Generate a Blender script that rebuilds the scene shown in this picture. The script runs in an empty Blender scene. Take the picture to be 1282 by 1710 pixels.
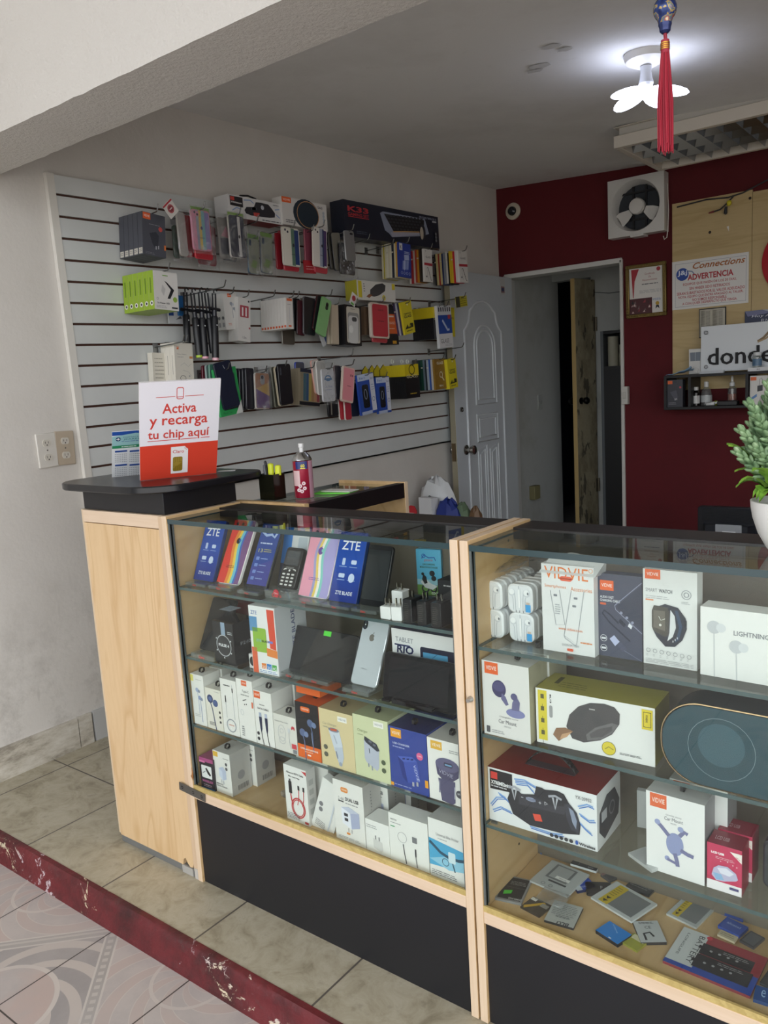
import bpy, math, random
from mathutils import Matrix, Vector, Euler
from math import sin, cos, pi, radians, atan2, hypot, sqrt
random.seed(7)
scene = bpy.context.scene
COL = scene.collection
# ---------------------------------------------------------------- camera
F_PX = 1345.915
CU, CV, HCAM = 641.0, 855.0, 1.29575
RIGHT = Vector((0.79430647, 0.60466972, -0.0587517))
DOWN = Vector((0.04818221, -0.15910443, -0.98608532))
FWD = Vector((-0.60560359, 0.78042316, -0.155512))
cam_data = bpy.data.cameras.new('camera')
cam_data.sensor_fit = 'HORIZONTAL'
cam_data.sensor_width = 36.0
cam_data.lens = F_PX / 1282.0 * 36.0
cam_data.clip_start = 0.02
cam = bpy.data.objects.new('camera', cam_data)
COL.objects.link(cam)
cam.matrix_world = Matrix(((RIGHT.x, -DOWN.x, -FWD.x, 0), (RIGHT.y, -DOWN.y, -FWD.y, 0),
       (RIGHT.z, -DOWN.z, -FWD.z, HCAM), (0, 0, 0, 1)))
scene.camera = cam
# ---------------------------------------------------------------- view and daylight
vs = scene.view_settings
vs.view_transform = 'Standard'
vs.look = 'None'
vs.exposure = 1.3
vs.gamma = 1.0
vs.use_curve_mapping = False
SKY = 1.5
world = bpy.data.worlds.new('overcast_sky')
scene.world = world
world.use_nodes = True
nt = world.node_tree
nt.nodes.clear()
wo = nt.nodes.new('ShaderNodeOutputWorld')
bg = nt.nodes.new('ShaderNodeBackground')
tc = nt.nodes.new('ShaderNodeTexCoord')
sx = nt.nodes.new('ShaderNodeSeparateXYZ')
rp = nt.nodes.new('ShaderNodeValToRGB')
rp.color_ramp.elements[0].position = 0.46
rp.color_ramp.elements[0].color = (0.52, 0.50, 0.47, 1)
rp.color_ramp.elements[1].position = 0.56
rp.color_ramp.elements[1].color = (0.93, 0.96, 1.0, 1)
ma = nt.nodes.new('ShaderNodeMath')
ma.operation = 'MULTIPLY_ADD'
ma.inputs[1].default_value = 0.5
ma.inputs[2].default_value = 0.5
nt.links.new(tc.outputs['Generated'], sx.inputs[0])
nt.links.new(sx.outputs['Z'], ma.inputs[0])
nt.links.new(ma.outputs[0], rp.inputs[0])
nt.links.new(rp.outputs[0], bg.inputs[0])
bg.inputs[1].default_value = SKY
nt.links.new(bg.outputs[0], wo.inputs[0])
LAMP_POWER = 2.8
cy = scene.cycles
cy.max_bounces = 10
cy.diffuse_bounces = 5
cy.glossy_bounces = 4
cy.transmission_bounces = 6
cy.transparent_max_bounces = 32
cy.caustics_reflective = False
cy.caustics_refractive = False
cy.use_denoising = True
cy.sample_clamp_indirect = 6.0
# ---------------------------------------------------------------- pixel of the photo -> point on a real plane
def at(uv, x=None, y=None, z=None):
 d = RIGHT * ((uv[0] - CU) / F_PX) + DOWN * ((uv[1] - CV) / F_PX) + FWD
 if x is not None: t = x / d.x
 elif y is not None: t = y / d.y
 else: t = (z - HCAM) / d.z
 p = d * t
 p.z += HCAM
 return p
# ---------------------------------------------------------------- materials
def lin(h):
 h = h.lstrip('#')
 out = []
 for i in (0, 2, 4):
  c = int(h[i:i + 2], 16) / 255.0
  out.append(c / 12.92 if c <= 0.04045 else ((c + 0.055) / 1.055) ** 2.4)
 return (*out, 1.0)
MATS = {}
def M(spec):
 """'rrggbb' or 'rrggbb:rough' or 'rrggbb:rough:metal', or a named material"""
 if spec in MATS: return MATS[spec]
 p = spec.split(':')
 m = bpy.data.materials.new('paint_' + p[0])
 m.use_nodes = True
 b = m.node_tree.nodes['Principled BSDF']
 b.inputs['Base Color'].default_value = lin(p[0])
 b.inputs['Roughness'].default_value = float(p[1]) if len(p) > 1 else 0.45
 b.inputs['Metallic'].default_value = float(p[2]) if len(p) > 2 else 0.0
 MATS[spec] = m
 return m
def nodemat(name):
 m = bpy.data.materials.new(name)
 m.use_nodes = True
 MATS[name] = m
 t = m.node_tree
 return m, t, t.nodes['Principled BSDF'], t.nodes, t.links
def mixrgb(t, fac, a, b, mode='MIX'):
 n = t.nodes.new('ShaderNodeMix'); n.data_type = 'RGBA'; n.blend_type = mode
 for i, v in ((0, fac), (6, a), (7, b)):
  if hasattr(v, 'is_output') or isinstance(v, bpy.types.NodeSocket): t.links.new(v, n.inputs[i])
  elif v is not None:
   n.inputs[i].default_value = v
 return n.outputs[2]
def mth(t, op, *args):
 n = t.nodes.new('ShaderNodeMath'); n.operation = op
 for i, v in enumerate(args):
  if isinstance(v, bpy.types.NodeSocket): t.links.new(v, n.inputs[i])
  else: n.inputs[i].default_value = v
 return n.outputs[0]
def ramp(t, fac, *stops):
 n = t.nodes.new('ShaderNodeValToRGB')
 el = n.color_ramp.elements
 while len(el) < len(stops): el.new(0.5)
 for e, (p, c) in zip(el, stops):
  e.position = p; e.color = lin(c) if isinstance(c, str) else (c, c, c, 1)
 t.links.new(fac, n.inputs[0])
 return n.outputs[0]
def noise(t, scale, detail=4, rough=0.6, vec=None, dist=0.0):
 n = t.nodes.new('ShaderNodeTexNoise')
 n.inputs['Scale'].default_value = scale; n.inputs['Detail'].default_value = detail
 n.inputs['Roughness'].default_value = rough; n.inputs['Distortion'].default_value = dist
 if vec is None:
  c = t.nodes.new('ShaderNodeTexCoord'); vec = c.outputs['Object']
 t.links.new(vec, n.inputs['Vector'])
 return n.outputs['Fac']
def objvec(t, scale=(1, 1, 1), loc=(0, 0, 0), rot=(0, 0, 0)):
 c = t.nodes.new('ShaderNodeTexCoord'); mp = t.nodes.new('ShaderNodeMapping')
 mp.inputs['Scale'].default_value = scale; mp.inputs['Location'].default_value = loc; mp.inputs['Rotation'].default_value = rot
 t.links.new(c.outputs['Object'], mp.inputs['Vector'])
 return mp.outputs[0]
def bump(t, b, h, strength=0.3, dist=0.01):
 n = t.nodes.new('ShaderNodeBump')
 n.inputs['Strength'].default_value = strength; n.inputs['Distance'].default_value = dist
 t.links.new(h, n.inputs['Height']); t.links.new(n.outputs[0], b.inputs['Normal'])
def plaster(name, base, stain, sstops=(0.45, 0.75), bumpst=0.15, scale=2.2, fine=55, amount=0.8):
 m, t, b, N, L = nodemat(name)
 f1 = noise(t, scale, 7, 0.65)
 k = ramp(t, f1, (sstops[0], 0.0), (sstops[1], amount))
 c = mixrgb(t, k, lin(base), lin(stain))
 f2 = noise(t, 14, 6, 0.7)
 c2 = mixrgb(t, ramp(t, f2, (0.62, 0.0), (0.75, 0.35)), c, lin(stain))
 L.new(c2, b.inputs['Base Color'])
 b.inputs['Roughness'].default_value = 0.85
 bump(t, b, noise(t, fine, 5, 0.6), bumpst, 0.01)
 return m
plaster('plaster_white', 'c9c6c0', 'b7b1a8', (0.5, 0.8), 0.12)
plaster('plaster_beam', 'cfccc7', 'bcb8b0', (0.55, 0.85), 0.5, 3, 90)
plaster('plaster_ceiling', 'e6e6e5', 'cfcecb', (0.48, 0.75), 0.08, 1.1)
plaster('plaster_passage', 'b4b7b5', '8f8a7c', (0.5, 0.8), 0.1, 1.6)
plaster('plaster_red', '570b14', '470910', (0.45, 0.8), 0.05, 2.5)
# left wall: white plaster with dirt that gathers low down
m, t, b, N, L = nodemat('plaster_dirty')
c = N.new('ShaderNodeTexCoord'); s = N.new('ShaderNodeSeparateXYZ'); L.new(c.outputs['Object'], s.inputs[0])
base = mixrgb(t, ramp(t, noise(t, 1.6, 6), (0.4, 0.0), (0.75, 0.7)), lin('d2cec8'), lin('c2bdb5'))
low = ramp(t, s.outputs['Z'], (0.05, 1.0), (0.75, 0.0))
dirt = mth(t, 'MULTIPLY', low, ramp(t, noise(t, 7, 8, 0.72), (0.49, 0.0), (0.67, 0.6)))
c2 = mixrgb(t, dirt, base, lin('8c877f'))
scr = ramp(t, noise(t, 2.2, 3, 0.5, objvec(t, (1, 9, 1.6), rot=(0.9, 0, 0))), (0.66, 0.0), (0.7, 0.35))
c3 = mixrgb(t, mth(t, 'MULTIPLY', scr, low), c2, lin('7d7871'))
L.new(c3, b.inputs['Base Color']); b.inputs['Roughness'].default_value = 0.85
bump(t, b, noise(t, 30, 6, 0.65), 0.18, 0.008)
def wood(name, c1, c2, c3, vec_scale, rings=6.0, rough=0.42):
 m, t, b, N, L = nodemat(name)
 v = objvec(t, vec_scale)
 n1 = noise(t, 1.0, 3, 0.5, v, 0.6)
 w = mth(t, 'FRACT', mth(t, 'MULTIPLY', n1, rings))
 g = ramp(t, w, (0.0, c2), (0.12, c1), (0.8, c1), (1.0, c2))
 fine = ramp(t, noise(t, 1.0, 4, 0.6, objvec(t, tuple(k * 14 for k in vec_scale))), (0.4, 0.0), (0.7, 0.55))
 L.new(mixrgb(t, fine, g, lin(c3)), b.inputs['Base Color'])
 b.inputs['Roughness'].default_value = rough
 return m
wood('wood_maple_face', 'd2b48b', 'c4a276', 'c9a97e', (7.0, 7.0, 0.9), 7.0)
wood('wood_maple_edge', 'd6bfa4', 'ccb395', 'cab090', (14.0, 14.0, 0.5), 3.0)
wood('wood_maple_long', 'd6bfa6', 'cab194', 'ccb295', (0.6, 14.0, 14.0), 3.0)
wood('wood_board', 'c2ab7c', 'b59d6d', 'b8a273', (0.9, 8.0, 7.0), 4.0, 0.5)
wood('wood_inside', 'c9a97c', 'ba9868', 'c09f70', (5.0, 1.2, 5.0), 4.0)
wood('wood_mdf', 'bda76a', 'ac965a', 'a8925a', (20.0, 20.0, 20.0), 2.0, 0.7)
# dark melamine with faint dusty smears
m, t, b, N, L = nodemat('black_melamine')
d = ramp(t, noise(t, 3.0, 8, 0.75, None, 1.5), (0.63, 0.0), (0.8, 0.28))
L.new(mixrgb(t, d, lin('15161b'), lin('6d6d72')), b.inputs['Base Color'])
b.inputs['Roughness'].default_value = 0.42
# beige marbled floor tiles
m, t, b, N, L = nodemat('tile_beige')
v = objvec(t, (1, 1, 1), (2.26, -1.443, 0))
br = N.new('ShaderNodeTexBrick'); br.offset = 0.0
L.new(v, br.inputs['Vector'])
for k, q in (('Scale', 1.0), ('Mortar Size', 0.0028), ('Mortar Smooth', 0.15), ('Brick Width', 0.383), ('Row Height', 0.383), ('Bias', 0.0)):
 br.inputs[k].default_value = q
base = ramp(t, noise(t, 13, 9, 0.7, None, 0.9), (0.32, '877f6b'), (0.46, 'a19984'), (0.6, 'aea794'), (0.74, '989079'))
spots = ramp(t, noise(t, 26, 4, 0.6), (0.58, 0.0), (0.75, 0.5))
base = mixrgb(t, spots, base, lin('776f5e'))
L.new(mixrgb(t, br.outputs['Fac'], base, lin('56504a')), b.inputs['Base Color'])
b.inputs['Roughness'].default_value = 0.4
bump(t, b, noise(t, 40, 4), 0.08, 0.004)
# red painted step with chips down to plaster
m, t, b, N, L = nodemat('paint_red_step')
base = ramp(t, noise(t, 9, 7, 0.7), (0.3, '351012'), (0.55, '5f1a1f'), (0.75, '6b2226'))
chip = ramp(t, noise(t, 5.5, 9, 0.74, objvec(t, (1, 1.6, 1.6), (0.35, 0, 0)), 0.8), (0.575, 0.0), (0.59, 1.0))
chipc = ramp(t, noise(t, 4), (0.45, 'c9bda0'), (0.55, 'b9a9ad'))
c = N.new('ShaderNodeTexCoord'); s = N.new('ShaderNodeSeparateXYZ'); L.new(c.outputs['Object'], s.inputs[0])
grime = mth(t, 'MULTIPLY', ramp(t, s.outputs['Z'], (0.0, 1.0), (1.0, 1.0)), ramp(t, noise(t, 12, 8, 0.75), (0.55, 0.0), (0.7, 0.8)))
L.new(mixrgb(t, chip, mixrgb(t, grime, base, lin('4b3a37')), chipc), b.inputs['Base Color'])
b.inputs['Roughness'].default_value = 0.5
bump(t, b, noise(t, 25, 6), 0.4, 0.01)
# patterned outdoor tiles: 4-tile medallions with diagonal bands and scrolls
m, t, b, N, L = nodemat('tile_patterned')
c = N.new('ShaderNodeTexCoord'); s = N.new('ShaderNodeSeparateXYZ'); L.new(c.outputs['Object'], s.inputs[0])
T = 0.3137
X = mth(t, 'DIVIDE', mth(t, 'SUBTRACT', s.outputs['X'], -1.7850 - 8 * 2 * T), T)
Y = mth(t, 'DIVIDE', mth(t, 'SUBTRACT', s.outputs['Y'], 0.7300 - 8 * 2 * T), T)
def cell(v, period, off):   # signed distance to the nearest multiple
 return mth(t, 'SUBTRACT', mth(t, 'FLOORED_MODULO', mth(t, 'ADD', v, off + period / 2), period), period / 2)
cx_, cy_ = cell(X, 2.0, 0.0), cell(Y, 2.0, 0.0)          # medallion centre on every second joint crossing
r = mth(t, 'SQRT', mth(t, 'ADD', mth(t, 'MULTIPLY', cx_, cx_), mth(t, 'MULTIPLY', cy_, cy_)))
man = mth(t, 'ADD', mth(t, 'ABSOLUTE', cx_), mth(t, 'ABSOLUTE', cy_))
dx_, dy_ = cell(X, 2.0, 1.0), cell(Y, 2.0, 1.0)
r2 = mth(t, 'SQRT', mth(t, 'ADD', mth(t, 'MULTIPLY', dx_, dx_), mth(t, 'MULTIPLY', dy_, dy_)))
ang = mth(t, 'ARCTAN2', cy_, cx_)
ang2 = mth(t, 'ARCTAN2', dy_, dx_)
def band(v, a, w):
 return mth(t, 'LESS_THAN', mth(t, 'ABSOLUTE', mth(t, 'SUBTRACT', v, a)), w)
nz = noise(t, 9, 6, 0.65)
col = mixrgb(t, ramp(t, nz, (0.4, 0.0), (0.65, 1.0)), lin('b3aaa6'), lin('a59d9b'))
scroll = mth(t, 'SINE', mth(t, 'ADD', mth(t, 'MULTIPLY', ang, 8.0), mth(t, 'MULTIPLY', r, 26.0)))
scroll2 = mth(t, 'SINE', mth(t, 'ADD', mth(t, 'MULTIPLY', ang2, 8.0), mth(t, 'MULTIPLY', r2, -22.0)))
ringz = mth(t, 'MULTIPLY', mth(t, 'GREATER_THAN', r, 0.44), mth(t, 'LESS_THAN', man, 0.93))
col = mixrgb(t, mth(t, 'MULTIPLY', ringz, 1.0), col, lin('8f8a89'))
col = mixrgb(t, mth(t, 'MULTIPLY', ringz, mth(t, 'GREATER_THAN', scroll, 0.35)), col, lin('b8aea7'))
pink = mth(t, 'MULTIPLY', mth(t, 'LESS_THAN', r, 0.40), ramp(t, noise(t, 5, 3), (0.38, 0.0), (0.5, 1.0)))
col = mixrgb(t, mth(t, 'MULTIPLY', pink, 0.75), col, lin('b49c93'))
outz = mth(t, 'GREATER_THAN', man, 1.07)
pet = mth(t, 'MULTIPLY', outz, mth(t, 'GREATER_THAN', scroll2, 0.25))
col = mixrgb(t, mth(t, 'MULTIPLY', pet, 0.7), col, lin('b3a099'))
col = mixrgb(t, mth(t, 'MULTIPLY', outz, band(scroll2, 0.2, 0.1)), col, lin('bdb5ae'))
col = mixrgb(t, band(r, 0.42, 0.018), col, lin('c2b9b2'))
col = mixrgb(t, band(r2, 0.30, 0.014), col, lin('c0b7b0'))
key = mth(t, 'GREATER_THAN', mth(t, 'SINE', mth(t, 'MULTIPLY', mth(t, 'SUBTRACT', cx_, cy_), 60.0)), 0.0)
col = mixrgb(t, band(man, 1.0, 0.07), col, lin('9a9591'))
col = mixrgb(t, mth(t, 'MULTIPLY', band(man, 1.0, 0.03), key), col, lin('b5aea8'))
col = mixrgb(t, band(man, 0.93, 0.012), col, lin('c2bbb4'))
col = mixrgb(t, band(man, 1.07, 0.012), col, lin('c2bbb4'))
dust = ramp(t, noise(t, 4.5, 8, 0.7), (0.4, 0.12), (0.7, 0.6))
col = mixrgb(t, dust, col, lin('aba5a2'))
jx, jy = cell(X, 1.0, 0.0), cell(Y, 1.0, 0.0)
joint = mth(t, 'MAXIMUM', mth(t, 'LESS_THAN', mth(t, 'ABSOLUTE', jx), 0.006), mth(t, 'LESS_THAN', mth(t, 'ABSOLUTE', jy), 0.006))
col = mixrgb(t, joint, col, lin('413b37'))
L.new(col, b.inputs['Base Color']); b.inputs['Roughness'].default_value = 0.45
# clear materials: transparent with a mirror-like sheen that grows toward grazing angles
def sheet(name, tint, f0, rough, haze=None, hazecol='ffffff'):
 m = bpy.data.materials.new(name); m.use_nodes = True
 MATS[name] = m
 t = m.node_tree; t.nodes.clear()
 o = t.nodes.new('ShaderNodeOutputMaterial')
 tr = t.nodes.new('ShaderNodeBsdfTransparent'); tr.inputs[0].default_value = lin(tint)
 gl = t.nodes.new('ShaderNodeBsdfGlossy'); gl.inputs['Roughness'].default_value = rough
 lw = t.nodes.new('ShaderNodeLayerWeight'); lw.inputs[0].default_value = 0.5
 p5 = mth(t, 'POWER', lw.outputs['Facing'], 5.0)
 fac = mth(t, 'MULTIPLY_ADD', p5, 1.0 - f0, f0)
 base = tr.outputs[0]
 if haze:
  df = t.nodes.new('ShaderNodeBsdfDiffuse'); df.inputs[0].default_value = lin(hazecol)
  mh = t.nodes.new('ShaderNodeMixShader')
  if isinstance(haze, tuple):
   t.links.new(ramp(t, noise(t, haze[2], 4, 0.6, None, 2.0), (0.45, haze[0]), (0.7, haze[1])), mh.inputs[0])
  else: mh.inputs[0].default_value = haze
  t.links.new(tr.outputs[0], mh.inputs[1]); t.links.new(df.outputs[0], mh.inputs[2])
  base = mh.outputs[0]
 mx = t.nodes.new('ShaderNodeMixShader')
 t.links.new(fac, mx.inputs[0]); t.links.new(base, mx.inputs[1]); t.links.new(gl.outputs[0], mx.inputs[2])
 t.links.new(mx.outputs[0], o.inputs[0])
 return m
sheet('glass_clear', 'fafdfb', 0.032, 0.0)
sheet('acrylic', 'f2f4f3', 0.06, 0.03, 0.07, 'e8efee')
sheet('film', 'f4f4f4', 0.06, 0.14, (0.06, 0.42, 11), 'dfe2e2')
sheet('film_milky', 'eeeeee', 0.05, 0.2, 0.55, 'e4e6e6')
sheet('bottle_clear', 'e6eae8', 0.07, 0.03, 0.12, 'cfd4d2')
sheet('liquid_amber', 'b65a3a', 0.05, 0.05, 0.5, '8a3b22')
def emit(name, colour, strength):
 m, t, b, N, L = nodemat(name)
 b.inputs['Base Color'].default_value = (0.9, 0.9, 0.9, 1)
 b.inputs['Emission Color'].default_value = lin(colour)
 b.inputs['Emission Strength'].default_value = strength
emit('led_white', 'dfe6ff', LAMP_POWER)
# ---------------------------------------------------------------- text outlines as mesh data
TXT = {}
def glyphs(s, bold=0.0, shear=0.0):
 k = (s, bold, shear)
 if k in TXT: return TXT[k]
 cu = bpy.data.curves.new('t', 'FONT')
 cu.body = s; cu.size = 1.0; cu.offset = bold; cu.shear = shear
 cu.resolution_u = 2
 ob = bpy.data.objects.new('t', cu)
 COL.objects.link(ob)
 dg = bpy.context.evaluated_depsgraph_get()
 me = bpy.data.meshes.new_from_object(ob.evaluated_get(dg))
 vs_ = [(v.co.x, v.co.y) for v in me.vertices]
 fs_ = [tuple(p.vertices) for p in me.polygons]
 bpy.data.objects.remove(ob); bpy.data.curves.remove(cu); bpy.data.meshes.remove(me)
 xs = [v[0] for v in vs_] or [0]; zs = [v[1] for v in vs_] or [0]
 TXT[k] = (vs_, fs_, min(xs), max(xs), min(zs), max(zs))
 return TXT[k]
# ---------------------------------------------------------------- mesh builder
class MB:
 def __init__(s):
  s.v, s.f, s.fm, s.mats = [], [], [], []
  s.T = Matrix.Identity(4); s.ly = 0.0003
 def slot(s, m):
  if m not in s.mats: s.mats.append(m)
  return s.mats.index(m)
 def add(s, vs_, fs_, m):
  n = len(s.v); k = s.slot(m)
  s.v += [s.T @ Vector(p) for p in vs_]
  for f in fs_: s.f.append(tuple(i + n for i in f)); s.fm.append(k)
  return s
 def box(s, x0, x1, y0, y1, z0, z1, m, **fc):
  vs_ = [(x0, y0, z0), (x1, y0, z0), (x1, y1, z0), (x0, y1, z0), (x0, y0, z1), (x1, y0, z1), (x1, y1, z1), (x0, y1, z1)]
  n = len(s.v); s.v += [s.T @ Vector(p) for p in vs_]
  for nm, f in (('front', (0, 1, 5, 4)), ('right', (1, 2, 6, 5)), ('back', (2, 3, 7, 6)), ('left', (3, 0, 4, 7)), ('top', (4, 5, 6, 7)), ('bottom', (3, 2, 1, 0))):
   mm = fc.get(nm, m)
   if mm is None: continue
   s.f.append(tuple(i + n for i in f)); s.fm.append(s.slot(mm))
  return s
 def prism(s, pts, y0, y1, m, front=None, back=None, chamfer=0.0):
  """outline pts (x,z), counter-clockwise seen from -y, from y0 (front) to y1"""
  n = len(pts)
  if chamfer:
   cx = sum(p[0] for p in pts) / n; cz = sum(p[1] for p in pts) / n
   ex = max(abs(p[0] - cx) for p in pts); ez = max(abs(p[1] - cz) for p in pts)
   ins = [(cx + (p[0] - cx) * (1 - chamfer / ex), cz + (p[1] - cz) * (1 - chamfer / ez)) for p in pts]
   loops = [(ins, y0), (pts, y0 + chamfer), (pts, y1 - chamfer), (ins, y1)]
  else: loops = [(pts, y0), (pts, y1)]
  vs_ = [(p[0], y, p[1]) for lp, y in loops for p in lp]
  fs_ = []
  for k in range(len(loops) - 1):
   for i in range(n):
    j = (i + 1) % n
    fs_.append((k * n + i, (k + 1) * n + i, (k + 1) * n + j, k * n + j))
  s.add(vs_, fs_, m)
  s.add([(p[0], y0, p[1]) for p in loops[0][0]], [tuple(range(n))], front or m)
  s.add([(p[0], y1, p[1]) for p in loops[-1][0]], [tuple(reversed(range(n)))], back or m)
  return s
 # flat print on the front face (facing -y)
 def y_(s, y):
  if y is not None: return y
  s.ly += 0.00005
  return -s.ly
 def poly(s, pts, m, y=None):
  y = s.y_(y); return s.add([(p[0], y, p[1]) for p in pts], [tuple(range(len(pts)))], m)
 def rect(s, x0, z0, x1, z1, m, y=None):
  return s.poly([(x0, z0), (x1, z0), (x1, z1), (x0, z1)], m, y)
 def rrect(s, x0, z0, x1, z1, r, m, y=None): return s.poly(rr(x0, z0, x1, z1, r), m, y)
 def disc(s, x, z, r, m, y=None, rz=None, n=20, a0=0, a1=2 * pi):
  rz = rz or r
  return s.poly([(x + r * cos(a0 + (a1 - a0) * i / n), z + rz * sin(a0 + (a1 - a0) * i / n)) for i in range(n)], m, y)
 def ring(s, x, z, r, w, m, y=None, rz=None, n=24):
  rz = rz or r; y = s.y_(y); vs_ = []
  for i in range(n):
   a = 2 * pi * i / n
   vs_ += [(x + r * cos(a), y, z + rz * sin(a)), (x + (r - w) * cos(a), y, z + (rz - w) * sin(a))]
  return s.add(vs_, [(2 * i, (2 * i + 2) % (2 * n), (2 * i + 3) % (2 * n), 2 * i + 1) for i in range(n)], m)
 def stroke(s, pts, w, m, y=None):
  y = s.y_(y); vs_ = []
  for i, p in enumerate(pts):
   a = pts[max(0, i - 1)]; b = pts[min(len(pts) - 1, i + 1)]
   dx, dz = b[0] - a[0], b[1] - a[1]; l = hypot(dx, dz) or 1
   nx, nz_ = -dz / l * w / 2, dx / l * w / 2
   vs_ += [(p[0] + nx, y, p[1] + nz_), (p[0] - nx, y, p[1] - nz_)]
  return s.add(vs_, [(2 * i, 2 * i + 1, 2 * i + 3, 2 * i + 2) for i in range(len(pts) - 1)], m)
 def text(s, st, x, z, h, m, y=None, align='L', w=None, bold=0.0, shear=0.0, rot=0.0, depth=0.0):
  """h = height of the outline's box, w = forced width"""
  vs_, fs_, a, b, c, d = glyphs(st, bold, shear)
  if not vs_: return s
  y = s.y_(y)
  k = h / (d - c); kx = k if w is None else w / (b - a)
  W = (b - a) * kx
  ox = {'L': 0, 'C': -W / 2, 'R': -W}[align]
  cr, sr = cos(rot), sin(rot); out = []
  for p in vs_:
   px, pz = (p[0] - a) * kx + ox, (p[1] - c) * k
   out.append((x + px * cr - pz * sr, y, z + px * sr + pz * cr))
  if depth:
   n = len(out)
   ed = {}
   for f in fs_:
    for i in range(len(f)):
     e = (f[i], f[(i + 1) % len(f)]); ed[e] = 1
   side = [(e[0] + n, e[1] + n, e[1], e[0]) for e in ed if (e[1], e[0]) not in ed]
   s.add([(p[0], p[1] - depth, p[2]) for p in out] + out, fs_ , m)
   s.add([(p[0], p[1], p[2]) for p in out] + [(p[0], p[1] - depth, p[2]) for p in out], side, m)
  else: s.add(out, fs_, m)
  return s
 def lines(s, x0, x1, z, n, dz, m, th=0.0012, seed=1):
  rnd = random.Random(seed)
  for i in range(n):
   x = x0
   while x < x1 - 0.004:
    l = rnd.uniform(0.1, 0.3) * (x1 - x0)
    s.rect(x, z - i * dz, min(x + l, x1), z - i * dz + th, m); x += l + (x1 - x0) * 0.035
  return s
 def tube(s, pts, r, m, n=8, closed=False, caps=True):
  pts = [Vector(p) for p in pts]; N = len(pts); vs_ = []
  up = None
  for i, p in enumerate(pts):
   a = pts[(i - 1) % N] if closed or i > 0 else p
   b = pts[(i + 1) % N] if closed or i < N - 1 else p
   d = (b - a).normalized()
   if up is None: up = d.orthogonal().normalized()
   else:
    up = (up - d * up.dot(d))
    up = up.normalized() if up.length > 1e-6 else d.orthogonal().normalized()
   q = d.cross(up)
   rr_ = r[i] if isinstance(r, (list, tuple)) else r
   for k in range(n):
    t_ = 2 * pi * k / n
    vs_.append(p + (up * cos(t_) + q * sin(t_)) * rr_)
  fs_ = []
  for i in range(N if closed else N - 1):
   j = (i + 1) % N
   for k in range(n):
    l = (k + 1) % n
    fs_.append((i * n + k, i * n + l, j * n + l, j * n + k))
  if caps and not closed:
   fs_ += [tuple(reversed(range(n))), tuple(range((N - 1) * n, N * n))]
  return s.add(vs_, fs_, m)
 def lathe(s, prof, m, cx=0, cy_=0, n=24, cap=True, mats=None):
  vs_ = []; N = len(prof)
  for r_, z in prof:
   for k in range(n):
    a = 2 * pi * k / n; vs_.append((cx + r_ * cos(a), cy_ + r_ * sin(a), z))
  for i in range(N - 1):
   fs_ = [(i * n + k, i * n + (k + 1) % n, (i + 1) * n + (k + 1) % n, (i + 1) * n + k) for k in range(n)]
   if i == 0:
    base = len(s.v); s.add(vs_, [], m)
   mm = mats[i] if mats else m
   for f in fs_: s.f.append(tuple(q + base for q in f)); s.fm.append(s.slot(mm))
  if cap:
   s.f.append(tuple(base + k for k in reversed(range(n)))); s.fm.append(s.slot(m))
   s.f.append(tuple(base + (N - 1) * n + k for k in range(n))); s.fm.append(s.slot(m))
  return s
 def ell(s, c, r, m, n=10, k=6, rot=None):
  vs_ = []; R_ = rot or Matrix.Identity(3)
  for i in range(k + 1):
   th = pi * i / k
   for j in range(n):
    a = 2 * pi * j / n
    q = R_ @ Vector((r[0] * sin(th) * cos(a), r[1] * sin(th) * sin(a), r[2] * cos(th)))
    vs_.append((c[0] + q.x, c[1] + q.y, c[2] + q.z))
  fs_ = [(i * n + j, (i + 1) * n + j, (i + 1) * n + (j + 1) % n, i * n + (j + 1) % n) for i in range(k) for j in range(n)]
  return s.add(vs_, fs_, m)
 def build(s, name, parent=None, loc=(0, 0, 0), rot=(0, 0, 0), smooth=32, bevel=0.0, mat=None, solid=0.0):
  me = bpy.data.meshes.new(name)
  me.from_pydata([tuple(p) for p in s.v], [], s.f)
  for q in s.mats: me.materials.append(M(q))
  me.polygons.foreach_set('material_index', s.fm)
  me.update()
  if smooth:
   me.polygons.foreach_set('use_smooth', [True] * len(me.polygons))
   me.set_sharp_from_angle(angle=radians(smooth))
  o = bpy.data.objects.new(name, me)
  COL.objects.link(o)
  if parent is not None: o.parent = parent
  o.location = loc; o.rotation_euler = rot
  if bevel:
   bm_ = o.modifiers.new('bevel', 'BEVEL'); bm_.width = bevel; bm_.segments = 2; bm_.limit_method = 'ANGLE'; bm_.angle_limit = radians(50)
  if solid:
   sm = o.modifiers.new('thickness', 'SOLIDIFY'); sm.thickness = solid
  return o
def rr(x0, z0, x1, z1, r, n=5):
 out = []
 for cx, cz, a in ((x1 - r, z0 + r, -pi / 2), (x1 - r, z1 - r, 0), (x0 + r, z1 - r, pi / 2), (x0 + r, z0 + r, pi)):
  for i in range(n + 1):
   q = a + pi / 2 * i / n; out.append((cx + r * cos(q), cz + r * sin(q)))
 return out
def arc(cx, cz, r, a0, a1, n=12, rz=None):
 rz = rz or r
 return [(cx + r * cos(a0 + (a1 - a0) * i / n), cz + rz * sin(a0 + (a1 - a0) * i / n)) for i in range(n + 1)]
def tag(o, label, cat, group=None):
 o['label'] = label; o['category'] = cat
 if group: o['group'] = group
 return o
def struct(o):
 o['kind'] = 'structure'; return o
def empty(name, loc=(0, 0, 0), rot=(0, 0, 0)):
 o = bpy.data.objects.new(name, None); COL.objects.link(o)
 o.location = loc; o.rotation_euler = rot; o.empty_display_size = 0.05
 return o
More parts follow.
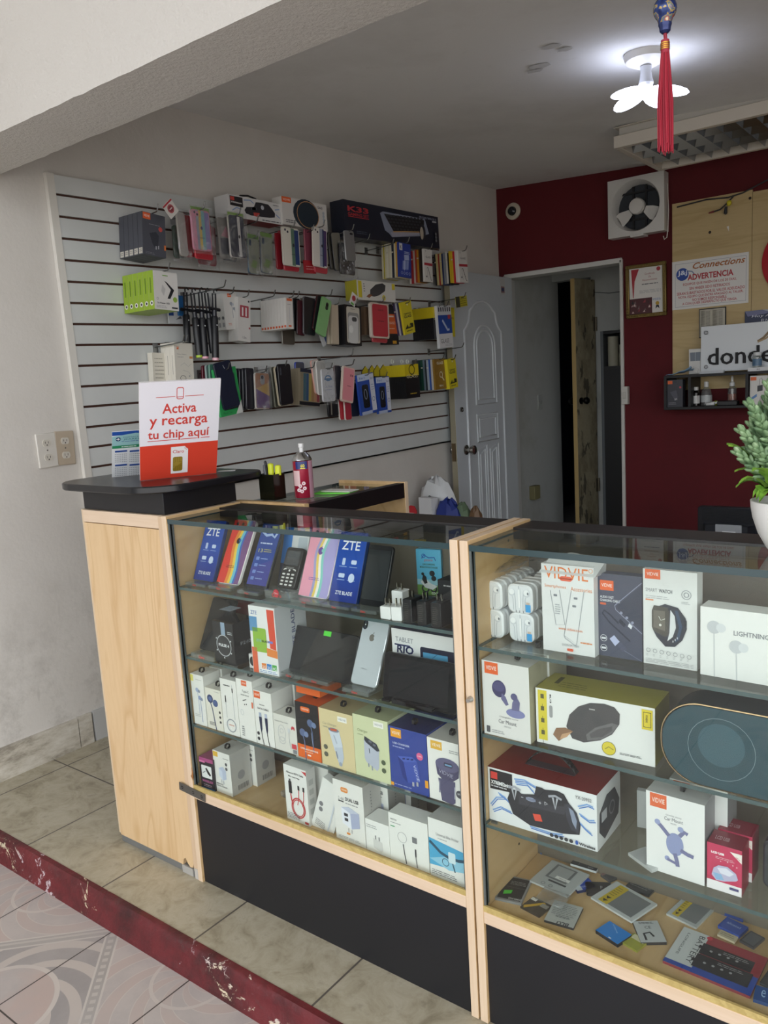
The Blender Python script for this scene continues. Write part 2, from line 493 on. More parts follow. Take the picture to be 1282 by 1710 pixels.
def dup(o, loc=None, rot=None, label=None):
 c = o.copy(); COL.objects.link(c)
 if loc is not None: c.location = loc
 if rot is not None: c.rotation_euler = rot
 if label: c['label'] = label
 for ch in list(o.children):
  d = ch.copy(); COL.objects.link(d); d.parent = c
  for g in list(ch.children):
   e = g.copy(); COL.objects.link(e); e.parent = d
 return c
ORD = ['first', 'second', 'third', 'fourth', 'fifth', 'sixth', 'seventh', 'eighth', 'ninth', 'tenth', 'eleventh', 'twelfth', 'thirteenth']
# ================================================================ THE SETTING
XW, YB = -2.75, 4.96
def zceil(x, y): return 2.53 - 0.05 * (x + 2.75) + 0.027 * (y - 4.96)
b = MB(); b.box(-2.75, 3.2, 1.075, 4.96, -0.12, 0.0, 'tile_beige'); struct(b.build('floor_shop'))
b = MB(); b.box(-2.95, 3.2, -4.0, 1.045, -0.16, -0.07, 'tile_patterned'); struct(b.build('floor_outside'))
# painted step: a rounded lip over a sloping riser
prof = [(1.036, -0.07), (1.042, -0.060), (1.047, -0.045), (1.053, -0.022), (1.058, -0.006), (1.064, 0.001), (1.078, 0.002), (1.078, -0.11), (1.036, -0.11)]
b = MB(); n = len(prof); NX = 90
rnd = random.Random(3)
vs_ = []
for i in range(NX + 1):
 x = -2.75 + 5.95 * i / NX
 for j, (y, z) in enumerate(prof):
  k = 1 if j in (1, 2, 3, 4) else 0
  vs_.append((x, y + k * rnd.uniform(-0.004, 0.004), z + k * rnd.uniform(-0.002, 0.002)))
b.add(vs_, [(i * n + j, i * n + (j + 1) % n, (i + 1) * n + (j + 1) % n, (i + 1) * n + j) for i in range(NX) for j in range(n)], 'paint_red_step')
struct(b.build('trim_1', smooth=40))
b = MB(); b.box(-2.95, -2.75, -0.6, 5.0, -0.1, 2.75, 'plaster_dirty'); struct(b.build('wall_left'))
b = MB()
b.box(-2.75, -2.705, 4.96, 5.06, 0, 1.963, 'plaster_white')
b.box(-2.75, 3.2, 4.96, 5.06, 1.963, 2.62, 'plaster_red')
b.box(-1.897, 3.2, 4.96, 5.06, 0, 1.963, 'plaster_red')
struct(b.build('wall_back'))
b = MB(); b.box(3.0, 3.2, 1.1, 4.96, 0, 2.6, 'plaster_white'); struct(b.build('wall_right'))
b = MB()
c4 = [(-2.95, 1.45), (3.2, 1.45), (3.2, 5.06), (-2.95, 5.06)]
b.add([(x, y, zceil(x, y)) for x, y in c4] + [(x, y, 2.85) for x, y in c4],
  [(3, 2, 1, 0), (4, 5, 6, 7), (0, 1, 5, 4), (1, 2, 6, 5), (2, 3, 7, 6), (3, 0, 4, 7)], 'plaster_ceiling')
struct(b.build('ceiling'))
# beam across the shop front, soffit 2.06 m up, slightly uneven edges
b = MB(); NX = 160; rnd = random.Random(5); vs_ = []
for i in range(NX + 1):
 x = -2.95 + 6.15 * i / NX
 j = lambda q=0.0012: rnd.uniform(-q, q)
 vs_ += [(x, 1.287 + j(), 2.06 + j()), (x, 1.496 + j(), 2.06 + j()), (x, 1.50, 3.2), (x, 1.27, 3.2)]
b.add(vs_, [(i * 4 + k, i * 4 + (k + 1) % 4, i * 4 + 4 + (k + 1) % 4, i * 4 + 4 + k) for i in range(NX) for k in range(4)], 'plaster_beam')
struct(b.build('trim_2', smooth=25))
# dark gate left of the pavement, unseen, added to darken the glass reflections
b = MB(); b.box(-2.95, -2.85, -3.4, -0.61, -0.07, 3.0, '2f3231:.7')
for i in range(14): b.box(-2.85, -2.84, -3.4 + i * 0.2, -3.28 + i * 0.2, -0.07, 2.9, '363938:.7')
struct(b.build('wall_outside_added'))
# unseen roof slab, added to hold skylight off the beam front and pavement
b = MB(); b.box(-2.95, 3.2, -1.3, 1.268, 3.05, 3.2, 'plaster_beam'); struct(b.build('ceiling_outside_added'))
# baseboard of chipped tile along the left wall
b = MB(); rnd = random.Random(8); y = 0.2
while y < 1.62:
 l = min(0.34, 1.62 - y); e = rnd.uniform(0, 0.003)
 b.box(-2.75, -2.736 + e, y, y + l - 0.004, 0, 0.118 + rnd.uniform(-0.004, 0.004), 'skirting_tile'); y += l
m, t, bb, N, L = nodemat('skirting_tile')
L.new(ramp(t, noise(t, 9, 8, 0.72, objvec(t, (1, 1, 3))), (0.35, '8f887b'), (0.5, 'b9b2a4'), (0.65, 'cbc6bb')), bb.inputs['Base Color']); bb.inputs['Roughness'].default_value = 0.6
struct(b.build('baseboard_left'))
b = MB(); b.box(-2.749, -2.735, 1.625, 2.7, 0, 0.118, 'b8b8b6:.5'); struct(b.build('baseboard_inner'))
# doorway lining
b = MB()
b.box(-2.705, -1.897, 4.945, 5.075, 1.945, 1.975, 'c9c9c6:.6'); b.box(-1.912, -1.892, 4.945, 5.075, 0, 1.965, 'c4c2bd:.6'); b.box(-2.715, -2.695, 4.945, 5.075, 0, 1.965, 'c4c4c2:.6')
struct(b.build('trim_3', bevel=0.003))
# passage behind the doorway
PY = 5.70
xo0, xo1 = -2.715, at((990, 700), y=PY).x
b = MB(); b.box(-2.85, -2.72, 5.06, PY, 0.0, 2.3, 'plaster_passage'); struct(b.build('wall_passage_left'))
b = MB()
b.box(xo1, -1.2, PY, PY + 0.1, 0, 2.3, 'plaster_passage'); b.box(-3.2, xo1, PY, PY + 0.1, 1.975, 2.5, 'plaster_passage'); b.box(-3.2, -2.72, PY, PY + 0.1, -0.1, 1.975, 'plaster_passage'); b.box(xo1, -1.2, PY, PY + 0.1, 2.3, 2.5, 'plaster_passage')
struct(b.build('wall_passage_back'))
b = MB(); b.box(-1.3, -1.2, 5.06, PY, 0, 2.3, 'plaster_passage'); struct(b.build('wall_passage_right'))
b = MB(); b.box(-2.85, -1.2, 5.06, PY + 0.1, 2.3, 2.4, 'plaster_ceiling'); struct(b.build('ceiling_passage'))
b = MB(); b.box(-3.2, -1.2, 4.965, 7.0, -0.1, 0.12, '8d8d8a:.6'); struct(b.build('floor_passage'))
b = MB()
b.box(-3.2, -3.1, 5.8, 7.0, 0, 2.4, '2b3446:.7'); b.box(-3.1, -1.2, 6.9, 7.0, 0, 2.4, '2b3446:.7'); b.box(-1.3, -1.2, 5.8, 6.9, 0, 2.4, '2b3446:.7')
b.box(-3.2, -1.2, 5.8, 7.0, 2.4, 2.5, '2b3446:.7')
struct(b.build('wall_storeroom'))
# ---------------------------------------------------------------- white moulded door, swung open along the left wall
XD = -2.645
def dpt(u, v):
 p = at((720 + u / 3.7176, 440 + v / 3.7176), x=XD); return (p.y, p.z)
door = struct(empty('door_1', (0, 0, 0)))
b = MB(); b.box(XD - 0.04, XD, 4.17, 4.94, 0.02, 1.945, 'bfc5ca:.45', front='8f8873:.8'); b.build('door_leaf', door, bevel=0.002)
def moulding(name, pts, r=0.008, closed=True):
 b = MB(); b.tube([(XD + 0.001, y, z) for y, z in pts], r, 'c9ced2:.4', 8, closed); b.build(name, door, smooth=60)
ya, yb = dpt(222, 900)[0], dpt(448, 900)[0]
yc = (ya + yb) / 2
zt, zs_ = dpt(320, 237)[1], dpt(222, 395)[1]
top = [(yb, 0.1), (yb, zs_ - 0.02), (yb - 0.03, zs_), (yb - 0.055, zs_ + 0.03), (yb - 0.075, zs_ + 0.10)] + \
  arc(yc, zt - 0.09, yb - 0.085 - yc, 0.5, pi - 0.5, 10, 0.09) + [(ya + 0.075, zs_ + 0.10), (ya + 0.055, zs_ + 0.03), (ya + 0.03, zs_), (ya, zs_ - 0.02), (ya, 0.1)]
moulding('outer_moulding', top, 0.009)
ia, ib = dpt(272, 700)[0], dpt(400, 700)[0]; ic = (ia + ib) / 2
z0, z1 = dpt(330, 870)[1], dpt(330, 385)[1]
for k, o in enumerate((0, 0.03)):
 moulding('arch_moulding', [(ib - o, z0 + o), (ib - o, z1 - 0.13)] + arc(ic, z1 - 0.13, (ib - ia) / 2 - o, 0, pi, 12, 0.13 - o) + [(ia + o, z0 + o)], 0.007)
z2, z3 = dpt(330, 1100)[1], dpt(330, 935)[1]
for o in (0, 0.028): moulding('square_moulding', [(ia + o, z2 + o), (ib - o, z2 + o), (ib - o, z3 - o), (ia + o, z3 - o)], 0.006)
for y0, y1 in ((ia + 0.0, ic - 0.02), (ic + 0.02, ib)):
 z4 = dpt(330, 1155)[1]
 for o in (0, 0.025): moulding('tall_moulding', [(y0 + o, 0.12), (y1 - o, 0.12), (y1 - o, z4 - o + 0.03), (y0 + o, z4 - o)], 0.006)
kz = at((780, 751), x=XD).z; ky = at((778, 751), x=XD).y
b = MB(); b.T = Matrix.Translation((XD, ky, kz)) @ Matrix.Rotation(pi / 2, 4, 'Y')
b.lathe([(0.031, 0.0), (0.031, 0.006), (0.012, 0.012), (0.011, 0.03), (0.024, 0.038), (0.03, 0.05), (0.028, 0.062), (0.018, 0.068)], 'b9b6b0:.18:1', n=24)
kn = b.build('door_knob', door)
b = MB(); b.T = Matrix.Translation((XD - 0.04, ky, kz)) @ Matrix.Rotation(-pi / 2, 4, 'Y')
b.lathe([(0.031, 0.0), (0.031, 0.006), (0.012, 0.012), (0.011, 0.03), (0.024, 0.038), (0.03, 0.05), (0.028, 0.062), (0.018, 0.068)], 'b9b6b0:.18:1', n=24)
b.build('door_knob', door)
b = MB(); b.box(XD - 0.032, XD - 0.008, 4.163, 4.171, kz - 0.06, kz + 0.05, '6b5a42:.5:.7'); b.build('latch_plate', door)
lz, ly_ = at((770, 684), x=XD).z, at((770, 684), x=XD).y
b = MB(); b.T = Matrix.Translation((XD, ly_, lz)) @ Matrix.Rotation(pi / 2, 4, 'Y'); b.lathe([(0.016, 0), (0.015, 0.008), (0.008, 0.009), (0.006, 0.006)], '8f8e8a:.25:1', n=20); b.build('deadbolt_lock', door)
# old paper-stuck door at the end of the passage, ajar
hp = at((990, 700), y=PY - 0.005)
fe = at((957, 700), y=PY - 0.26)
dd = struct(empty('door_2', (hp.x, PY - 0.008, 0.12), (0, 0, atan2(fe.y - hp.y, fe.x - hp.x))))
wd = hypot(fe.x - hp.x, fe.y - hp.y)
m, t, bb, N, L = nodemat('old_door_paint')
g = ramp(t, noise(t, 5, 8, 0.7, objvec(t, (1, 1, 0.6))), (0.4, '847a62'), (0.55, 'a59b80'), (0.7, '958b70'))
bl = ramp(t, noise(t, 16, 3, 0.5, objvec(t, (1.3, 1, 0.5))), (0.60, 0.0), (0.63, 0.8))
L.new(mixrgb(t, bl, g, lin('3c382f')), bb.inputs['Base Color']); bb.inputs['Roughness'].default_value = 0.7
b = MB(); b.box(0, wd, -0.0, 0.035, 0.01, 1.83, 'old_door_paint', right='b49a66:.8'); b.build('door_leaf', dd, bevel=0.002)
for s_ in (1, -1):
 b = MB(); b.T = Matrix.Translation((wd - 0.055, 0.035 if s_ > 0 else 0.0, 0.98)) @ Matrix.Rotation(-s_ * pi / 2, 4, 'X')
 b.lathe([(0.025, 0), (0.025, 0.005), (0.01, 0.01), (0.01, 0.028), (0.024, 0.035), (0.027, 0.05), (0.018, 0.06)], '1b1a19:.3:.8', n=18); b.build('door_knob', dd)
for z in (0.35, 1.52):
 b = MB(); b.tube([(0.0, 0.04, z - 0.05), (0.0, 0.04, z + 0.05)], 0.008, '6c6455:.5:.6', 8); b.box(-0.0, 0.03, 0.035, 0.038, z - 0.05, z + 0.05, '6c6455:.5:.6'); b.build('hinge', dd)
# ================================================================ COUNTER
def display_case(label, x0, x1, zb, shelves, wavy=False):
 c = empty('display_case', ((x0 + x1) / 2, 1.37, 0)); ox = (x0 + x1) / 2
 tag(c, label, 'display case', 'glass display cases of the counter')
 X0, X1 = x0 - ox, x1 - ox; P = 0.018
 def B(name, mat, *a, bev=0.0012, **k):
  b = MB(); b.box(*a, mat, **k); o = b.build(name, c, (0, -1.37, 0), bevel=bev); return o
 for xa, xb in ((X0, X0 + P), (X1 - P, X1)):
  B('side_panel', 'wood_inside', xa, xb, 1.243, 1.495, 0.0, 1.003, front='wood_maple_edge', top='wood_maple_edge')
 B('base_panel', 'black_melamine', X0 + P, X1 - P, 1.250, 1.264, 0.0, zb - 0.026)
 B('bottom_board', 'wood_inside', X0 + P, X1 - P, 1.2435, 1.494, zb - 0.026, zb, front='wood_maple_long')
 B('front_rail', 'wood_mdf', X0 + P, X1 - P, 1.2445, 1.2495, zb, zb + 0.012, bev=0)
 for xa, xb in ((X0 + P, X0 + P + 0.004), (X1 - P - 0.004, X1 - P)):
  B('glass_channel', '59605f:.35', xa, xb, 1.247, 1.262, zb + 0.012, 0.983, bev=0)
 B('back_panel', '6a6256:.5', X0 + P, X1 - P, 1.480, 1.492, zb, 0.973)
 b = MB(); b.box(X0 + P + 0.004, X1 - P - 0.004, 1.251, 1.256, zb + 0.001, 0.983, 'glass_clear', top='3c4f4f:.2', left='3c4f4f:.2', right='3c4f4f:.2', bottom=None)
 b.build('front_glass', c, (0, -1.37, 0))
 b = MB(); b.box(X0 + P + 0.001, X1 - P - 0.001, 1.246, 1.4175, 0.9835, 0.995, 'glass_clear', front='36474a:.15', left='3c4f4f:.2', right='3c4f4f:.2')
 b.build('top_glass', c, (0, -1.37, 0))
 B('rear_bar', '211d1d:.4', X0 + P, X1 - P, 1.418, 1.500, 0.974, 0.998)
 for z in shelves:
  b = MB(); b.box(X0 + P + 0.001, X1 - P - 0.001, 1.259, 1.477, z - 0.007, z, 'glass_clear', front='4a5b5c:.15', left='3c4f4f:.2', right='3c4f4f:.2')
  b.build('glass_shelf', c, (0, -1.37, 0))
  for xx in (X0 + P, X1 - P):
   s_ = 1 if xx < 0 else -1
   for yy in (1.29, 1.44):
    b = MB(); b.T = Matrix.Translation((xx, yy, z - 0.0115)) @ Matrix.Rotation(s_ * pi / 2, 4, 'Y'); b.lathe([(0.0035, 0), (0.0035, 0.012)], '9a9a98:.3:1', n=8); b.build('shelf_pin', c, (0, -1.37, 0))
 rnd = random.Random(int(abs(x0) * 100))
 b = MB()
 for i in range(8):
  z = zb + 0.08 + i * 0.09 + rnd.uniform(-0.02, 0.02); y = 1.40 + rnd.uniform(-0.01, 0.01)
  b.T = Matrix.Translation((X0 + P, y, z)) @ Matrix.Rotation(pi / 2, 4, 'Y'); b.lathe([(0.003, 0.0), (0.003, 0.0004)], '33291e:.8', n=8)
 b.build('peg_hole', c, (0, -1.37, 0))['kind'] = 'stuff'
 return c
C1X0, C1X1, C2X0, C2X1 = -1.675, -0.797, -0.793, 0.10
Z1 = (0.270, 0.448, 0.634, 0.818)
Z2 = (0.252, 0.434, 0.622, 0.797)
display_case('glass display case on the left of the counter, beside the wooden cabinet', C1X0, C1X1, Z1[0], Z1[1:])
display_case('glass display case on the right of the counter, under the potted plant', C2X0, C2X1, Z2[0], Z2[1:])
b = MB(); b.box(-0.7965, -0.7935, 1.262, 1.49, 0.0, 0.995, '2c2119:.8'); tag(b.build('filler_strip'), 'thin dark strip in the gap between the two glass display cases', 'strip')
# clamp pin on the middle posts
p = at((786, 1167), y=1.243)
b = MB(); b.T = Matrix.Translation(p) @ Matrix.Rotation(pi / 2, 4, 'X'); b.lathe([(0.006, -0.001), (0.006, 0.004), (0.004, 0.008), (0.004, 0.012)], 'b5b1aa:.3:.8', n=12)
tag(b.build('screw_cap', loc=(0, 0, 0)), 'small grey screw cap on the edge of the middle wooden post', 'screw')
# cabinet at the left end
ped = tag(empty('wooden_cabinet', (-1.862, 1.37, 0)), 'tall narrow maple cabinet at the left end of the counter, chipped at its foot', 'cabinet')
def PB(name, mat, *a, bev=0.0012, **k):
 b = MB(); b.box(*a, mat, **k); return b.build(name, ped, (1.862, -1.37, 0), bevel=bev)
PB('carcass', 'wood_inside', -2.030, -1.694, 1.262, 1.495, 0.03, 0.998)
PB('side_frame', 'cdb79a:.5', -2.048, -2.0305, 1.254, 1.490, 0.02, 1.002)
PB('right_frame', 'c9ae90:.5', -1.6935, -1.6765, 1.2455, 1.495, 0.02, 1.001, top='wood_maple_edge')
PB('top_rail', 'wood_maple_long', -2.0300, -1.6940, 1.247, 1.490, 0.968, 1.002)
# front face with a chipped lower right corner
pts = [(-2.030, 0.022), (-1.742, 0.022), (-1.738, 0.040), (-1.729, 0.046), (-1.722, 0.034), (-1.712, 0.024), (-1.700, 0.026), (-1.6945, 0.045), (-1.6945, 0.966), (-2.030, 0.966)]
b = MB(); b.prism(pts, 1.248, 1.2615, 'wood_maple_face'); b.build('front_board', ped, (1.862, -1.37, 0))
PB('kick_strip', '8d9092:.35:.6', -2.030, -1.690, 1.250, 1.40, 0.0, 0.021)
b = MB(); b.box(-1.745, -1.7, 1.246, 1.25, 0.0, 0.022, 'a3a19c:.4'); b.box(-1.690, -1.672, 1.2445, 1.25, 0.0, 0.03, 'b4b0aa:.4'); b.build('foot_patch', ped, (1.862, -1.37, 0))
p0 = at((322, 1285), y=1.245)
b = MB(); q = [(p0.x - 0.022, 1.2475, p0.z - 0.022), (p0.x - 0.006, 1.243, p0.z - 0.018), (p0.x + 0.004, 1.238, p0.z - 0.006), (p0.x + 0.008, 1.236, p0.z + 0.012)]
b.add([(x, y, z) for x, y, z in q] + [(x + 0.001, y + 0.002, z - 0.014) for x, y, z in q], [(i, i + 1, i + 5, i + 4) for i in range(3)], 'a06a38:.5')
b.build('peeling_edge', ped, (1.862, -1.37, 0), solid=0.001)
pl = at((300, 1308), y=1.243); pr = at((343, 1329), y=1.243)
b = MB(); b.T = Matrix.Translation((pl.x, 1.2425, pl.z - 0.006)) @ Matrix.Rotation(atan2(pl.z - pr.z, pr.x - pl.x), 4, 'Y')
L_ = (pr - pl).length
b.box(0, L_, -0.002, 0.0, -0.011, 0.011, '77756f:.4:.8')
for k in (0.12, 0.55, 0.88): b.disc(L_ * k, 0, 0.0045, '3b3937:.4:.7', y=-0.0022); b.rect(L_ * k - 0.003, -0.0006, L_ * k + 0.003, 0.0006, '8d8a84:.4', y=-0.0024)
tag(b.build('joining_bracket'), 'grey metal bracket screwed across cabinet and glass case', 'bracket')
# black counter top on its plinth
ct = tag(empty('black_counter_top', (-1.87, 1.40, 1.003)), 'black rounded counter top on a plinth above the maple cabinet', 'counter top')
b = MB(); b.box(-2.033, -1.677, 1.256, 1.500, 1.0035, 1.060, '121216:.45'); b.build('plinth', ct, (1.87, -1.40, -1.003), bevel=0.001)
outl = [(-2.02, 1.205), (-1.78, 1.200)] + [(x, y) for x, y in arc(-1.765, 1.31, 0.125, -pi / 2, 0, 8, 0.11)][1:] + \
  arc(-1.70, 1.54, 0.06, 0, pi / 2, 8) + arc(-2.03, 1.51, 0.09, pi / 2, pi, 8) + arc(-2.02, 1.305, 0.10, pi, 1.5 * pi, 8)
b = MB(); n = len(outl); V_ = []
for ins, z in ((0.003, 1.0605), (0, 1.0635), (0, 1.0765), (0.003, 1.0795)):
 for x, y in outl:
  dx, dy = -1.87 - x, 1.40 - y; l = hypot(dx, dy); V_.append((x + dx / l * ins, y + dy / l * ins, z))
b.add(V_, [(k * n + i, k * n + (i + 1) % n, (k + 1) * n + (i + 1) % n, (k + 1) * n + i) for k in range(3) for i in range(n)] + [tuple(reversed(range(n))), tuple(range(3 * n, 4 * n))], '15161a:.28')
b.build('top_board', ct, (1.87, -1.40, -1.003))
# small case standing at right angles behind the first
sc = tag(empty('side_display_case', (-1.55, 1.74, 0)), 'small glass case with black rail behind the counter, at right angles to it', 'display case')
def SB(name, mat, *a, bev=0.001, **k):
 b = MB(); b.box(*a, mat, **k); return b.build(name, sc, (1.55, -1.74, 0), bevel=bev)
SB('end_panel', 'wood_inside', -1.690, -1.428, 1.950, 1.966, 0.0, 1.003, top='wood_maple_long', left='wood_maple_edge', right='wood_maple_edge')
SB('end_panel', 'wood_inside', -1.690, -1.428, 1.506, 1.524, 0.0, 1.003)
SB('rear_rail', '121215:.35', -1.458, -1.430, 1.524, 1.950, 0.955, 1.000)
SB('base_panel', 'black_melamine', -1.688, -1.676, 1.524, 1.950, 0.0, 0.25)
SB('bottom_board', 'wood_inside', -1.690, -1.430, 1.524, 1.950, 0.25, 0.27)
b = MB(); b.box(-1.689, -1.459, 1.525, 1.949, 0.984, 0.994, 'glass_clear', left='36474a:.15'); b.build('top_glass', sc, (1.55, -1.74, 0))
b = MB(); b.box(-1.685, -1.680, 1.525, 1.949, 0.27, 0.983, 'glass_clear'); b.build('front_glass', sc, (1.55, -1.74, 0))
for z in (0.5, 0.74):
 b = MB(); b.box(-1.675, -1.45, 1.525, 1.949, z - 0.007, z, 'glass_clear', right='4a5b5c:.15'); b.build('glass_shelf', sc, (1.55, -1.74, 0))
# ---------------------------------------------------------------- slatted display wall
SLOPE = 0.0137
PANEL = tag(empty('slatwall_panel', (XW + 0.0015, 1.72, 2.104), (radians(0.785), 0, 0)), 'large white slatted display panel with brown grooves on the left wall', 'display panel')
b = MB(); LY = 2.50; PT = 0.018
b.box(0.002, 0.008, 0, LY, -1.215, 0, '4a2c20:.7')
zz = 0.0; gz = [2.037 - 2.104 - 0.0757 * i for i in range(16)]
prev = 0.0
for g in gz + [-1.215]:
 lo = g + 0.0045 if g > -1.2 else -1.215
 if prev - lo > 0.005: b.box(0.008, PT, 0, LY, lo, prev, 'slat_white')
 prev = g - 0.0045
m, t, bb, N, L = nodemat('slat_white')
L.new(ramp(t, noise(t, 2.5, 4), (0.3, 'd0d3d2'), (0.7, 'c6c9c8')), bb.inputs['Base Color']); bb.inputs['Roughness'].default_value = 0.4
b.build('slat_board', PANEL)
b = MB(); b.box(0.0, 0.020, -0.03, -0.001, -1.215, 0.005, 'd6d3cc:.5'); b.build('edge_trim', PANEL)
def slat_z(y, n):   # world height of groove n at depth y
 return 2.037 - 0.0757 * n + (y - 1.72) * SLOPE
# ================================================================ PRINTED CARTONS AND DEVICES
WHITE, PAPER, INK, ORANGE = 'e9e7e3:.38', 'dcd9d2:.5', '26262b:.5', 'e2622a:.4'
class Art:
 """prints in fractions of the front (x of the width, z of the height); r, stroke widths are of the width"""
 def __init__(s, mb, w, h): s.b, s.w, s.h = mb, w, h
 def R(s, x0, z0, x1, z1, c): s.b.rect(x0 * s.w, z0 * s.h, x1 * s.w, z1 * s.h, c)
 def RR(s, x0, z0, x1, z1, r, c): s.b.rrect(x0 * s.w, z0 * s.h, x1 * s.w, z1 * s.h, r * s.w, c)
 def T(s, st, x, z, hh, c, al='C', w=None, bold=0.0, rot=0.0, shear=0.0):
  s.b.text(st, x * s.w, z * s.h, hh * s.h, c, align=al, w=None if w is None else w * s.w, bold=bold, rot=rot, shear=shear)
 def D(s, x, z, r, c, rz=None): s.b.disc(x * s.w, z * s.h, r * s.w, c, rz=None if rz is None else rz * s.w)
 def O(s, x, z, r, wd, c, rz=None): s.b.ring(x * s.w, z * s.h, r * s.w, wd * s.w, c, rz=None if rz is None else rz * s.w)
 def S(s, pts, wd, c): s.b.stroke([(p[0] * s.w, p[1] * s.h) for p in pts], wd * s.w, c)
 def P(s, pts, c): s.b.poly([(p[0] * s.w, p[1] * s.h) for p in pts], c)
 def L(s, x0, x1, z, n, dz, c, th=0.008, seed=1): s.b.lines(x0 * s.w, x1 * s.w, z * s.h, n, dz * s.h, c, th * s.h, seed)
 def on(s, M_, w, h):
  s.b.T = M_; s.w, s.h = w, h; s.b.ly = 0.0003; return s
def face_T(side, w, d, h):
 if side == 'right': return Matrix.Translation((w, 0, 0)) @ Matrix.Rotation(pi / 2, 4, 'Z'), d, h
 if side == 'left': return Matrix.Translation((0, d, 0)) @ Matrix.Rotation(-pi / 2, 4, 'Z'), d, h
 return Matrix.Translation((0, 0, h)) @ Matrix.Rotation(-pi / 2, 4, 'X'), w, d
def logo(A, x0, z0, x1, z1, c=ORANGE, tc='f4efe8:.5', word='VIDVIE', rnd_=None):
 if rnd_: A.RR(x0, z0, x1, z1, rnd_, c)
 else: A.R(x0, z0, x1, z1, c)
 A.T(word, (x0 + x1) / 2, z0 + (z1 - z0) * 0.34, (z1 - z0) * 0.34, tc, w=(x1 - x0) * 0.76)
def place(bl, br, tl, z, y=None):
 p0 = at(bl, y=y) if y else at(bl, z=z); p1 = at(br, y=y) if y else at(br, z=z)
 h = at(tl, y=p0.y).z - z
 return Vector((p0.x, p0.y, z)), atan2(p1.y - p0.y, p1.x - p0.x), hypot(p1.x - p0.x, p1.y - p0.y), h
def loop_tab(parent, w, d, h, fx=0.5, fy=0.35, s_=1.0, hang=False):
 b = MB()
 X, Y = w * fx, d * fy
 pts = [(X, Y - 0.002 * s_, h), (X, Y - 0.008 * s_, h + 0.004 * s_), (X, Y - 0.007 * s_, h + 0.012 * s_), (X, Y, h + 0.015 * s_), (X, Y + 0.007 * s_, h + 0.012 * s_), (X, Y + 0.008 * s_, h + 0.004 * s_), (X, Y + 0.002 * s_, h)]
 for i in range(len(pts) - 1):
  p, q = Vector(pts[i]), Vector(pts[i + 1])
  b.add([p + Vector((-0.003, 0, 0)), p + Vector((0.003, 0, 0)), q + Vector((0.003, 0, 0)), q + Vector((-0.003, 0, 0))], [(0, 1, 2, 3)], '141416:.5')
 return b.build('hang_tab', parent, solid=0.0015, smooth=0)
def carton(name, label, cat, loc, rz, w, h, d, body, art=None, group=None, tab=None, faces={}, lean=0.0, roll=0.0, chamfer=None):
 b = MB()
 b.box(0, w, 0, d, 0, h, body, **faces)
 if art: art(Art(b, w, h), d)
 b.T = Matrix.Identity(4)
 o = b.build(name, None, loc, (0, 0, 0), smooth=0)
 o.rotation_euler = (Matrix.Rotation(rz, 4, 'Z') @ Matrix.Rotation(roll, 4, 'Y') @ Matrix.Rotation(-lean, 4, 'X')).to_euler()
 tag(o, label, cat, group)
 if tab: loop_tab(o, w, d, h, *(tab if isinstance(tab, tuple) else ()))
 return o
def boxat(name, label, cat, bl, br, tl, z, d, body, art=None, y=None, **k):
 loc, rz, w, h = place(bl, br, tl, z, y)
 return carton(name, label, cat, loc, rz, w, h, d, body, art, **k)
def leanfit(bl, br, tl, y0):
 """thing with its foot line at depth y0, tipped back: its turn, tip, width and height from three corners"""
 p0, p1 = at(bl, y=y0), at(br, y=y0)
 e = Vector((p1.x - p0.x, 0, 0)); w = abs(e.x)
 q = at(tl, x=p0.x)
 dy, dz = q.y - p0.y, q.z - p0.z
 return p0, w, hypot(dy, dz), atan2(dy, dz)
def slab(name, label, cat, loc, lean, w, h, t_, r, body, front=None, art=None, group=None, rz=0.0, roll=0.0, ch=0.0012, parts=None):
 b = MB(); b.prism(rr(0, 0, w, h, r), 0, t_, body, front=front, chamfer=ch)
 if art: art(Art(b, w, h), t_)
 b.T = Matrix.Identity(4)
 o = b.build(name, None, loc)
 o.rotation_euler = (Matrix.Rotation(rz, 4, 'Z') @ Matrix.Rotation(roll, 4, 'Y') @ Matrix.Rotation(-lean, 4, 'X')).to_euler()
 return tag(o, label, cat, group)
def stand(label, x0, x1, y, z, zt, lean, mark=True, group='clear acrylic stands on the glass shelves', dep=0.03):
 """clear acrylic stand: boxed lip in front at height zt, plate leaning back behind"""
 w = x1 - x0; s_ = empty('acrylic_stand', (x0, y, z)); tag(s_, label, 'display stand', group)
 H = zt - z
 pts = [(0.06, 0.0012), (-dep, 0.0012), (-dep, H - 0.0015), (0.0, H - 0.0015)]
 b = MB()
 for i in range(3):
  (ya, za), (yb_, zb_) = pts[i], pts[i + 1]
  b.add([(0, ya, za), (w, ya, za), (w, yb_, zb_), (0, yb_, zb_)], [(0, 1, 2, 3)], 'acrylic')
 b.build('lip', s_, solid=0.002, smooth=0)
 b = MB(); l = 0.085; y1, z1 = 0.012 + l * sin(lean), H + l * cos(lean)
 b.add([(0.15 * w, 0.014, H - 0.004), (0.85 * w, 0.014, H - 0.004), (0.85 * w, y1 + 0.004, z1), (0.15 * w, y1 + 0.004, z1)], [(0, 1, 2, 3)], 'acrylic')
 b.build('back_plate', s_, solid=0.002, smooth=0)
 if mark:
  b = MB(); b.text('Claro', w / 2, H * 0.3, H * 0.45, 'd8372c:.5', y=-dep - 0.0024, align='C', bold=0.02); b.build('logo_print', s_, smooth=0)
 return s_
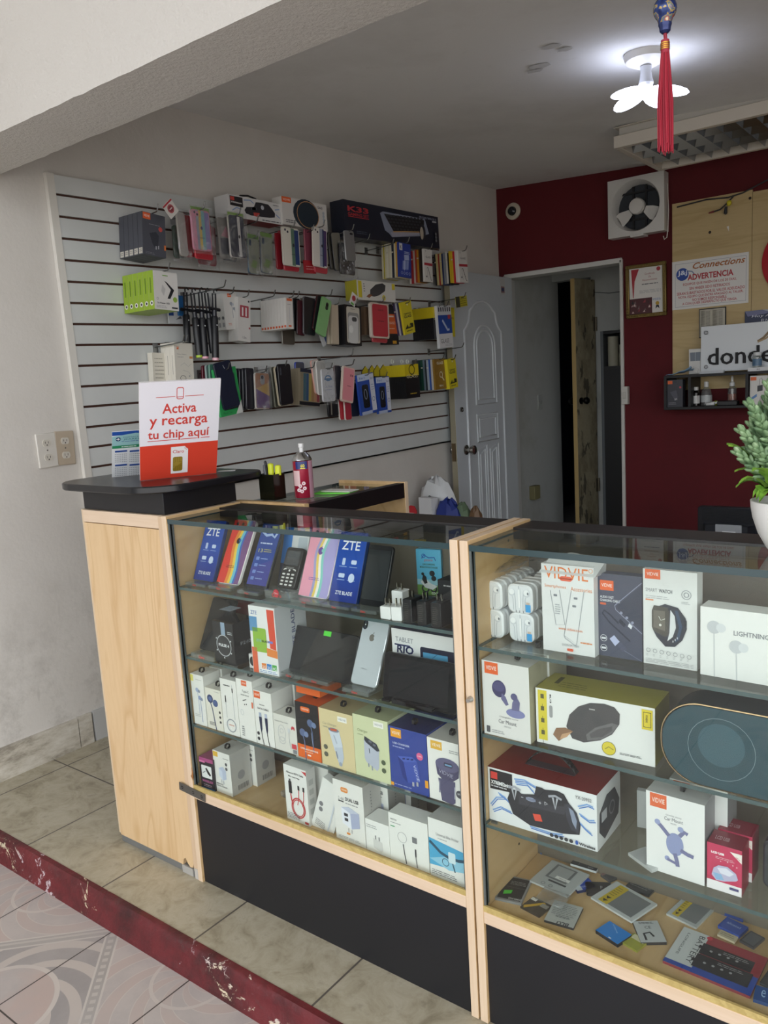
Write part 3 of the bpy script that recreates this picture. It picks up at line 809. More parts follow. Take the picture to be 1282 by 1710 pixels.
# ---------------------------------------------------------------- top shelf of the left case
ZA = Z1[3]
def zte_art(A, d):
 A.R(0, 0, 1, 1, '1749a8:.3')
 for i in range(8): A.R(0, 0.06 * i, 1, 0.06 * (i + 1), '%02x%02x%02x:.3' % (0x14 + i, 0x2f + 3 * i, 0x84 + 4 * i))
 A.T('ZTE', 0.47, 0.74, 0.13, 'e6eaf2:.5', w=0.66, bold=0.012)
 for x, z in ((0.3, 0.55), (0.68, 0.55), (0.3, 0.36), (0.68, 0.36)):
  A.R(x - 0.14, z - 0.055, x + 0.14, z - 0.047, '9fb4dc:.5')
 A.RR(0.25, 0.52, 0.36, 0.62, 0.03, 'b9c9e8:.5'); A.RR(0.58, 0.54, 0.78, 0.60, 0.04, 'c2d0ea:.5'); A.RR(0.2, 0.34, 0.42, 0.4, 0.03, 'c2d0ea:.5'); A.D(0.68, 0.345, 0.11, 'c2d0ea:.5', rz=0.13)
 A.T('ZTE BLADE', 0.5, 0.10, 0.05, 'e6eaf2:.5', w=0.62, bold=0.01)
def wavy(cols, apple):
 def f(A, d):
  n = 14; k = len(cols) - 1
  edges = [0.0] + [c[0] for c in cols[:-1]] + [1.0]
  def off(z): return 0.10 * sin(2.2 * z * pi + 0.6) * (0.4 + 0.6 * z)
  for i, (e, c) in enumerate(cols):
   a, bb_ = edges[i], edges[i + 1]
   L_ = [(min(0.985, max(0.015, a + (off(j / n) if i else 0))), 0.01 + 0.98 * j / n) for j in range(n + 1)]
   R_ = [(min(0.985, max(0.015, bb_ + (off(j / n) if i < k else 0))), 0.01 + 0.98 * j / n) for j in range(n + 1)]
   y = A.b.y_(None)
   vs_ = []
   for p, q in zip(L_, R_): vs_ += [(p[0] * A.w, y, p[1] * A.h), (q[0] * A.w, y, q[1] * A.h)]
   A.b.add(vs_, [(2 * j, 2 * j + 1, 2 * j + 3, 2 * j + 2) for j in range(n)], c)
  A.D(0.46, 0.665, 0.085, apple, rz=0.1); A.D(0.53, 0.672, 0.045, cols[-2][1]); A.P([(0.45, 0.715), (0.5, 0.74), (0.49, 0.718)], apple)
  A.L(0.25, 0.62, 0.27, 2, 0.025, apple, 0.008)
  A.RR(0.06, 0.88, 0.62, 0.975, 0.1, cols[0][1]); A.D(0.2, 0.93, 0.055, '4a3a40:.2'); A.D(0.45, 0.93, 0.055, '4a3a40:.2')
 return f
RB = [(0.33, 'd6392f:.3'), (0.46, 'e38a3a:.3'), (0.57, 'e8c34a:.3'), (0.68, '6fbccb:.3'), (0.76, '3a63b5:.3'), (1, '77507f:.3')]
PB_ = [(0.36, 'e39ab0:.3'), (0.44, '9f9cc8:.3'), (0.52, 'e6c664:.3'), (0.60, 'f0ede6:.3'), (0.68, '84c9c0:.3'), (1, 'a79fd3:.3')]
YA = 1.305
def leaner(name, label, cat, bl, br, tl, t_, r, body, front, art, y0=YA, st=True, group=None, stw=1.0, stl=None, ch=0.0012):
 p, w, h, ln = leanfit(bl, br, tl, y0)
 o = slab(name, label, cat, p, ln, w, h, t_, r, body, front, art, group, ch=ch)
 if st:
  ex = w * (stw - 1) / 2
  zsh = max(z for z in Z1 if z < p.z + 0.004)
  stand(stl or 'clear acrylic stand under the ' + label.split(',')[0][:60], p.x - ex, p.x + w + ex, y0 + 0.003, zsh, max(p.z, zsh + 0.008), ln)
 return o
leaner('phone_box', 'blue phone box with white print, leftmost on the top shelf', 'phone box', (323, 967), (355, 972), (346, 868), 0.012, 0.003, '14306f:.3', '14306f:.3', zte_art, stl='clear acrylic stand under the leftmost blue phone box')
leaner('phone_case', 'phone case with red, yellow, blue and purple waves', 'phone case', (361, 972), (397, 979), (393, 867), 0.010, 0.012, 'efeaea:.3', 'd6392f:.3', wavy(RB, '1d1a22:.3'), stl='clear acrylic stand under the red and purple wave case')
def blue_phone(A, d):
 A.R(0.03, 0.05, 0.97, 0.98, '1c3f8f:.2')
 A.P([(0.03, 0.05), (0.97, 0.05), (0.97, 0.45), (0.03, 0.3)], '3a3f8e:.2')
 A.S([(0.1, 0.86), (0.35, 0.8), (0.6, 0.82), (0.75, 0.78), (0.9, 0.9)], 0.09, '9fb4dc:.3')
 A.T('13', 0.16, 0.54, 0.055, 'c8c46a:.4', al='L', w=0.2); A.L(0.42, 0.8, 0.58, 2, 0.03, 'a6a05a:.4', 0.012)
 A.L(0.16, 0.8, 0.67, 1, 0.03, 'b9c6e6:.4', 0.02)
 for k in range(4): A.RR(0.16, 0.42 - k * 0.1, 0.32, 0.47 - k * 0.1, 0.02, '6a84c6:.3'); A.L(0.38, 0.75, 0.44 - k * 0.1, 1, 0.03, '93a7da:.3', 0.012)
leaner('smartphone', 'blue-screened black smartphone between the two wave cases', 'phone', (409, 980), (443, 985), (440, 872), 0.010, 0.006, '17171c:.25', '14142a:.15', blue_phone, stl='clear acrylic stand under the blue-screened smartphone')
def keypad(A, d):
 A.RR(0.12, 0.56, 0.88, 0.92, 0.03, '3d4044:.12'); A.RR(0.17, 0.74, 0.83, 0.90, 0.02, '4b4f52:.12')
 A.L(0.25, 0.75, 0.50, 2, 0.03, '9a9a98:.4', 0.012)
 A.S([(0.15, 0.43), (0.2, 0.46), (0.3, 0.46)], 0.05, 'cfcfcd:.4'); A.S([(0.7, 0.46), (0.8, 0.46), (0.86, 0.43)], 0.05, 'cfcfcd:.4'); A.D(0.5, 0.43, 0.05, 'd8d8d6:.4')
 for i in range(3):
  for j in range(4): A.RR(0.14 + i * 0.27, 0.06 + j * 0.085, 0.31 + i * 0.27, 0.10 + j * 0.085, 0.03, 'd2d2d0:.4')
leaner('keypad_phone', 'small black keypad phone on a clear stand', 'phone', (462, 980), (490, 984), (480, 913), 0.014, 0.007, '131316:.3', '18181b:.3', keypad, stl='clear acrylic stand with a round red sticker under the keypad phone', stw=1.5)
p = at((462, 990), y=1.27)
b = MB(); b.T = Matrix.Translation((p.x, 1.268, p.z)) ; b.disc(0, 0, 0.0085, 'c0283a:.4', y=-0.0006, n=24); b.text('Claro', 0, -0.0025, 0.004, 'f2e9e8:.5', y=-0.001, align='C', w=0.013); b.disc(0, 0, 0.0085, 'c0283a:.4', y=0.0004, n=24)
tag(b.build('round_sticker', smooth=0), 'round red sticker on the lip of the keypad phone stand', 'sticker')
def kp_box(A, d):
 A.R(0, 0, 0.35, 1, '2a7fd4:.35'); A.RR(0.6, 0.2, 0.95, 0.85, 0.05, 'b9c3cc:.4'); A.R(0, 0, 0.3, 0.4, '12294e:.35')
p0, w, h, ln = leanfit((458, 976), (503, 982), (474, 905), 1.36)
carton('phone_box', 'white and blue phone box behind the keypad phone', 'phone box', Vector((p0.x, 1.37, ZA)), 0, 0.085, 0.15, 0.03, 'd8dadc:.4', kp_box, lean=0.3)
leaner('phone_case', 'phone case with pink, yellow and lilac waves', 'phone case', (497, 994), (546, 1001), (522, 880), 0.010, 0.014, 'ece8f0:.3', 'e39ab0:.3', wavy(PB_, '6d4a9c:.3'), stl='clear acrylic stand under the pink and lilac wave case')
leaner('phone_box', 'blue phone box with white print, to the right of the pink wave case', 'phone box', (549, 1002), (594, 1008), (570, 887), 0.012, 0.003, '14306f:.3', '14306f:.3', zte_art, stl='clear acrylic stand under the right-hand blue phone box')
def blackscr(A, d): A.RR(0.05, 0.1, 0.95, 0.92, 0.02, '2c2f31:.1'); A.D(0.5, 0.96, 0.03, '0b0b0c:.2')
leaner('smartphone', 'black smartphone with blank screen beside the white chargers', 'phone', (599, 1009), (640, 1012), (616, 909), 0.009, 0.009, '141417:.25', '16171a:.12', blackscr, stl='clear acrylic stand under the blank black smartphone')
def moto(A, d):
 A.R(0, 0, 1, 1, '5fb4d8:.35'); A.R(0, 0, 1, 0.22, '6e9a4a:.4'); A.R(0, 0.22, 1, 0.34, '9ccbd8:.4')
 A.S([(0.22, 0.8), (0.32, 0.88), (0.5, 0.82), (0.74, 0.83), (0.78, 0.76)], 0.035, '1f4aa0:.4'); A.O(0.3, 0.86, 0.08, 0.025, '1f4aa0:.4')
 A.T('JYSYT', 0.5, 0.73, 0.05, 'c23a38:.4', w=0.36, bold=0.02)
 A.T('CAR CHARGING', 0.5, 0.655, 0.04, '3d5a1e:.4', w=0.5, bold=0.02); A.T('MOBILE PHONE CHARGER', 0.5, 0.59, 0.04, '3d5a1e:.4', w=0.72, bold=0.02)
 A.D(0.62, 0.48, 0.11, '24262c:.3'); A.D(0.68, 0.37, 0.1, '2c2e34:.3')
 A.O(0.33, 0.14, 0.16, 0.06, '22242a:.4'); A.O(0.66, 0.14, 0.14, 0.06, '22242a:.4'); A.P([(0.14, 0.28), (0.3, 0.38), (0.55, 0.26), (0.82, 0.2), (0.62, 0.12), (0.32, 0.16)], 'dfe3e4:.4'); A.P([(0.2, 0.34), (0.26, 0.46), (0.38, 0.4), (0.42, 0.26), (0.3, 0.24)], '1b1d22:.4'); A.D(0.24, 0.46, 0.06, '111216:.3')
 A.T('CD-3012', 0.97, 0.02, 0.05, 'f3f3f3:.4', al='R', w=0.4, bold=0.02)
 T_, w_, h_ = face_T('right', A.w, d, A.h); A.on(T_, w_, h_); A.L(0.2, 0.85, 0.78, 7, 0.06, '36627a:.4', 0.012)
boxat('charger_box', 'light blue box picturing a motorcycle, behind the black chargers', 'box', (698, 992), (739, 995), (697, 917), ZA, 0.075, '79bfdc:.35', moto)
def style(A, d):
 A.T('STYLE', 0.08, 0.22, 0.34, '8b8f93:.4', al='L', w=1.1, bold=0.02); A.L(0.2, 0.8, 0.86, 1, 0.1, '9b9b9b:.4', 0.03); A.L(0.3, 0.95, 0.12, 1, 0.1, '9b9b9b:.4', 0.03)
carton('gadget_box', 'black box with grey lettering against the middle post, top shelf', 'box', Vector((-0.884, 1.30, ZA)), 0, 0.070, 0.088, 0.06, '1a1b1f:.3', style)
def charger(label, bl, br, tl, z, d, col, blk, y=None, cat='charger', group=None):
 loc, rz, w, h = place(bl, br, tl, z, y)
 b = MB(); b.prism(rr(0, 0, w, h, 0.003), 0, d, col, chamfer=0.001)
 if blk: Art(b, w, h).L(0.2, 0.8, 0.8, 9, 0.08, '4b4a45:.5', 0.03)
 o = b.build('phone_charger', None, loc, (0, 0, rz)); tag(o, label, cat, group)
 for k in (0.3, 0.7):
  b = MB(); b.box(w * k - 0.0008, w * k + 0.0008, d * 0.35, d * 0.35 + 0.006, h - 0.001, h + 0.015, 'c9c5b8:.25:1'); b.build('prong', o)
 return o
WG, BGp = 'white phone chargers on the top shelf', 'black phone chargers on the top shelf'
charger('white phone charger at the shelf edge, left of two', (635, 1033), (652.5, 1035.5), (634, 1012), ZA, 0.028, 'e6e6e6:.3', 0, group=WG)
charger('white phone charger at the shelf edge, right of two, beside the black chargers', (653.5, 1036.5), (671, 1038), (653, 1013.5), ZA, 0.028, 'e6e6e6:.3', 0, group=WG)
charger('white phone charger standing highest, behind the other two white ones', (655, 1021), (673, 1023), (654.5, 986), ZA, 0.028, 'e6e6e6:.3', 0, y=1.325, group=WG)
charger('black phone charger next to the white chargers', (673.5, 1039), (688, 1041.5), (672, 1000), ZA, 0.040, '1c1c1f:.35', 1, group=BGp)
charger('black phone charger, middle of three', (697, 1043), (712, 1045.5), (695, 1003), ZA, 0.040, '1c1c1f:.35', 1, group=BGp)
charger('black phone charger nearest the middle post', (720, 1047), (737, 1050), (718, 1006), ZA, 0.040, '1c1c1f:.35', 1, group=BGp)
# ---------------------------------------------------------------- second shelf of the left case
ZB_ = Z1[2]
def tabl(A, d): A.RR(0.10, 0.09, 0.90, 0.91, 0.01, '1d2023:.08')
leaner('tablet', 'dark upright tablet tipped against the left end of the second shelf', 'tablet', (332, 1083), (370, 1090), (356, 996), 0.010, 0.006, '151518:.3', '1b1c1e:.12', tabl, y0=1.285, stl='clear acrylic stand under the dark upright tablet')
def pulse(A, d):
 A.O(0.5, 0.44, 0.36, 0.03, 'b9bbc0:.3'); A.D(0.5, 0.44, 0.33, '24252b:.3'); A.T('PULSE 4', 0.5, 0.41, 0.07, 'eceef2:.4', w=0.5, bold=0.03)
 for k in range(6): A.D(0.5 + 0.40 * cos(k * pi / 3 + 0.5), 0.44 + 0.40 * sin(k * pi / 3 + 0.5) * A.w / A.h, 0.025, 'd5d6da:.3')
 A.R(0.42, 0.7, 0.62, 1.0, '8fa2b8:.3'); A.L(0.72, 0.96, 0.78, 2, 0.04, 'c9cbd0:.4', 0.015)
 T_, w_, h_ = face_T('right', A.w, d, A.h); A.on(T_, w_, h_); A.T('P240', 0.5, 0.45, 0.08, '8d9096:.4', w=0.45)
 T_, w_, h_ = face_T('top', 0.0744, d, 0.1355); A.on(T_, w_, h_); A.R(0.3, 0.1, 0.85, 0.6, 'a8b0bc:.35'); A.L(0.36, 0.8, 0.5, 3, 0.12, '55606f:.4', 0.03)
boxat('gadget_box', 'glossy black box with a white ring, beside the tall white phone box', 'box', (360, 1104), (394, 1113), (355.4, 1036), ZB_, 0.075, '15161b:.12', pulse)
b = MB(); b.box(0, 0.032, 0, 0.05, 0, 0.035, 'd8d8d8:.35'); b.disc(0.015, 0.018, 0.0125, '0d0d10:.15', y=-0.001, n=24)
p = at((411, 1117), z=ZB_)
tag(b.build('speaker_box', None, (p.x, p.y + 0.012, ZB_), smooth=0), 'small white box with a black disc between black and white boxes', 'box')
p = at((402, 1030), y=1.42)
carton('accessory_box', 'dull red box lying behind the glossy black box', 'box', Vector((p.x - 0.02, 1.41, ZB_)), 0.1, 0.13, at((405, 1008), y=1.41).z - ZB_, 0.05, '6a1418:.5')
def ztebox(A, d):
 A.T('ZTE', 0.2, 0.875, 0.055, '3567ad:.4', w=0.24, bold=0.005)
 A.R(0.0, 0.62, 0.30, 0.84, '5b90bd:.4'); A.P([(0.70, 0.97), (0.97, 0.97), (0.97, 0.38), (0.74, 0.40)], 'd6492f:.4')
 A.RR(0.10, 0.32, 0.62, 0.68, 0.05, '8cb63a:.4'); A.R(0.10, 0.62, 0.30, 0.68, '5f8f4a:.4'); A.P([(0.60, 0.28), (1.0, 0.26), (1.0, 0.375), (0.60, 0.40)], 'e0813a:.4')
 A.R(0.02, 0.0, 0.22, 0.38, 'd9603a:.4'); A.R(0.10, 0.32, 0.22, 0.38, 'b8803a:.4')
 A.T('ZTE', 0.22, 0.475, 0.035, '7ab0d8:.4', al='L', w=0.2); A.T('BLADE', 0.45, 0.475, 0.032, '1d1d22:.4', al='L', w=0.28, bold=0.02); A.R(0.70, 0.475, 0.86, 0.507, '6f7fd0:.4')
 A.R(0.34, 0.01, 0.97, 0.165, 'eef0f2:.4')
 for k, (c, s_) in enumerate((('e0813a:.4', '2G'), ('2f7cc4:.4', '3G'), ('4aa54a:.4', '4G'))):
  A.R(0.36 + k * 0.2, 0.075, 0.54 + k * 0.2, 0.16, c); A.T(s_, 0.45 + k * 0.2, 0.08, 0.045, 'f2f2f2:.4', w=0.14)
 A.L(0.27, 0.95, 0.045, 2, 0.022, '5a7fb5:.4', 0.008)
 T_, w_, h_ = face_T('right', A.w, d, A.h); A.on(T_, w_, h_); A.T('ZTE BLADE', 0.62, 0.3, 0.08, '3d4a78:.4', al='L', w=0.9, rot=pi / 2, bold=0.01)
boxat('phone_box', 'tall white phone box with red, green and blue blocks', 'phone box', (423.5, 1121), (466.5, 1130), (413, 1010), ZB_, 0.11, 'e4e4e4:.35', ztebox, faces=dict(right='c9ccd1:.4'))
def tab_art(A, d):
 A.R(0.14, 0.1, 0.88, 0.9, '1b1e20:.06'); A.R(0.47, 0.88, 0.585, 0.985, '52d63a:.5')
p, w, h, ln = leanfit((478, 1120), (584, 1137), (493.5, 1043), 1.30)
slab('tablet', 'black tablet with a green price sticker on the second shelf', 'tablet', p, ln, w, h, 0.010, 0.007, '131316:.3', '16171a:.12', tab_art)
for k, (a, c_) in enumerate(((0.0, 0.36), (0.38, 0.78))):
 stand('clear acrylic stand under the %s half of the green-stickered tablet' % ('left', 'right')[k], p.x + a * w, p.x + c_ * w, 1.303, ZB_, max(p.z, ZB_ + 0.012), ln)
def apple_(A, x, z, r, c, bg):
 A.D(x, z, r, c, rz=r * 1.1); A.D(x + r * 1.15, z + 0.15 * r * A.w / A.h, r * 0.5, bg); A.P([(x, z + r * 1.15 * A.w / A.h), (x + r * 0.5, z + r * 1.9 * A.w / A.h), (x + r * 0.55, z + r * 1.35 * A.w / A.h)], c)
def iph(A, d):
 A.RR(0.02, 0.84, 0.2, 0.985, 0.09, '17181c:.15'); A.D(0.11, 0.95, 0.05, '3c3f48:.1'); A.D(0.11, 0.915, 0.022, 'f0f0ec:.2'); A.D(0.11, 0.875, 0.05, '3c3f48:.1')
 apple_(A, 0.46, 0.73, 0.10, '6f6c66:.2', 'b8bec4:.22'); A.T('iPhone', 0.42, 0.24, 0.02, '7d8288:.3', w=0.2)
leaner('smartphone', 'white smartphone showing its back, left of the tablet box', 'phone', (584, 1140), (627, 1150), (608, 1033), 0.008, 0.009, 'c9ced3:.15:.6', 'b8bec4:.22', iph, y0=1.295, stl='clear acrylic stand under the white smartphone')
pr_ = at((769, 1178), z=ZB_)
def rio(A, d):
 A.T('TABLET', 0.06, 0.80, 0.075, '8a8f96:.4', al='L', w=0.27, bold=0.01); A.T('RIO', 0.07, 0.62, 0.13, '1c2754:.4', al='L', w=0.26, bold=0.03, shear=0.1); A.S([(0.04, 0.75), (0.28, 0.75)], 0.02, '1c2754:.4')
 A.RR(0.43, 0.1, 0.94, 0.78, 0.03, '20253c:.3'); A.R(0.47, 0.1, 0.83, 0.70, '57a3cf:.3'); A.S([(0.5, 0.55), (0.6, 0.62), (0.68, 0.7)], 0.006, '1d5d84:.3')
 T_, w_, h_ = face_T('top', A.w, d, A.h); A.on(T_, w_, h_); A.T('RIDGE', 0.12, 0.4, 0.35, 'a8b0c8:.4', al='L', w=0.22)
yb_ = 1.335
x0 = at((653, 1048), y=yb_); x1 = at((766, 1064), y=yb_)
carton('tablet_box', 'white tablet box with dark blue lid behind a black tablet', 'box', Vector((x0.x, yb_, ZB_)), 0, min(x1.x, -0.820) - x0.x, x0.z - ZB_, 0.05, 'e2e2e2:.35', rio, faces=dict(top='1f2749:.4'))
def tab2(A, d): A.RR(0.08, 0.1, 0.9, 0.92, 0.005, '202124:.06')
p, w, h, ln = leanfit((638, 1167), (759, 1193), (642, 1087), 1.285)
slab('tablet', 'black tablet in front of the white tablet box', 'tablet', p, ln, w, h, 0.010, 0.008, '141417:.3', '17181b:.12', tab2)
b = MB()
b.box(0.05 * w, 0.16 * w, -0.012, 0.09, 0.0, 0.004, '1a1a1c:.35'); b.box(0.62 * w, 0.73 * w, -0.012, 0.09, 0.0, 0.004, '1a1a1c:.35')
zl = p.z - ZB_
b.prism([(0.2 * w, 0.0), (0.75 * w, 0.0), (0.75 * w, zl + 0.012), (0.56 * w, zl + 0.010), (0.52 * w, zl + 0.003), (0.42 * w, zl + 0.003), (0.38 * w, zl + 0.011), (0.2 * w, zl + 0.012)], -0.013, -0.0105, '202124:.25')
b.box(0.2 * w, 0.75 * w, -0.0105, 0.012, 0, max(zl - 0.001, 0.002), '1a1a1c:.35')
tag(b.build('tablet_stand', None, (p.x, 1.283, ZB_), smooth=0), 'black plastic stand holding the tablet near the middle post', 'display stand')
# ---------------------------------------------------------------- third shelf of the left case: a row of hanging cartons
ZC = Z1[1]
def buds(A, x, z, s_, c, c2='8a93a8:.3'):
 A.D(x, z, 0.10 * s_, c); A.D(x + 0.12 * s_, z - 0.02, 0.075 * s_, c2); A.S([(x, z), (x + 0.05 * s_, z - 0.12 * s_), (x + 0.06 * s_, z - 0.4 * s_)], 0.03 * s_, c)
def a_c1(A, d):
 A.R(0, 0.86, 0.22, 0.985, 'e2d66a:.4'); A.L(0.4, 0.9, 0.9, 1, 0.05, 'b9b9b6:.5', 0.012)
 buds(A, 0.45, 0.70, 1.2, 'a9b4d2:.35'); buds(A, 0.62, 0.55, 1.2, '8f9cc4:.35'); A.L(0.15, 0.6, 0.2, 2, 0.03, 'b9b9b6:.5', 0.012)
def a_c2(A, d):
 A.D(0.3, 0.74, 0.19, '2c3d6b:.3'); A.D(0.62, 0.66, 0.16, '44578a:.3'); A.D(0.3, 0.74, 0.1, '56699e:.3'); A.S([(0.28, 0.7), (0.4, 0.5), (0.55, 0.0)], 0.05, '2c3d6b:.3')
 for k in range(3): A.D(0.86, 0.46 - k * 0.12, 0.06, '2a2a30:.4')
 A.L(0.15, 0.55, 0.16, 3, 0.03, '57575c:.5', 0.014); A.L(0.6, 0.95, 0.94, 1, 0.03, 'a5a5a2:.5', 0.012)
def a_c3(A, d):
 A.L(0.2, 0.65, 0.88, 1, 0.03, '38383c:.5', 0.02); A.S([(0.75, 0.92), (0.77, 0.3)], 0.025, 'b7bac0:.4'); A.S([(0.28, 0.72), (0.28, 0.3)], 0.025, 'b7bac0:.4'); A.R(0.72, 0.78, 0.78, 0.86, '222226:.4'); A.R(0.25, 0.58, 0.31, 0.70, '222226:.4')
 A.O(0.52, 0.17, 0.30, 0.05, '8d9299:.4'); A.O(0.52, 0.17, 0.26, 0.02, 'c9ccd1:.4'); A.T('VIDVIE', 0.52, 0.165, 0.025, 'd06a52:.4', w=0.34)
def a_c4(A, d):
 logo(A, 0.33, 0.90, 0.66, 0.985); A.T('Type-C', 0.34, 0.78, 0.05, '55555a:.4', al='L', w=0.42); A.L(0.25, 0.8, 0.735, 1, 0.03, 'a9a9a6:.5', 0.02)
 A.S([(0.35, 0.65), (0.58, 0.68)], 0.03, '2d2d33:.4'); A.D(0.45, 0.59, 0.03, '2d2d33:.4'); A.D(0.56, 0.60, 0.03, '2d2d33:.4'); A.O(0.25, 0.45, 0.09, 0.02, 'c5c8cc:.4', rz=0.14)
 A.RR(0.88, 0.56, 0.98, 0.66, 0.02, 'd9765a:.4'); A.L(0.16, 0.36, 0.2, 5, 0.035, '8b8b8e:.5', 0.016)
def a_c5(A, d):
 logo(A, 0.03, 0.86, 0.38, 0.985); A.L(0.3, 0.62, 0.74, 1, 0.03, '9a9a98:.5', 0.02); A.T('DATA CABLE', 0.5, 0.66, 0.035, '45454b:.4', w=0.62, bold=0.02)
 for x, t_ in ((0.24, 'a6aec4:.4'), (0.56, 'b9bfd6:.4')):
  A.R(x, 0.52, x + 0.14, 0.60, t_); A.P([(x - 0.01, 0.52), (x + 0.15, 0.52), (x + 0.13, 0.3), (x + 0.09, 0.24), (x + 0.05, 0.24), (x + 0.02, 0.3)], '22294a:.4'); A.S([(x + 0.07, 0.25), (x + 0.10, 0.12), (x + 0.16, 0.0)], 0.035, '22222b:.4')
 A.D(0.13, 0.2, 0.075, '2a2a30:.4'); A.D(0.13, 0.1, 0.075, '2a2a30:.4')
def a_c6(A, d):
 A.T('Adapter Data Cable', 0.05, 0.78, 0.05, '6f6f73:.4', al='L', w=0.6)
 for k in range(5): A.D(0.86 + 0.05 * cos(pi * k / 4), 0.70 + 0.03 * sin(pi * k / 4), 0.028, 'c43a48:.4', rz=0.05)
 A.O(0.35, 0.5, 0.17, 0.015, 'b9bbc0:.4', rz=0.28); A.O(0.35, 0.56, 0.08, 0.012, 'b9bbc0:.4'); A.O(0.35, 0.3, 0.15, 0.015, 'b9bbc0:.4', rz=0.12); A.S([(0.67, 0.62), (0.67, 0.3), (0.72, 0.12)], 0.02, 'b9bbc0:.4'); A.R(0.63, 0.56, 0.73, 0.68, 'cfd1d4:.4')
 A.R(0.76, 0.15, 0.97, 0.28, 'cf4550:.4'); A.R(0.8, 0.02, 0.97, 0.13, '85858a:.5')
def a_c7(A, d):
 A.R(0, 0, 1, 0.24, 'e2661f:.4'); logo(A, 0.24, 0.84, 0.64, 0.93, rnd_=0.06, c='e2661f:.4')
 buds(A, 0.62, 0.66, 1.3, '5a6a90:.3', '7384aa:.3'); buds(A, 0.26, 0.46, 1.3, '5a6a90:.3', '7384aa:.3'); A.S([(0.64, 0.5), (0.68, 0.25)], 0.02, '8791ab:.4')
 A.T('SUPER BASS EARPHONE', 0.5, 0.155, 0.032, 'f4ede4:.4', w=0.76, bold=0.02); A.L(0.3, 0.7, 0.12, 1, 0.02, 'f0c9ae:.4', 0.012); A.R(0.43, 0.06, 0.57, 0.085, 'f4ede4:.4')
def a_car(A, d):
 A.R(0.56, 0.84, 0.83, 0.93, 'eeebe4:.4'); A.T('VIDVIE', 0.695, 0.865, 0.035, '7a7f8d:.4', w=0.22); A.T('Car Charger', 0.10, 0.72, 0.05, '8d8a78:.4', al='L', w=0.42); A.L(0.1, 0.3, 0.68, 1, 0.02, 'a39f8a:.4', 0.015)
 A.P([(0.27, 0.66), (0.58, 0.69), (0.66, 0.44), (0.66, 0.34), (0.42, 0.30)], 'ccd3df:.35'); A.D(0.425, 0.665, 0.16, '7f8494:.3', rz=0.05); A.S([(0.33, 0.665), (0.52, 0.675)], 0.05, 'c85d42:.3')
 A.P([(0.42, 0.36), (0.66, 0.40), (0.68, 0.22), (0.62, 0.1), (0.52, 0.1), (0.46, 0.2)], 'bcc4d2:.35'); A.D(0.57, 0.09, 0.05, '9da5b5:.3'); A.S([(0.46, 0.3), (0.5, 0.18)], 0.03, '6c7488:.3'); A.S([(0.42, 0.58), (0.5, 0.44)], 0.03, 'a7aebc:.35')
 A.D(0.15, 0.33, 0.06, '5a5a4e:.4'); A.D(0.15, 0.2, 0.06, '5a5a4e:.4')
def a_chg(A, d):
 A.R(0.6, 0.87, 0.88, 0.96, 'eeebe4:.4'); A.T('VIDVIE', 0.74, 0.895, 0.035, '7a7f8d:.4', w=0.22); A.T('Charger', 0.12, 0.72, 0.06, '86906a:.4', al='L', w=0.3); A.L(0.12, 0.3, 0.68, 1, 0.02, 'a2aa84:.4', 0.015)
 A.P([(0.30, 0.62), (0.72, 0.52), (0.70, 0.22), (0.64, 0.16), (0.34, 0.26), (0.29, 0.32)], 'b7bccb:.3'); A.P([(0.32, 0.68), (0.66, 0.6), (0.74, 0.5), (0.66, 0.48), (0.36, 0.58), (0.31, 0.62)], '3a3d47:.3'); A.S([(0.44, 0.62), (0.52, 0.6)], 0.05, '6e7380:.3'); A.S([(0.56, 0.58), (0.63, 0.565)], 0.05, '6e7380:.3')
 A.R(0.38, 0.19, 0.415, 0.25, '8f94a2:.3'); A.R(0.48, 0.15, 0.515, 0.22, '8f94a2:.3'); A.S([(0.44, 0.5), (0.45, 0.42)], 0.02, '444853:.3')
 A.D(0.83, 0.33, 0.06, '4e5a44:.4'); A.D(0.83, 0.2, 0.06, '4e5a44:.4')
def a_blue(A, d):
 logo(A, 0.06, 0.83, 0.34, 0.97, c='e8a02c:.4'); A.T('USB CHARGER', 0.1, 0.72, 0.032, 'c5cbe6:.4', al='L', w=0.45, bold=0.02); A.L(0.1, 0.45, 0.67, 1, 0.02, '97a1cf:.4', 0.018)
 A.D(0.81, 0.62, 0.085, 'd8628f:.4'); A.T('2.4A', 0.81, 0.612, 0.025, 'f5e8ee:.4', w=0.11)
 A.P([(0.22, 0.53), (0.60, 0.58), (0.74, 0.52), (0.37, 0.46)], '4d62b8:.3'); A.P([(0.22, 0.53), (0.37, 0.46), (0.46, 0.13), (0.33, 0.2)], '24357f:.3'); A.P([(0.37, 0.46), (0.74, 0.52), (0.80, 0.2), (0.46, 0.13)], '3d52a8:.3')
 for k in range(3): A.S([(0.35 + k * 0.11, 0.505 + k * 0.012), (0.42 + k * 0.11, 0.52 + k * 0.012)], 0.03, '18235c:.3')
 A.T('VIDVIE', 0.62, 0.45, 0.05, 'c3cae8:.4', al='L', w=0.36, rot=-1.3); A.R(0.58, 0.10, 0.63, 0.17, 'c9cdd6:.3:.6'); A.R(0.69, 0.12, 0.74, 0.19, 'c9cdd6:.3:.6')
 A.R(0.0, 0.02, 0.08, 0.075, 'e8a02c:.4'); A.R(0.92, 0.14, 1.0, 0.26, 'e8a02c:.4'); A.L(0.1, 0.6, 0.05, 1, 0.02, '97a1cf:.4', 0.014)
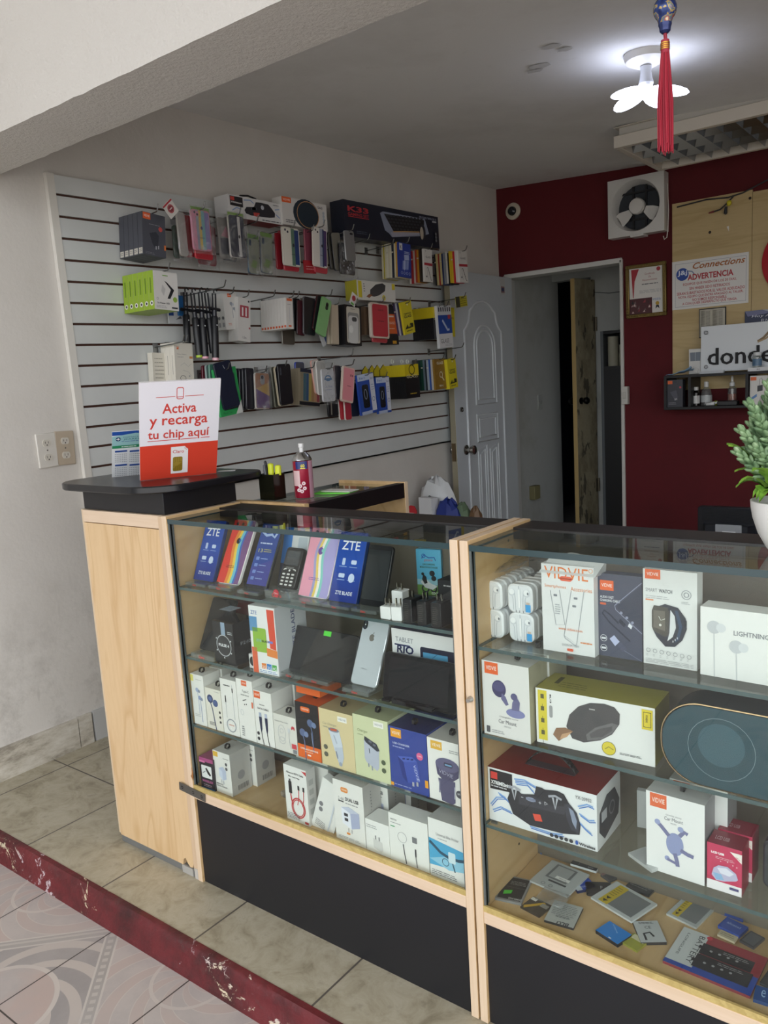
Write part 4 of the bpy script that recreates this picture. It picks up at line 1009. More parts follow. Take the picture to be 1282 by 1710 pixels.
def a_wht(A, d):
 logo(A, 0.10, 0.83, 0.42, 0.965, c='dfae45:.4'); A.L(0.62, 0.98, 0.86, 2, 0.03, '8f8f90:.5', 0.012)
 A.P([(0.22, 0.62), (0.26, 0.44), (0.42, 0.36), (0.70, 0.38), (0.86, 0.46), (0.88, 0.62)], '4d4a66:.3'); A.D(0.55, 0.62, 0.33, '615e7e:.3', rz=0.17); A.RR(0.46, 0.59, 0.70, 0.66, 0.03, '35334a:.3'); A.R(0.49, 0.61, 0.68, 0.635, '76a3c8:.3')
 A.T('VIDVIE', 0.5, 0.45, 0.06, 'a5a4b8:.4', w=0.4, rot=-0.18)
 A.P([(0.28, 0.38), (0.76, 0.38), (0.74, 0.04), (0.66, 0.0), (0.36, 0.02)], '55526f:.3'); A.S([(0.32, 0.34), (0.30, 0.14)], 0.03, '85849a:.3'); A.S([(0.74, 0.3), (0.73, 0.1)], 0.03, 'a9a9bb:.3')
 A.D(0.87, 0.2, 0.10, '4a4a52:.4'); A.T('20W', 0.87, 0.19, 0.03, 'eeeeee:.4', w=0.13)
GC = 'hanging cartons standing in a row on the third shelf'
row = [
 ('earphone_box', 'white earphone carton with a yellow corner, leftmost on the third shelf', (325.6, 1208), (346.5, 1215), (317, 1124), 0.055, WHITE, a_c1, {}),
 ('earphone_box', 'cream carton picturing a navy earbud and cable', (348, 1215.5), (374, 1224), (341.6, 1147), 0.06, 'e4dfd4:.4', a_c2, {}),
 ('cable_box', 'tall white carton picturing a ring of grey cable', (375, 1225), (401.5, 1233), (367.5, 1132), 0.06, WHITE, a_c3, {}),
 ('cable_box', 'tall white carton with an orange logo at the middle of its top', (402.3, 1233), (429, 1241), (393.5, 1132), 0.065, WHITE, a_c4, {}),
 ('cable_box', 'white carton picturing two dark cable plugs', (430, 1241.5), (459.5, 1250), (425, 1152), 0.07, WHITE, a_c5, {}),
 ('charger_box', 'short white carton with an outline of a charger and a red flower mark', (460.5, 1251), (498, 1264), (456, 1190), 0.05, PAPER, a_c6, {}),
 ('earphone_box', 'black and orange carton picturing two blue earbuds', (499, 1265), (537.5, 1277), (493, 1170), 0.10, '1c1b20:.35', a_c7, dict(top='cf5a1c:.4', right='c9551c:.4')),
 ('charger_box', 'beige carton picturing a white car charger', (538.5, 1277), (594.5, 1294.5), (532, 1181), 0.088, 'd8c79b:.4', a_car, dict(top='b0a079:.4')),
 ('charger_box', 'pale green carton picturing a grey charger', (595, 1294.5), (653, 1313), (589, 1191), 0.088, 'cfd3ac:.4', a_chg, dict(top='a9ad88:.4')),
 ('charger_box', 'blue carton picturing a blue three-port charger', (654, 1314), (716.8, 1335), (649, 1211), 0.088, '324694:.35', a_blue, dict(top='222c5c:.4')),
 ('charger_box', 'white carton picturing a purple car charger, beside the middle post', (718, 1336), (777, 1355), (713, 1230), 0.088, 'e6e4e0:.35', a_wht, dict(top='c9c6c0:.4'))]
made = []
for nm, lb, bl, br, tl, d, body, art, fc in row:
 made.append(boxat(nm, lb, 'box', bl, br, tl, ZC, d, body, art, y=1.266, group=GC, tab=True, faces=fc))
# second row right behind: same cartons, seen only by their tops
BEH = [(0, 0.058, 'white carton behind the one with the yellow corner'), (2, 0.063, 'white carton behind the one with the ring of cable'), (3, 0.068, 'white carton behind the one with the orange top logo'),
  (4, 0.074, 'white carton behind the one picturing two cable plugs'), (7, 0.090, 'beige carton behind the one picturing a car charger'), (8, 0.090, 'pale green carton behind the one picturing a grey charger'),
  (9, 0.090, 'dark blue carton behind the blue three-port charger carton'), (10, 0.090, 'white carton behind the one picturing a purple car charger')]
for i, dy, lb in BEH:
 q = made[i]; dup(q, q.location + Vector((0.004, dy + 0.002, 0)), None, lb)
p = at((494, 1171), y=1.275); q = made[6]
ztop = ZC + (at((493, 1170), y=1.266).z - ZC)
x1 = at((534, 1172), y=1.275)
b = MB(); b.box(0, 0.074, 0, 0.075, 0, 0.024, 'e2661f:.4', front='d65e1c:.4')
tag(b.build('small_orange_box', None, (p.x, 1.279, ztop + 0.0155), (0.0, 0.0, 0.0), smooth=0), 'small plain orange box lying on the black and orange carton', 'box')
# ---------------------------------------------------------------- floor of the left case
ZD = Z1[0]
def a_d1(A, d):
 A.R(0, 0.88, 1, 1, 'a8487f:.4'); A.R(0, 0.84, 0.4, 0.9, 'd878a8:.4'); A.RR(0.12, 0.36, 0.85, 0.76, 0.06, 'e6e6e6:.4'); A.P([(0.4, 0.66), (0.5, 0.7), (0.78, 0.5), (0.72, 0.44), (0.56, 0.5)], '1a1a1e:.3'); A.S([(0.2, 0.5), (0.4, 0.58)], 0.05, '8e9298:.3')
 A.T('WIRELESS', 0.5, 0.22, 0.07, 'c2609a:.4', w=0.76, bold=0.02); A.L(0.2, 0.8, 0.13, 2, 0.05, 'b9a3b4:.4', 0.015); A.R(0, 0, 1, 0.05, '2d6a9c:.3')
boxat('gadget_box', 'small black and pink box standing leftmost on the case floor', 'box', (337, 1314), (360, 1322), (332.4, 1263), ZD, 0.05, '201d26:.35', a_d1, faces=dict(top='8c3f6c:.4'))
carton('gadget_box', 'black and pink box lying open behind the small black and pink box', 'box', at((337, 1314), z=ZD) + Vector((0.005, 0.06, 0)), 0.25, 0.085, 0.075, 0.06, '1c1a20:.4', faces=dict(top='5a2a48:.4'))
def a_d2(A, d):
 A.R(0.02, 0.86, 0.3, 0.98, 'dfb03c:.4'); A.D(0.76, 0.74, 0.07, '55555a:.4'); A.D(0.76, 0.63, 0.07, '55555a:.4'); A.L(0.6, 0.95, 0.86, 1, 0.02, '9a9a98:.5', 0.015)
 A.P([(0.3, 0.6), (0.55, 0.66), (0.72, 0.58), (0.72, 0.38), (0.5, 0.32), (0.3, 0.42)], 'b9c2d8:.35'); A.P([(0.3, 0.6), (0.5, 0.54), (0.5, 0.32), (0.3, 0.42)], 'ccd4e6:.35'); A.R(0.4, 0.26, 0.44, 0.34, '9aa0ae:.3'); A.R(0.52, 0.24, 0.56, 0.32, '9aa0ae:.3')
 A.T('MINI PD', 0.1, 0.2, 0.03, '4a4a4e:.4', al='L', w=0.4, bold=0.02); A.T('TRAVEL CHARGER', 0.1, 0.15, 0.03, '4a4a4e:.4', al='L', w=0.62, bold=0.02)
 T_, w_, h_ = face_T('right', A.w, d, A.h); A.on(T_, w_, h_); A.D(0.5, 0.42, 0.18, '98979a:.4')
 for k in range(12): A.R(0.3 + k * 0.045, 0.08, 0.3 + k * 0.045 + (0.02 if k % 3 else 0.03), 0.2, '6a696b:.4')
o = boxat('charger_box', 'white carton picturing a white charger, front one on the case floor', 'box', (361, 1320), (389, 1331), (358.7, 1253), ZD, 0.068, 'e4e2de:.38', a_d2, tab=True, faces=dict(right='b9b7b4:.45', top='c9c7c3:.4'))
dup(o, o.location + Vector((0.016, 0.072, 0)), None, 'white charger carton standing behind the front white charger carton')
def a_hd(A, d):
 A.T('Phone to HDTV Cable', 0.5, 0.86, 0.035, '2c2c30:.4', w=0.74, bold=0.03); A.T('Plug And Play', 0.45, 0.79, 0.032, '2c2c30:.4', w=0.5, bold=0.03)
 A.R(0.18, 0.5, 0.32, 0.72, '1b1b1f:.35'); A.R(0.21, 0.72, 0.29, 0.76, '55555a:.35'); A.P([(0.8, 0.97), (1.0, 0.9), (1.0, 0.97)], 'c23a3e:.4')
 for x in (0.58, 0.8): A.R(x, 0.6, x + 0.08, 0.68, '2a2a2e:.35'); A.S([(x + 0.04, 0.6), (x + 0.02, 0.45), (x - 0.05, 0.32)], 0.03, 'c23a3e:.4')
 A.S([(0.25, 0.5), (0.27, 0.4), (0.33, 0.3)], 0.05, 'c23a3e:.4'); A.O(0.56, 0.27, 0.31, 0.045, 'c23a3e:.4', rz=0.35); A.O(0.56, 0.27, 0.25, 0.03, 'c23a3e:.4', rz=0.29)
 A.L(0.05, 0.6, 0.13, 4, 0.025, '6a6a6e:.5', 0.01); A.R(0.82, 0.03, 0.98, 0.07, 'b0303a:.4')
 T_, w_, h_ = face_T('right', A.w, d, A.h); A.on(T_, w_, h_)
 for k in range(4): A.R(0.2, 0.2 + k * 0.17, 0.7, 0.3 + k * 0.17, 'b3b3b0:.5')
boxat('cable_box', 'white carton picturing a coiled red cable', 'box', (480, 1366), (517.5, 1381), (470, 1274), ZD, 0.03, 'e6e5e2:.38', a_hd, faces=dict(right='cfcdca:.45'))
carton('accessory_box', 'larger plain white box behind the red cable carton', 'box', at((484, 1361), z=ZD) + Vector((0.002, 0.035, 0)), -0.02, 0.105, 0.152, 0.06, 'dedcd8:.4')
def a_d4(A, d):
 A.D(0.2, 0.52, 0.09, '77777b:.4'); A.D(0.24, 0.42, 0.09, '77777b:.4'); A.L(0.15, 0.6, 0.2, 4, 0.03, '7f7f82:.5', 0.012); A.R(0.72, 0, 0.78, 1, 'c7ccd6:.4')
p0 = at((521, 1376), z=ZD)
carton('cable_box', 'white carton tilted to the right between red cable and charger cartons', 'box', Vector((p0.x, 1.278, ZD + 0.0005)), 0, 0.068, 0.145, 0.022, 'e3e2df:.38', a_d4, roll=0.36)
def a_dual(A, d):
 logo(A, 0.26, 0.82, 0.5, 0.9, rnd_=0.05, c='df8a3a:.4'); A.T('2.4A', 0.16, 0.68, 0.05, '8a8a8d:.4', al='L', w=0.2); A.T('DUAL USB', 0.4, 0.69, 0.06, '3b3b40:.4', al='L', w=0.44, bold=0.03); A.L(0.4, 0.85, 0.64, 1, 0.02, '9b9b9d:.5', 0.015); A.R(0.16, 0.65, 0.34, 0.67, '3b3b40:.4')
 A.P([(0.24, 0.56), (0.5, 0.6), (0.84, 0.54), (0.52, 0.5)], 'c3c8da:.35'); A.P([(0.24, 0.56), (0.54, 0.5), (0.56, 0.24), (0.26, 0.3)], 'e6e8f2:.35'); A.P([(0.54, 0.5), (0.84, 0.54), (0.84, 0.3), (0.56, 0.24)], 'aab0cc:.35')
 A.R(0.33, 0.43, 0.46, 0.48, '35353c:.35'); A.R(0.34, 0.35, 0.46, 0.4, '35353c:.35'); A.R(0.44, 0.18, 0.47, 0.24, 'a9a9ad:.3'); A.R(0.55, 0.17, 0.58, 0.23, 'a9a9ad:.3')
 A.RR(0.38, 0.13, 0.5, 0.165, 0.03, 'df8a3a:.4'); A.L(0.1, 0.85, 0.07, 2, 0.02, 'b0b0b0:.5', 0.009)
 T_, w_, h_ = face_T('right', A.w, d, A.h); A.on(T_, w_, h_); A.L(0.4, 0.5, 0.85, 14, 0.05, '77777a:.5', 0.02)
o = boxat('charger_box', 'large white carton picturing a two-port charger', 'box', (562, 1398), (611.5, 1417.5), (555, 1299), ZD, 0.062, 'e6e4e0:.38', a_dual, faces=dict(right='bdbab6:.45', top='c6c3be:.45'))
for k, lb in enumerate(('white carton close behind the two-port charger carton', 'white carton at the back, furthest behind the two-port charger carton')):
 c_ = dup(o, o.location + Vector((0.02 + 0.015 * k, 0.066 * (k + 1) - 0.002, 0)), None, lb)
def a_d6(A, d):
 A.L(0.05, 0.5, 0.82, 2, 0.06, '8d8d90:.5', 0.02); A.P([(0.32, 0.45), (0.7, 0.4), (0.72, 0.12), (0.62, 0.08), (0.32, 0.16)], 'd5d4d2:.35'); A.R(0.4, 0.44, 0.45, 0.56, '8f8f92:.3'); A.R(0.55, 0.42, 0.6, 0.54, '8f8f92:.3')
boxat('charger_box', 'small white carton picturing a small white charger', 'box', (612.5, 1418), (652, 1433.5), (610, 1366), ZD, 0.05, 'eae9e6:.38', a_d6)
def a_d7(A, d):
 A.T('WATCH', 0.05, 0.86, 0.03, '3c3c40:.4', al='L', w=0.16, bold=0.02); A.L(0.05, 0.35, 0.8, 1, 0.02, '97979a:.5', 0.014); A.R(0.05, 0.72, 0.16, 0.74, '4fa06a:.4')
 A.O(0.34, 0.55, 0.12, 0.012, 'b9b9bb:.4'); A.S([(0.36, 0.42), (0.38, 0.24), (0.42, 0.02)], 0.025, '5e5e62:.4'); A.R(0.6, 0.52, 0.72, 0.64, '77777b:.4'); A.R(0.655, 0.24, 0.69, 0.4, '33333a:.4'); A.S([(0.67, 0.24), (0.7, 0.02)], 0.02, '5e5e62:.4')
boxat('cable_box', 'white carton picturing a round watch charger and cable', 'box', (652.5, 1434), (717.5, 1458.5), (647, 1355), ZD, 0.045, 'e9e8e4:.38', a_d7)
def a_d8(A, d):
 A.T('Universal Bike Holder', 0.2, 0.73, 0.05, '6a6a6e:.4', al='L', w=0.58); A.L(0.24, 0.5, 0.68, 1, 0.02, 'a9a9ab:.5', 0.014)
 A.P([(0, 0.2), (1, 0.26), (1, 0.58), (0, 0.66)], '4fa6d0:.35'); A.P([(0, 0.3), (0.5, 0.2), (1, 0.26), (1, 0.4), (0.5, 0.44)], '8fc6df:.35'); A.S([(0.02, 0.6), (0.3, 0.46), (0.5, 0.42), (0.75, 0.42), (0.98, 0.46)], 0.07, '2c4f66:.3'); A.RR(0.5, 0.34, 0.68, 0.52, 0.03, 'cfe2ea:.3'); A.O(0.42, 0.32, 0.09, 0.015, '2c4f66:.3'); A.S([(0.6, 0.34), (0.66, 0.2)], 0.03, '2c4f66:.3')
 A.L(0.05, 0.7, 0.12, 3, 0.03, '6a6a6e:.5', 0.01)
boxat('holder_box', 'white carton picturing a phone holder on a bicycle', 'box', (719, 1460.5), (784, 1486), (715, 1364), ZD, 0.07, 'e6e5e2:.38', a_d8, faces=dict(top='c4c2be:.45'))
p = at((690, 1352), z=ZD)
b = MB(); b.box(0, 0.05, 0, 0.03, 0, 0.05, 'film'); b.box(0.004, 0.046, 0.008, 0.022, 0.002, 0.018, '17171a:.4')
tag(b.build('blister_pack', None, (-0.93, 1.372, ZD), smooth=0), 'clear blister pack with a black gadget behind the watch cable carton', 'blister pack')
b = MB(); rnd = random.Random(4)
for i in range(7):
 b.T = Matrix.Translation((rnd.uniform(0, 0.06), rnd.uniform(0, 0.03), 0.012 + 0.008 * i)) @ Euler((rnd.uniform(-.6, .6), rnd.uniform(-.6, .6), rnd.uniform(0, 3))).to_matrix().to_4x4()
 b.box(-0.03, 0.03, -0.015, 0.015, -0.003, 0.003, '2a2a2c:.3')
b.T = Matrix.Identity(4)
tag(b.build('cable_bundle', None, (-0.90, 1.42, ZD), smooth=0), 'dark bundle of folded leads in the rear corner of the case floor', 'cables')
p = at((430, 1305), z=ZD)
b = MB(); rnd = random.Random(9)
for i in range(6): b.tube([(0.055 * cos(a * 0.5 + i) * (1 + 0.1 * sin(i)) + 0.06, 0.03 * sin(a * 0.5 + i) + 0.03, 0.004 + 0.004 * i + 0.002 * sin(a)) for a in range(14)], 0.0028, '24242a:.4', 6, True)
tag(b.build('coiled_cable', None, (-1.42, 1.40, ZD)), 'dark coiled cable behind the white charger cartons', 'cable')
b = MB(); b.box(0, 0.13, 0, 0.05, 0, 0.012, 'film'); tag(b.build('flat_pack', None, (-1.43, 1.34, ZD), (0, 0, -0.1), smooth=0), 'flat clear plastic pack lying on the case floor', 'pack')
# ================================================================ RIGHT CASE
ZA, ZB_, ZC, ZD = Z2[3], Z2[2], Z2[1], Z2[0]
# ---- boxed earphones in two double stacks
def bud_case(usb):
 b = MB(); w, h, d = 0.0525, 0.056, 0.019
 b.prism(rr(0, 0, w, h, 0.013), 0, d, 'e6e8ea:.2', chamfer=0.003, front='e4e7ea:.2')
 A = Art(b, w, h); g = 'aab2ba:.3'; g2 = 'c6cbd1:.3'
 b.rrect(0.003, 0.003, w - 0.003, h - 0.003, 0.011, 'dfe2e6:.25')
 for x, m_ in ((0.19, 1), (0.78, -1)):
  A.D(x, 0.72, 0.14, g2); A.D(x, 0.74, 0.11, 'eceef0:.25'); A.S([(x + m_ * 0.12, 0.68), (x + m_ * 0.14, 0.5), (x + m_ * 0.15, 0.08)], 0.02, g); A.S([(x + m_ * 0.02, 0.58), (x + m_ * 0.05, 0.5), (x + m_ * 0.07, 0.1)], 0.02, g)
 A.D(0.84, 0.72, 0.035, '6f757d:.3', rz=0.05)
 A.S([(0.485, 0.96), (0.485, 0.84)], 0.02, g); A.RR(0.455, 0.2, 0.53, 0.84, 0.03, 'f0f1f2:.25'); A.S([(0.535, 0.84), (0.535, 0.2)], 0.012, g)
 for x in (0.35, 0.49, 0.64): A.R(x, 0.03, x + 0.025, 0.11, '5d636b:.3')
 if usb: A.R(0.74, 0.08, 0.94, 0.34, '3f9ddb:.35'); A.R(0.77, 0.34, 0.91, 0.42, 'c9b6a8:.3')
 return b
proto = {}
for ci, (u0, v0, usb, depth) in enumerate(((801.5, 1063, 0, 7), (850, 1069, 1, 6))):
 p = at((u0, v0), y=1.317)
 for lvl in (0, 1):
  for k in range(depth):
   loc = (p.x + (-0.001 if lvl else 0), 1.317 + k * 0.0205, ZA + lvl * 0.0565)
   who = ('left', 'right')[ci]; row_ = ('lower', 'upper')[lvl]
   if k == 0: lb = 'clear square earphone case at the front of the %s row, %s stack' % (row_, who)
   else: lb = 'clear square earphone case, %s from the front in the %s row of the %s stack' % (ORD[k], row_, who)
   if (usb) not in proto:
    o = bud_case(usb).build('earphone_case', None, loc); tag(o, lb, 'earphone case', 'square earphone cases stacked on the top shelf'); proto[usb] = o
   else: dup(proto[usb], loc, None, lb)
b = MB(); NX, NY = 10, 8; rnd = random.Random(2); V_ = []
for j in range(NY + 1):
 for i in range(NX + 1):
  V_.append((0.112 * i / NX, 0.02 + 0.135 * j / NY, 0.1165 + 0.012 * abs(sin(i * 1.3 + j)) + 0.02 * j / NY + rnd.uniform(0, 0.006)))
b.add(V_, [(j * (NX + 1) + i, j * (NX + 1) + i + 1, (j + 1) * (NX + 1) + i + 1, (j + 1) * (NX + 1) + i) for j in range(NY) for i in range(NX)], 'film')
tag(b.build('plastic_wrap', None, (at((800, 1060), y=1.317).x, 1.317, ZA)), 'crinkled clear plastic wrap lying over the stacked earphone cases', 'wrap')
def bag_art(A, d):
 A.T('VIDVIE', 0.06, 0.84, 0.135, 'e0762f:.45', al='L', w=0.84); A.O(0.95, 0.96, 0.04, 0.01, 'e0a070:.45')
 A.RR(0.36, 0.82, 0.6, 0.875, 0.05, 'e0603f:.45')
 A.T('Smartphones', 0.06, 0.725, 0.045, 'dd8a55:.45', al='L', w=0.42); A.T('Accessories', 0.57, 0.72, 0.045, 'dd8a55:.45', al='L', w=0.4)
 A.S([(0.17, 0.70), (0.27, 0.31), (0.44, 0.325), (0.35, 0.715)], 0.012, '9a9ea3:.4'); A.S([(0.58, 0.72), (0.42, 0.2), (0.66, 0.12), (0.82, 0.73)], 0.012, '9a9ea3:.4'); A.S([(0.42, 0.2), (0.44, 0.17), (0.64, 0.1), (0.66, 0.12)], 0.02, 'b4b7bb:.4')
 for x, z in ((0.27, 0.65), (0.66, 0.64), (0.63, 0.55)): A.RR(x - 0.035, z - 0.012, x + 0.035, z + 0.012, 0.01, '7b7f86:.4')
 A.L(0.26, 0.38, 0.54, 5, 0.025, 'a2a6ab:.4', 0.01)
 A.T('www.vidvie.com', 0.32, 0.265, 0.03, 'dd7a3f:.45', al='L', w=0.46); A.L(0.74, 0.98, 0.14, 1, 0.02, 'dd8a55:.45', 0.014)
 A.T('LI-ION BATTERY', 0.55, 0.085, 0.026, '8d9196:.45', w=0.33); A.RR(0.48, 0.03, 0.6, 0.06, 0.02, 'e0603f:.45')
o = boxat('battery_bag', 'white plastic bag with large orange lettering, upright on the top shelf', 'bag', (907, 1075), (993, 1088), (902, 940), ZA, 0.028, 'dfe0e0:.35', bag_art, y=1.30)
w = o.dimensions.x; h = o.dimensions.z
b = MB()
b.add([(-0.004, -0.003, h * 0.9), (w + 0.004, -0.003, h * 0.9), (w + 0.02, 0.012, h + 0.014), (w * 0.5, 0.02, h + 0.02), (0.01, 0.014, h + 0.008), (w + 0.008, 0.034, h * 0.9), (-0.004, 0.034, h * 0.9)],
  [(0, 1, 2, 3, 4), (1, 5, 2), (5, 6, 4, 3, 2), (6, 0, 4)], 'film_milky'); b.build('bag_top', o, smooth=0)
def cab_art(A, d):
 logo(A, 0.10, 0.80, 0.40, 0.92, rnd_=0.01); A.T('AUDIO FAST', 0.1, 0.705, 0.03, 'd5d6dc:.4', al='L', w=0.3, bold=0.02); A.T('CHARGING CABLE', 0.1, 0.665, 0.03, 'd5d6dc:.4', al='L', w=0.43, bold=0.02); A.R(0.1, 0.625, 0.23, 0.65, 'd0603a:.4')
 A.S([(1.0, 0.93), (0.42, 0.63), (0.44, 0.58), (1.0, 0.33)], 0.015, '8b90a8:.35'); A.P([(1.0, 0.9), (0.46, 0.62), (0.48, 0.6), (1.0, 0.36)], '34384a:.35')
 for k in range(3): A.D(0.56 + k * 0.12, 0.55 - k * 0.05, 0.03, '8b90a8:.35')
 A.S([(0.5, 0.42), (0.3, 0.52), (0.18, 0.56), (0.15, 0.52), (0.3, 0.42), (0.75, 0.22)], 0.035, '23263a:.35'); A.P([(0.5, 0.44), (0.62, 0.38), (0.66, 0.42), (0.54, 0.48)], '23263a:.35'); A.P([(0.7, 0.40), (0.77, 0.37), (0.8, 0.41), (0.73, 0.44)], 'd9dbe4:.3')
 A.P([(0.30, 0.22), (0.40, 0.27), (0.52, 0.20), (0.42, 0.14)], 'b3b9d8:.3'); A.P([(0.46, 0.16), (0.55, 0.2), (0.68, 0.12), (0.58, 0.08)], '4a4e64:.3'); A.S([(0.62, 0.1), (1.0, -0.0)], 0.012, '6d728c:.3')
 for z in (0.22, 0.1): A.D(0.17, z, 0.075, 'd5d6dc:.4'); A.D(0.17, z, 0.065, '343848:.4'); A.R(0.12, z - 0.012, 0.22, z + 0.012, 'd5d6dc:.4')
boxat('cable_box', 'slate blue flat box with an orange logo and cable picture', 'box', (996, 1089), (1072.5, 1101), (994, 956), ZA, 0.022, '43475a:.35', cab_art, y=1.318)
def watch_art(A, d):
 logo(A, 0.04, 0.90, 0.33, 1.0); A.T('SMART', 0.05, 0.765, 0.038, '8b8e93:.4', al='L', w=0.22); A.T('WATCH', 0.30, 0.765, 0.038, '55585e:.4', al='L', w=0.25, bold=0.02); A.L(0.05, 0.5, 0.72, 2, 0.02, 'b0b2b5:.4', 0.007); A.R(0.05, 0.675, 0.2, 0.69, 'd98a5f:.4')
 A.O(0.81, 0.77, 0.09, 0.012, '93969b:.4'); A.O(0.81, 0.77, 0.05, 0.015, '93969b:.4'); A.L(0.72, 0.9, 0.69, 2, 0.015, 'b0b2b5:.4', 0.006)
 A.P([(0.2, 0.6), (0.42, 0.655), (0.66, 0.63), (0.80, 0.53), (0.82, 0.42), (0.74, 0.3), (0.6, 0.22), (0.42, 0.21), (0.26, 0.3), (0.2, 0.36)], '2b2f3a:.3')
 A.P([(0.52, 0.6), (0.6, 0.54), (0.62, 0.42), (0.56, 0.32), (0.46, 0.27), (0.5, 0.36)], 'd6d8da:.35')
 A.P([(0.17, 0.57), (0.21, 0.63), (0.46, 0.62), (0.50, 0.58), (0.48, 0.34), (0.42, 0.31), (0.2, 0.36), (0.17, 0.4)], '4d4a44:.25'); A.P([(0.2, 0.58), (0.42, 0.58), (0.42, 0.37), (0.2, 0.4)], '6b665d:.2'); A.S([(0.3, 0.52), (0.34, 0.48), (0.42, 0.5)], 0.01, 'd8d5ce:.3'); A.D(0.33, 0.43, 0.025, 'd8d5ce:.3')
 A.P([(0.6, 0.6), (0.66, 0.6), (0.74, 0.44), (0.68, 0.3), (0.6, 0.26), (0.68, 0.42)], '34465f:.3')
 for k in range(3): A.R(0.56 + k * 0.04, 0.265 + k * 0.02, 0.575 + k * 0.04, 0.285 + k * 0.02, 'cfd3da:.3')
 A.R(0.77, 0.45, 0.82, 0.51, '23262e:.3')
 for k in range(7): A.O(0.1 + k * 0.128, 0.15 - 0.002 * k, 0.04, 0.008, '8a8d92:.4'); A.L(0.06 + k * 0.128, 0.14 + k * 0.128, 0.105, 2, 0.015, 'b0b2b5:.4', 0.005)
 A.L(0.06, 0.95, 0.06, 3, 0.016, 'b0b2b5:.4', 0.005)
boxat('watch_box', 'pale box picturing a black smart watch', 'box', (1074.5, 1105), (1163.5, 1118.5), (1072, 949), ZA, 0.03, 'dcdddc:.3', watch_art, y=1.315)
def ligh(A, d):
 logo(A, 0.56, 0.80, 0.72, 0.90, rnd_=0.02, c='dd8a55:.4'); A.T('LIGHTNING EARPHONE', 0.24, 0.64, 0.07, '85888d:.4', al='L', w=0.50, bold=0.02); A.T('BUILT-IN MIC', 0.74, 0.545, 0.06, '8b8e93:.4', al='R', w=0.26)
 for x, z in ((0.1, 0.72), (0.26, 0.48)): A.D(x, z, 0.05, 'c3c6ca:.35'); A.D(x + 0.05, z, 0.035, 'd5d8db:.35'); A.S([(x, z - 0.06), (x + 0.005, 0.0)], 0.006, 'bfc2c6:.4')
 A.D(0.62, 0.4, 0.085, 'b0b3b8:.4'); A.R(0.6, 0.34, 0.64, 0.5, 'dcdfe6:.35'); A.R(0.61, 0.28, 0.63, 0.34, 'f0f0f2:.35'); A.RR(0.66, 0.06, 0.75, 0.11, 0.02, 'dd8a55:.4')
p = at((1169, 1119), y=1.305); ht = at((1169, 1012), y=1.305).z - ZA
carton('earphone_box', 'wide white earphone box at the right end of the top shelf', 'box', Vector((p.x, 1.305, ZA)), -0.03, 0.215, ht, 0.04, 'e8e8e6:.35', ligh)
# ---- second shelf
def mount_art(A, d):
 logo(A, 0.06, 0.83, 0.35, 0.985); A.D(0.36, 0.65, 0.15, '3f3c63:.3', rz=0.17); A.D(0.36, 0.68, 0.13, '504d77:.3', rz=0.1); A.P([(0.42, 0.6), (0.5, 0.56), (0.56, 0.46), (0.5, 0.44), (0.4, 0.52)], '6a688e:.3')
 A.D(0.70, 0.36, 0.2, '7d80ad:.3', rz=0.09); A.P([(0.62, 0.4), (0.78, 0.4), (0.8, 0.52), (0.72, 0.6), (0.64, 0.5)], '6a688e:.3'); A.D(0.68, 0.58, 0.07, '5a5880:.3')
 A.T('Changeable scene', 0.55, 0.265, 0.028, '77777c:.4', w=0.4); A.T('Car Mount', 0.52, 0.19, 0.055, '6a6a70:.4', w=0.38); A.T('MC503', 0.52, 0.145, 0.022, '9a9a9e:.4', w=0.14); A.RR(0.06, 0.03, 0.14, 0.12, 0.02, '55555a:.4'); A.L(0.18, 0.45, 0.07, 2, 0.025, '9a9a9e:.4', 0.01)
o = boxat('holder_box', 'white box picturing a purple car phone holder, second shelf', 'box', (808.6, 1218), (886, 1234.5), (803, 1101), ZB_, 0.075, 'dedcd9:.35', mount_art, y=1.264, tab=(0.62, 0.4), faces=dict(top='bcbab6:.45', right='a29e88:.5'))
dup(o, o.location + Vector((0.003, 0.078, 0)), None, 'white box behind the purple car holder box')
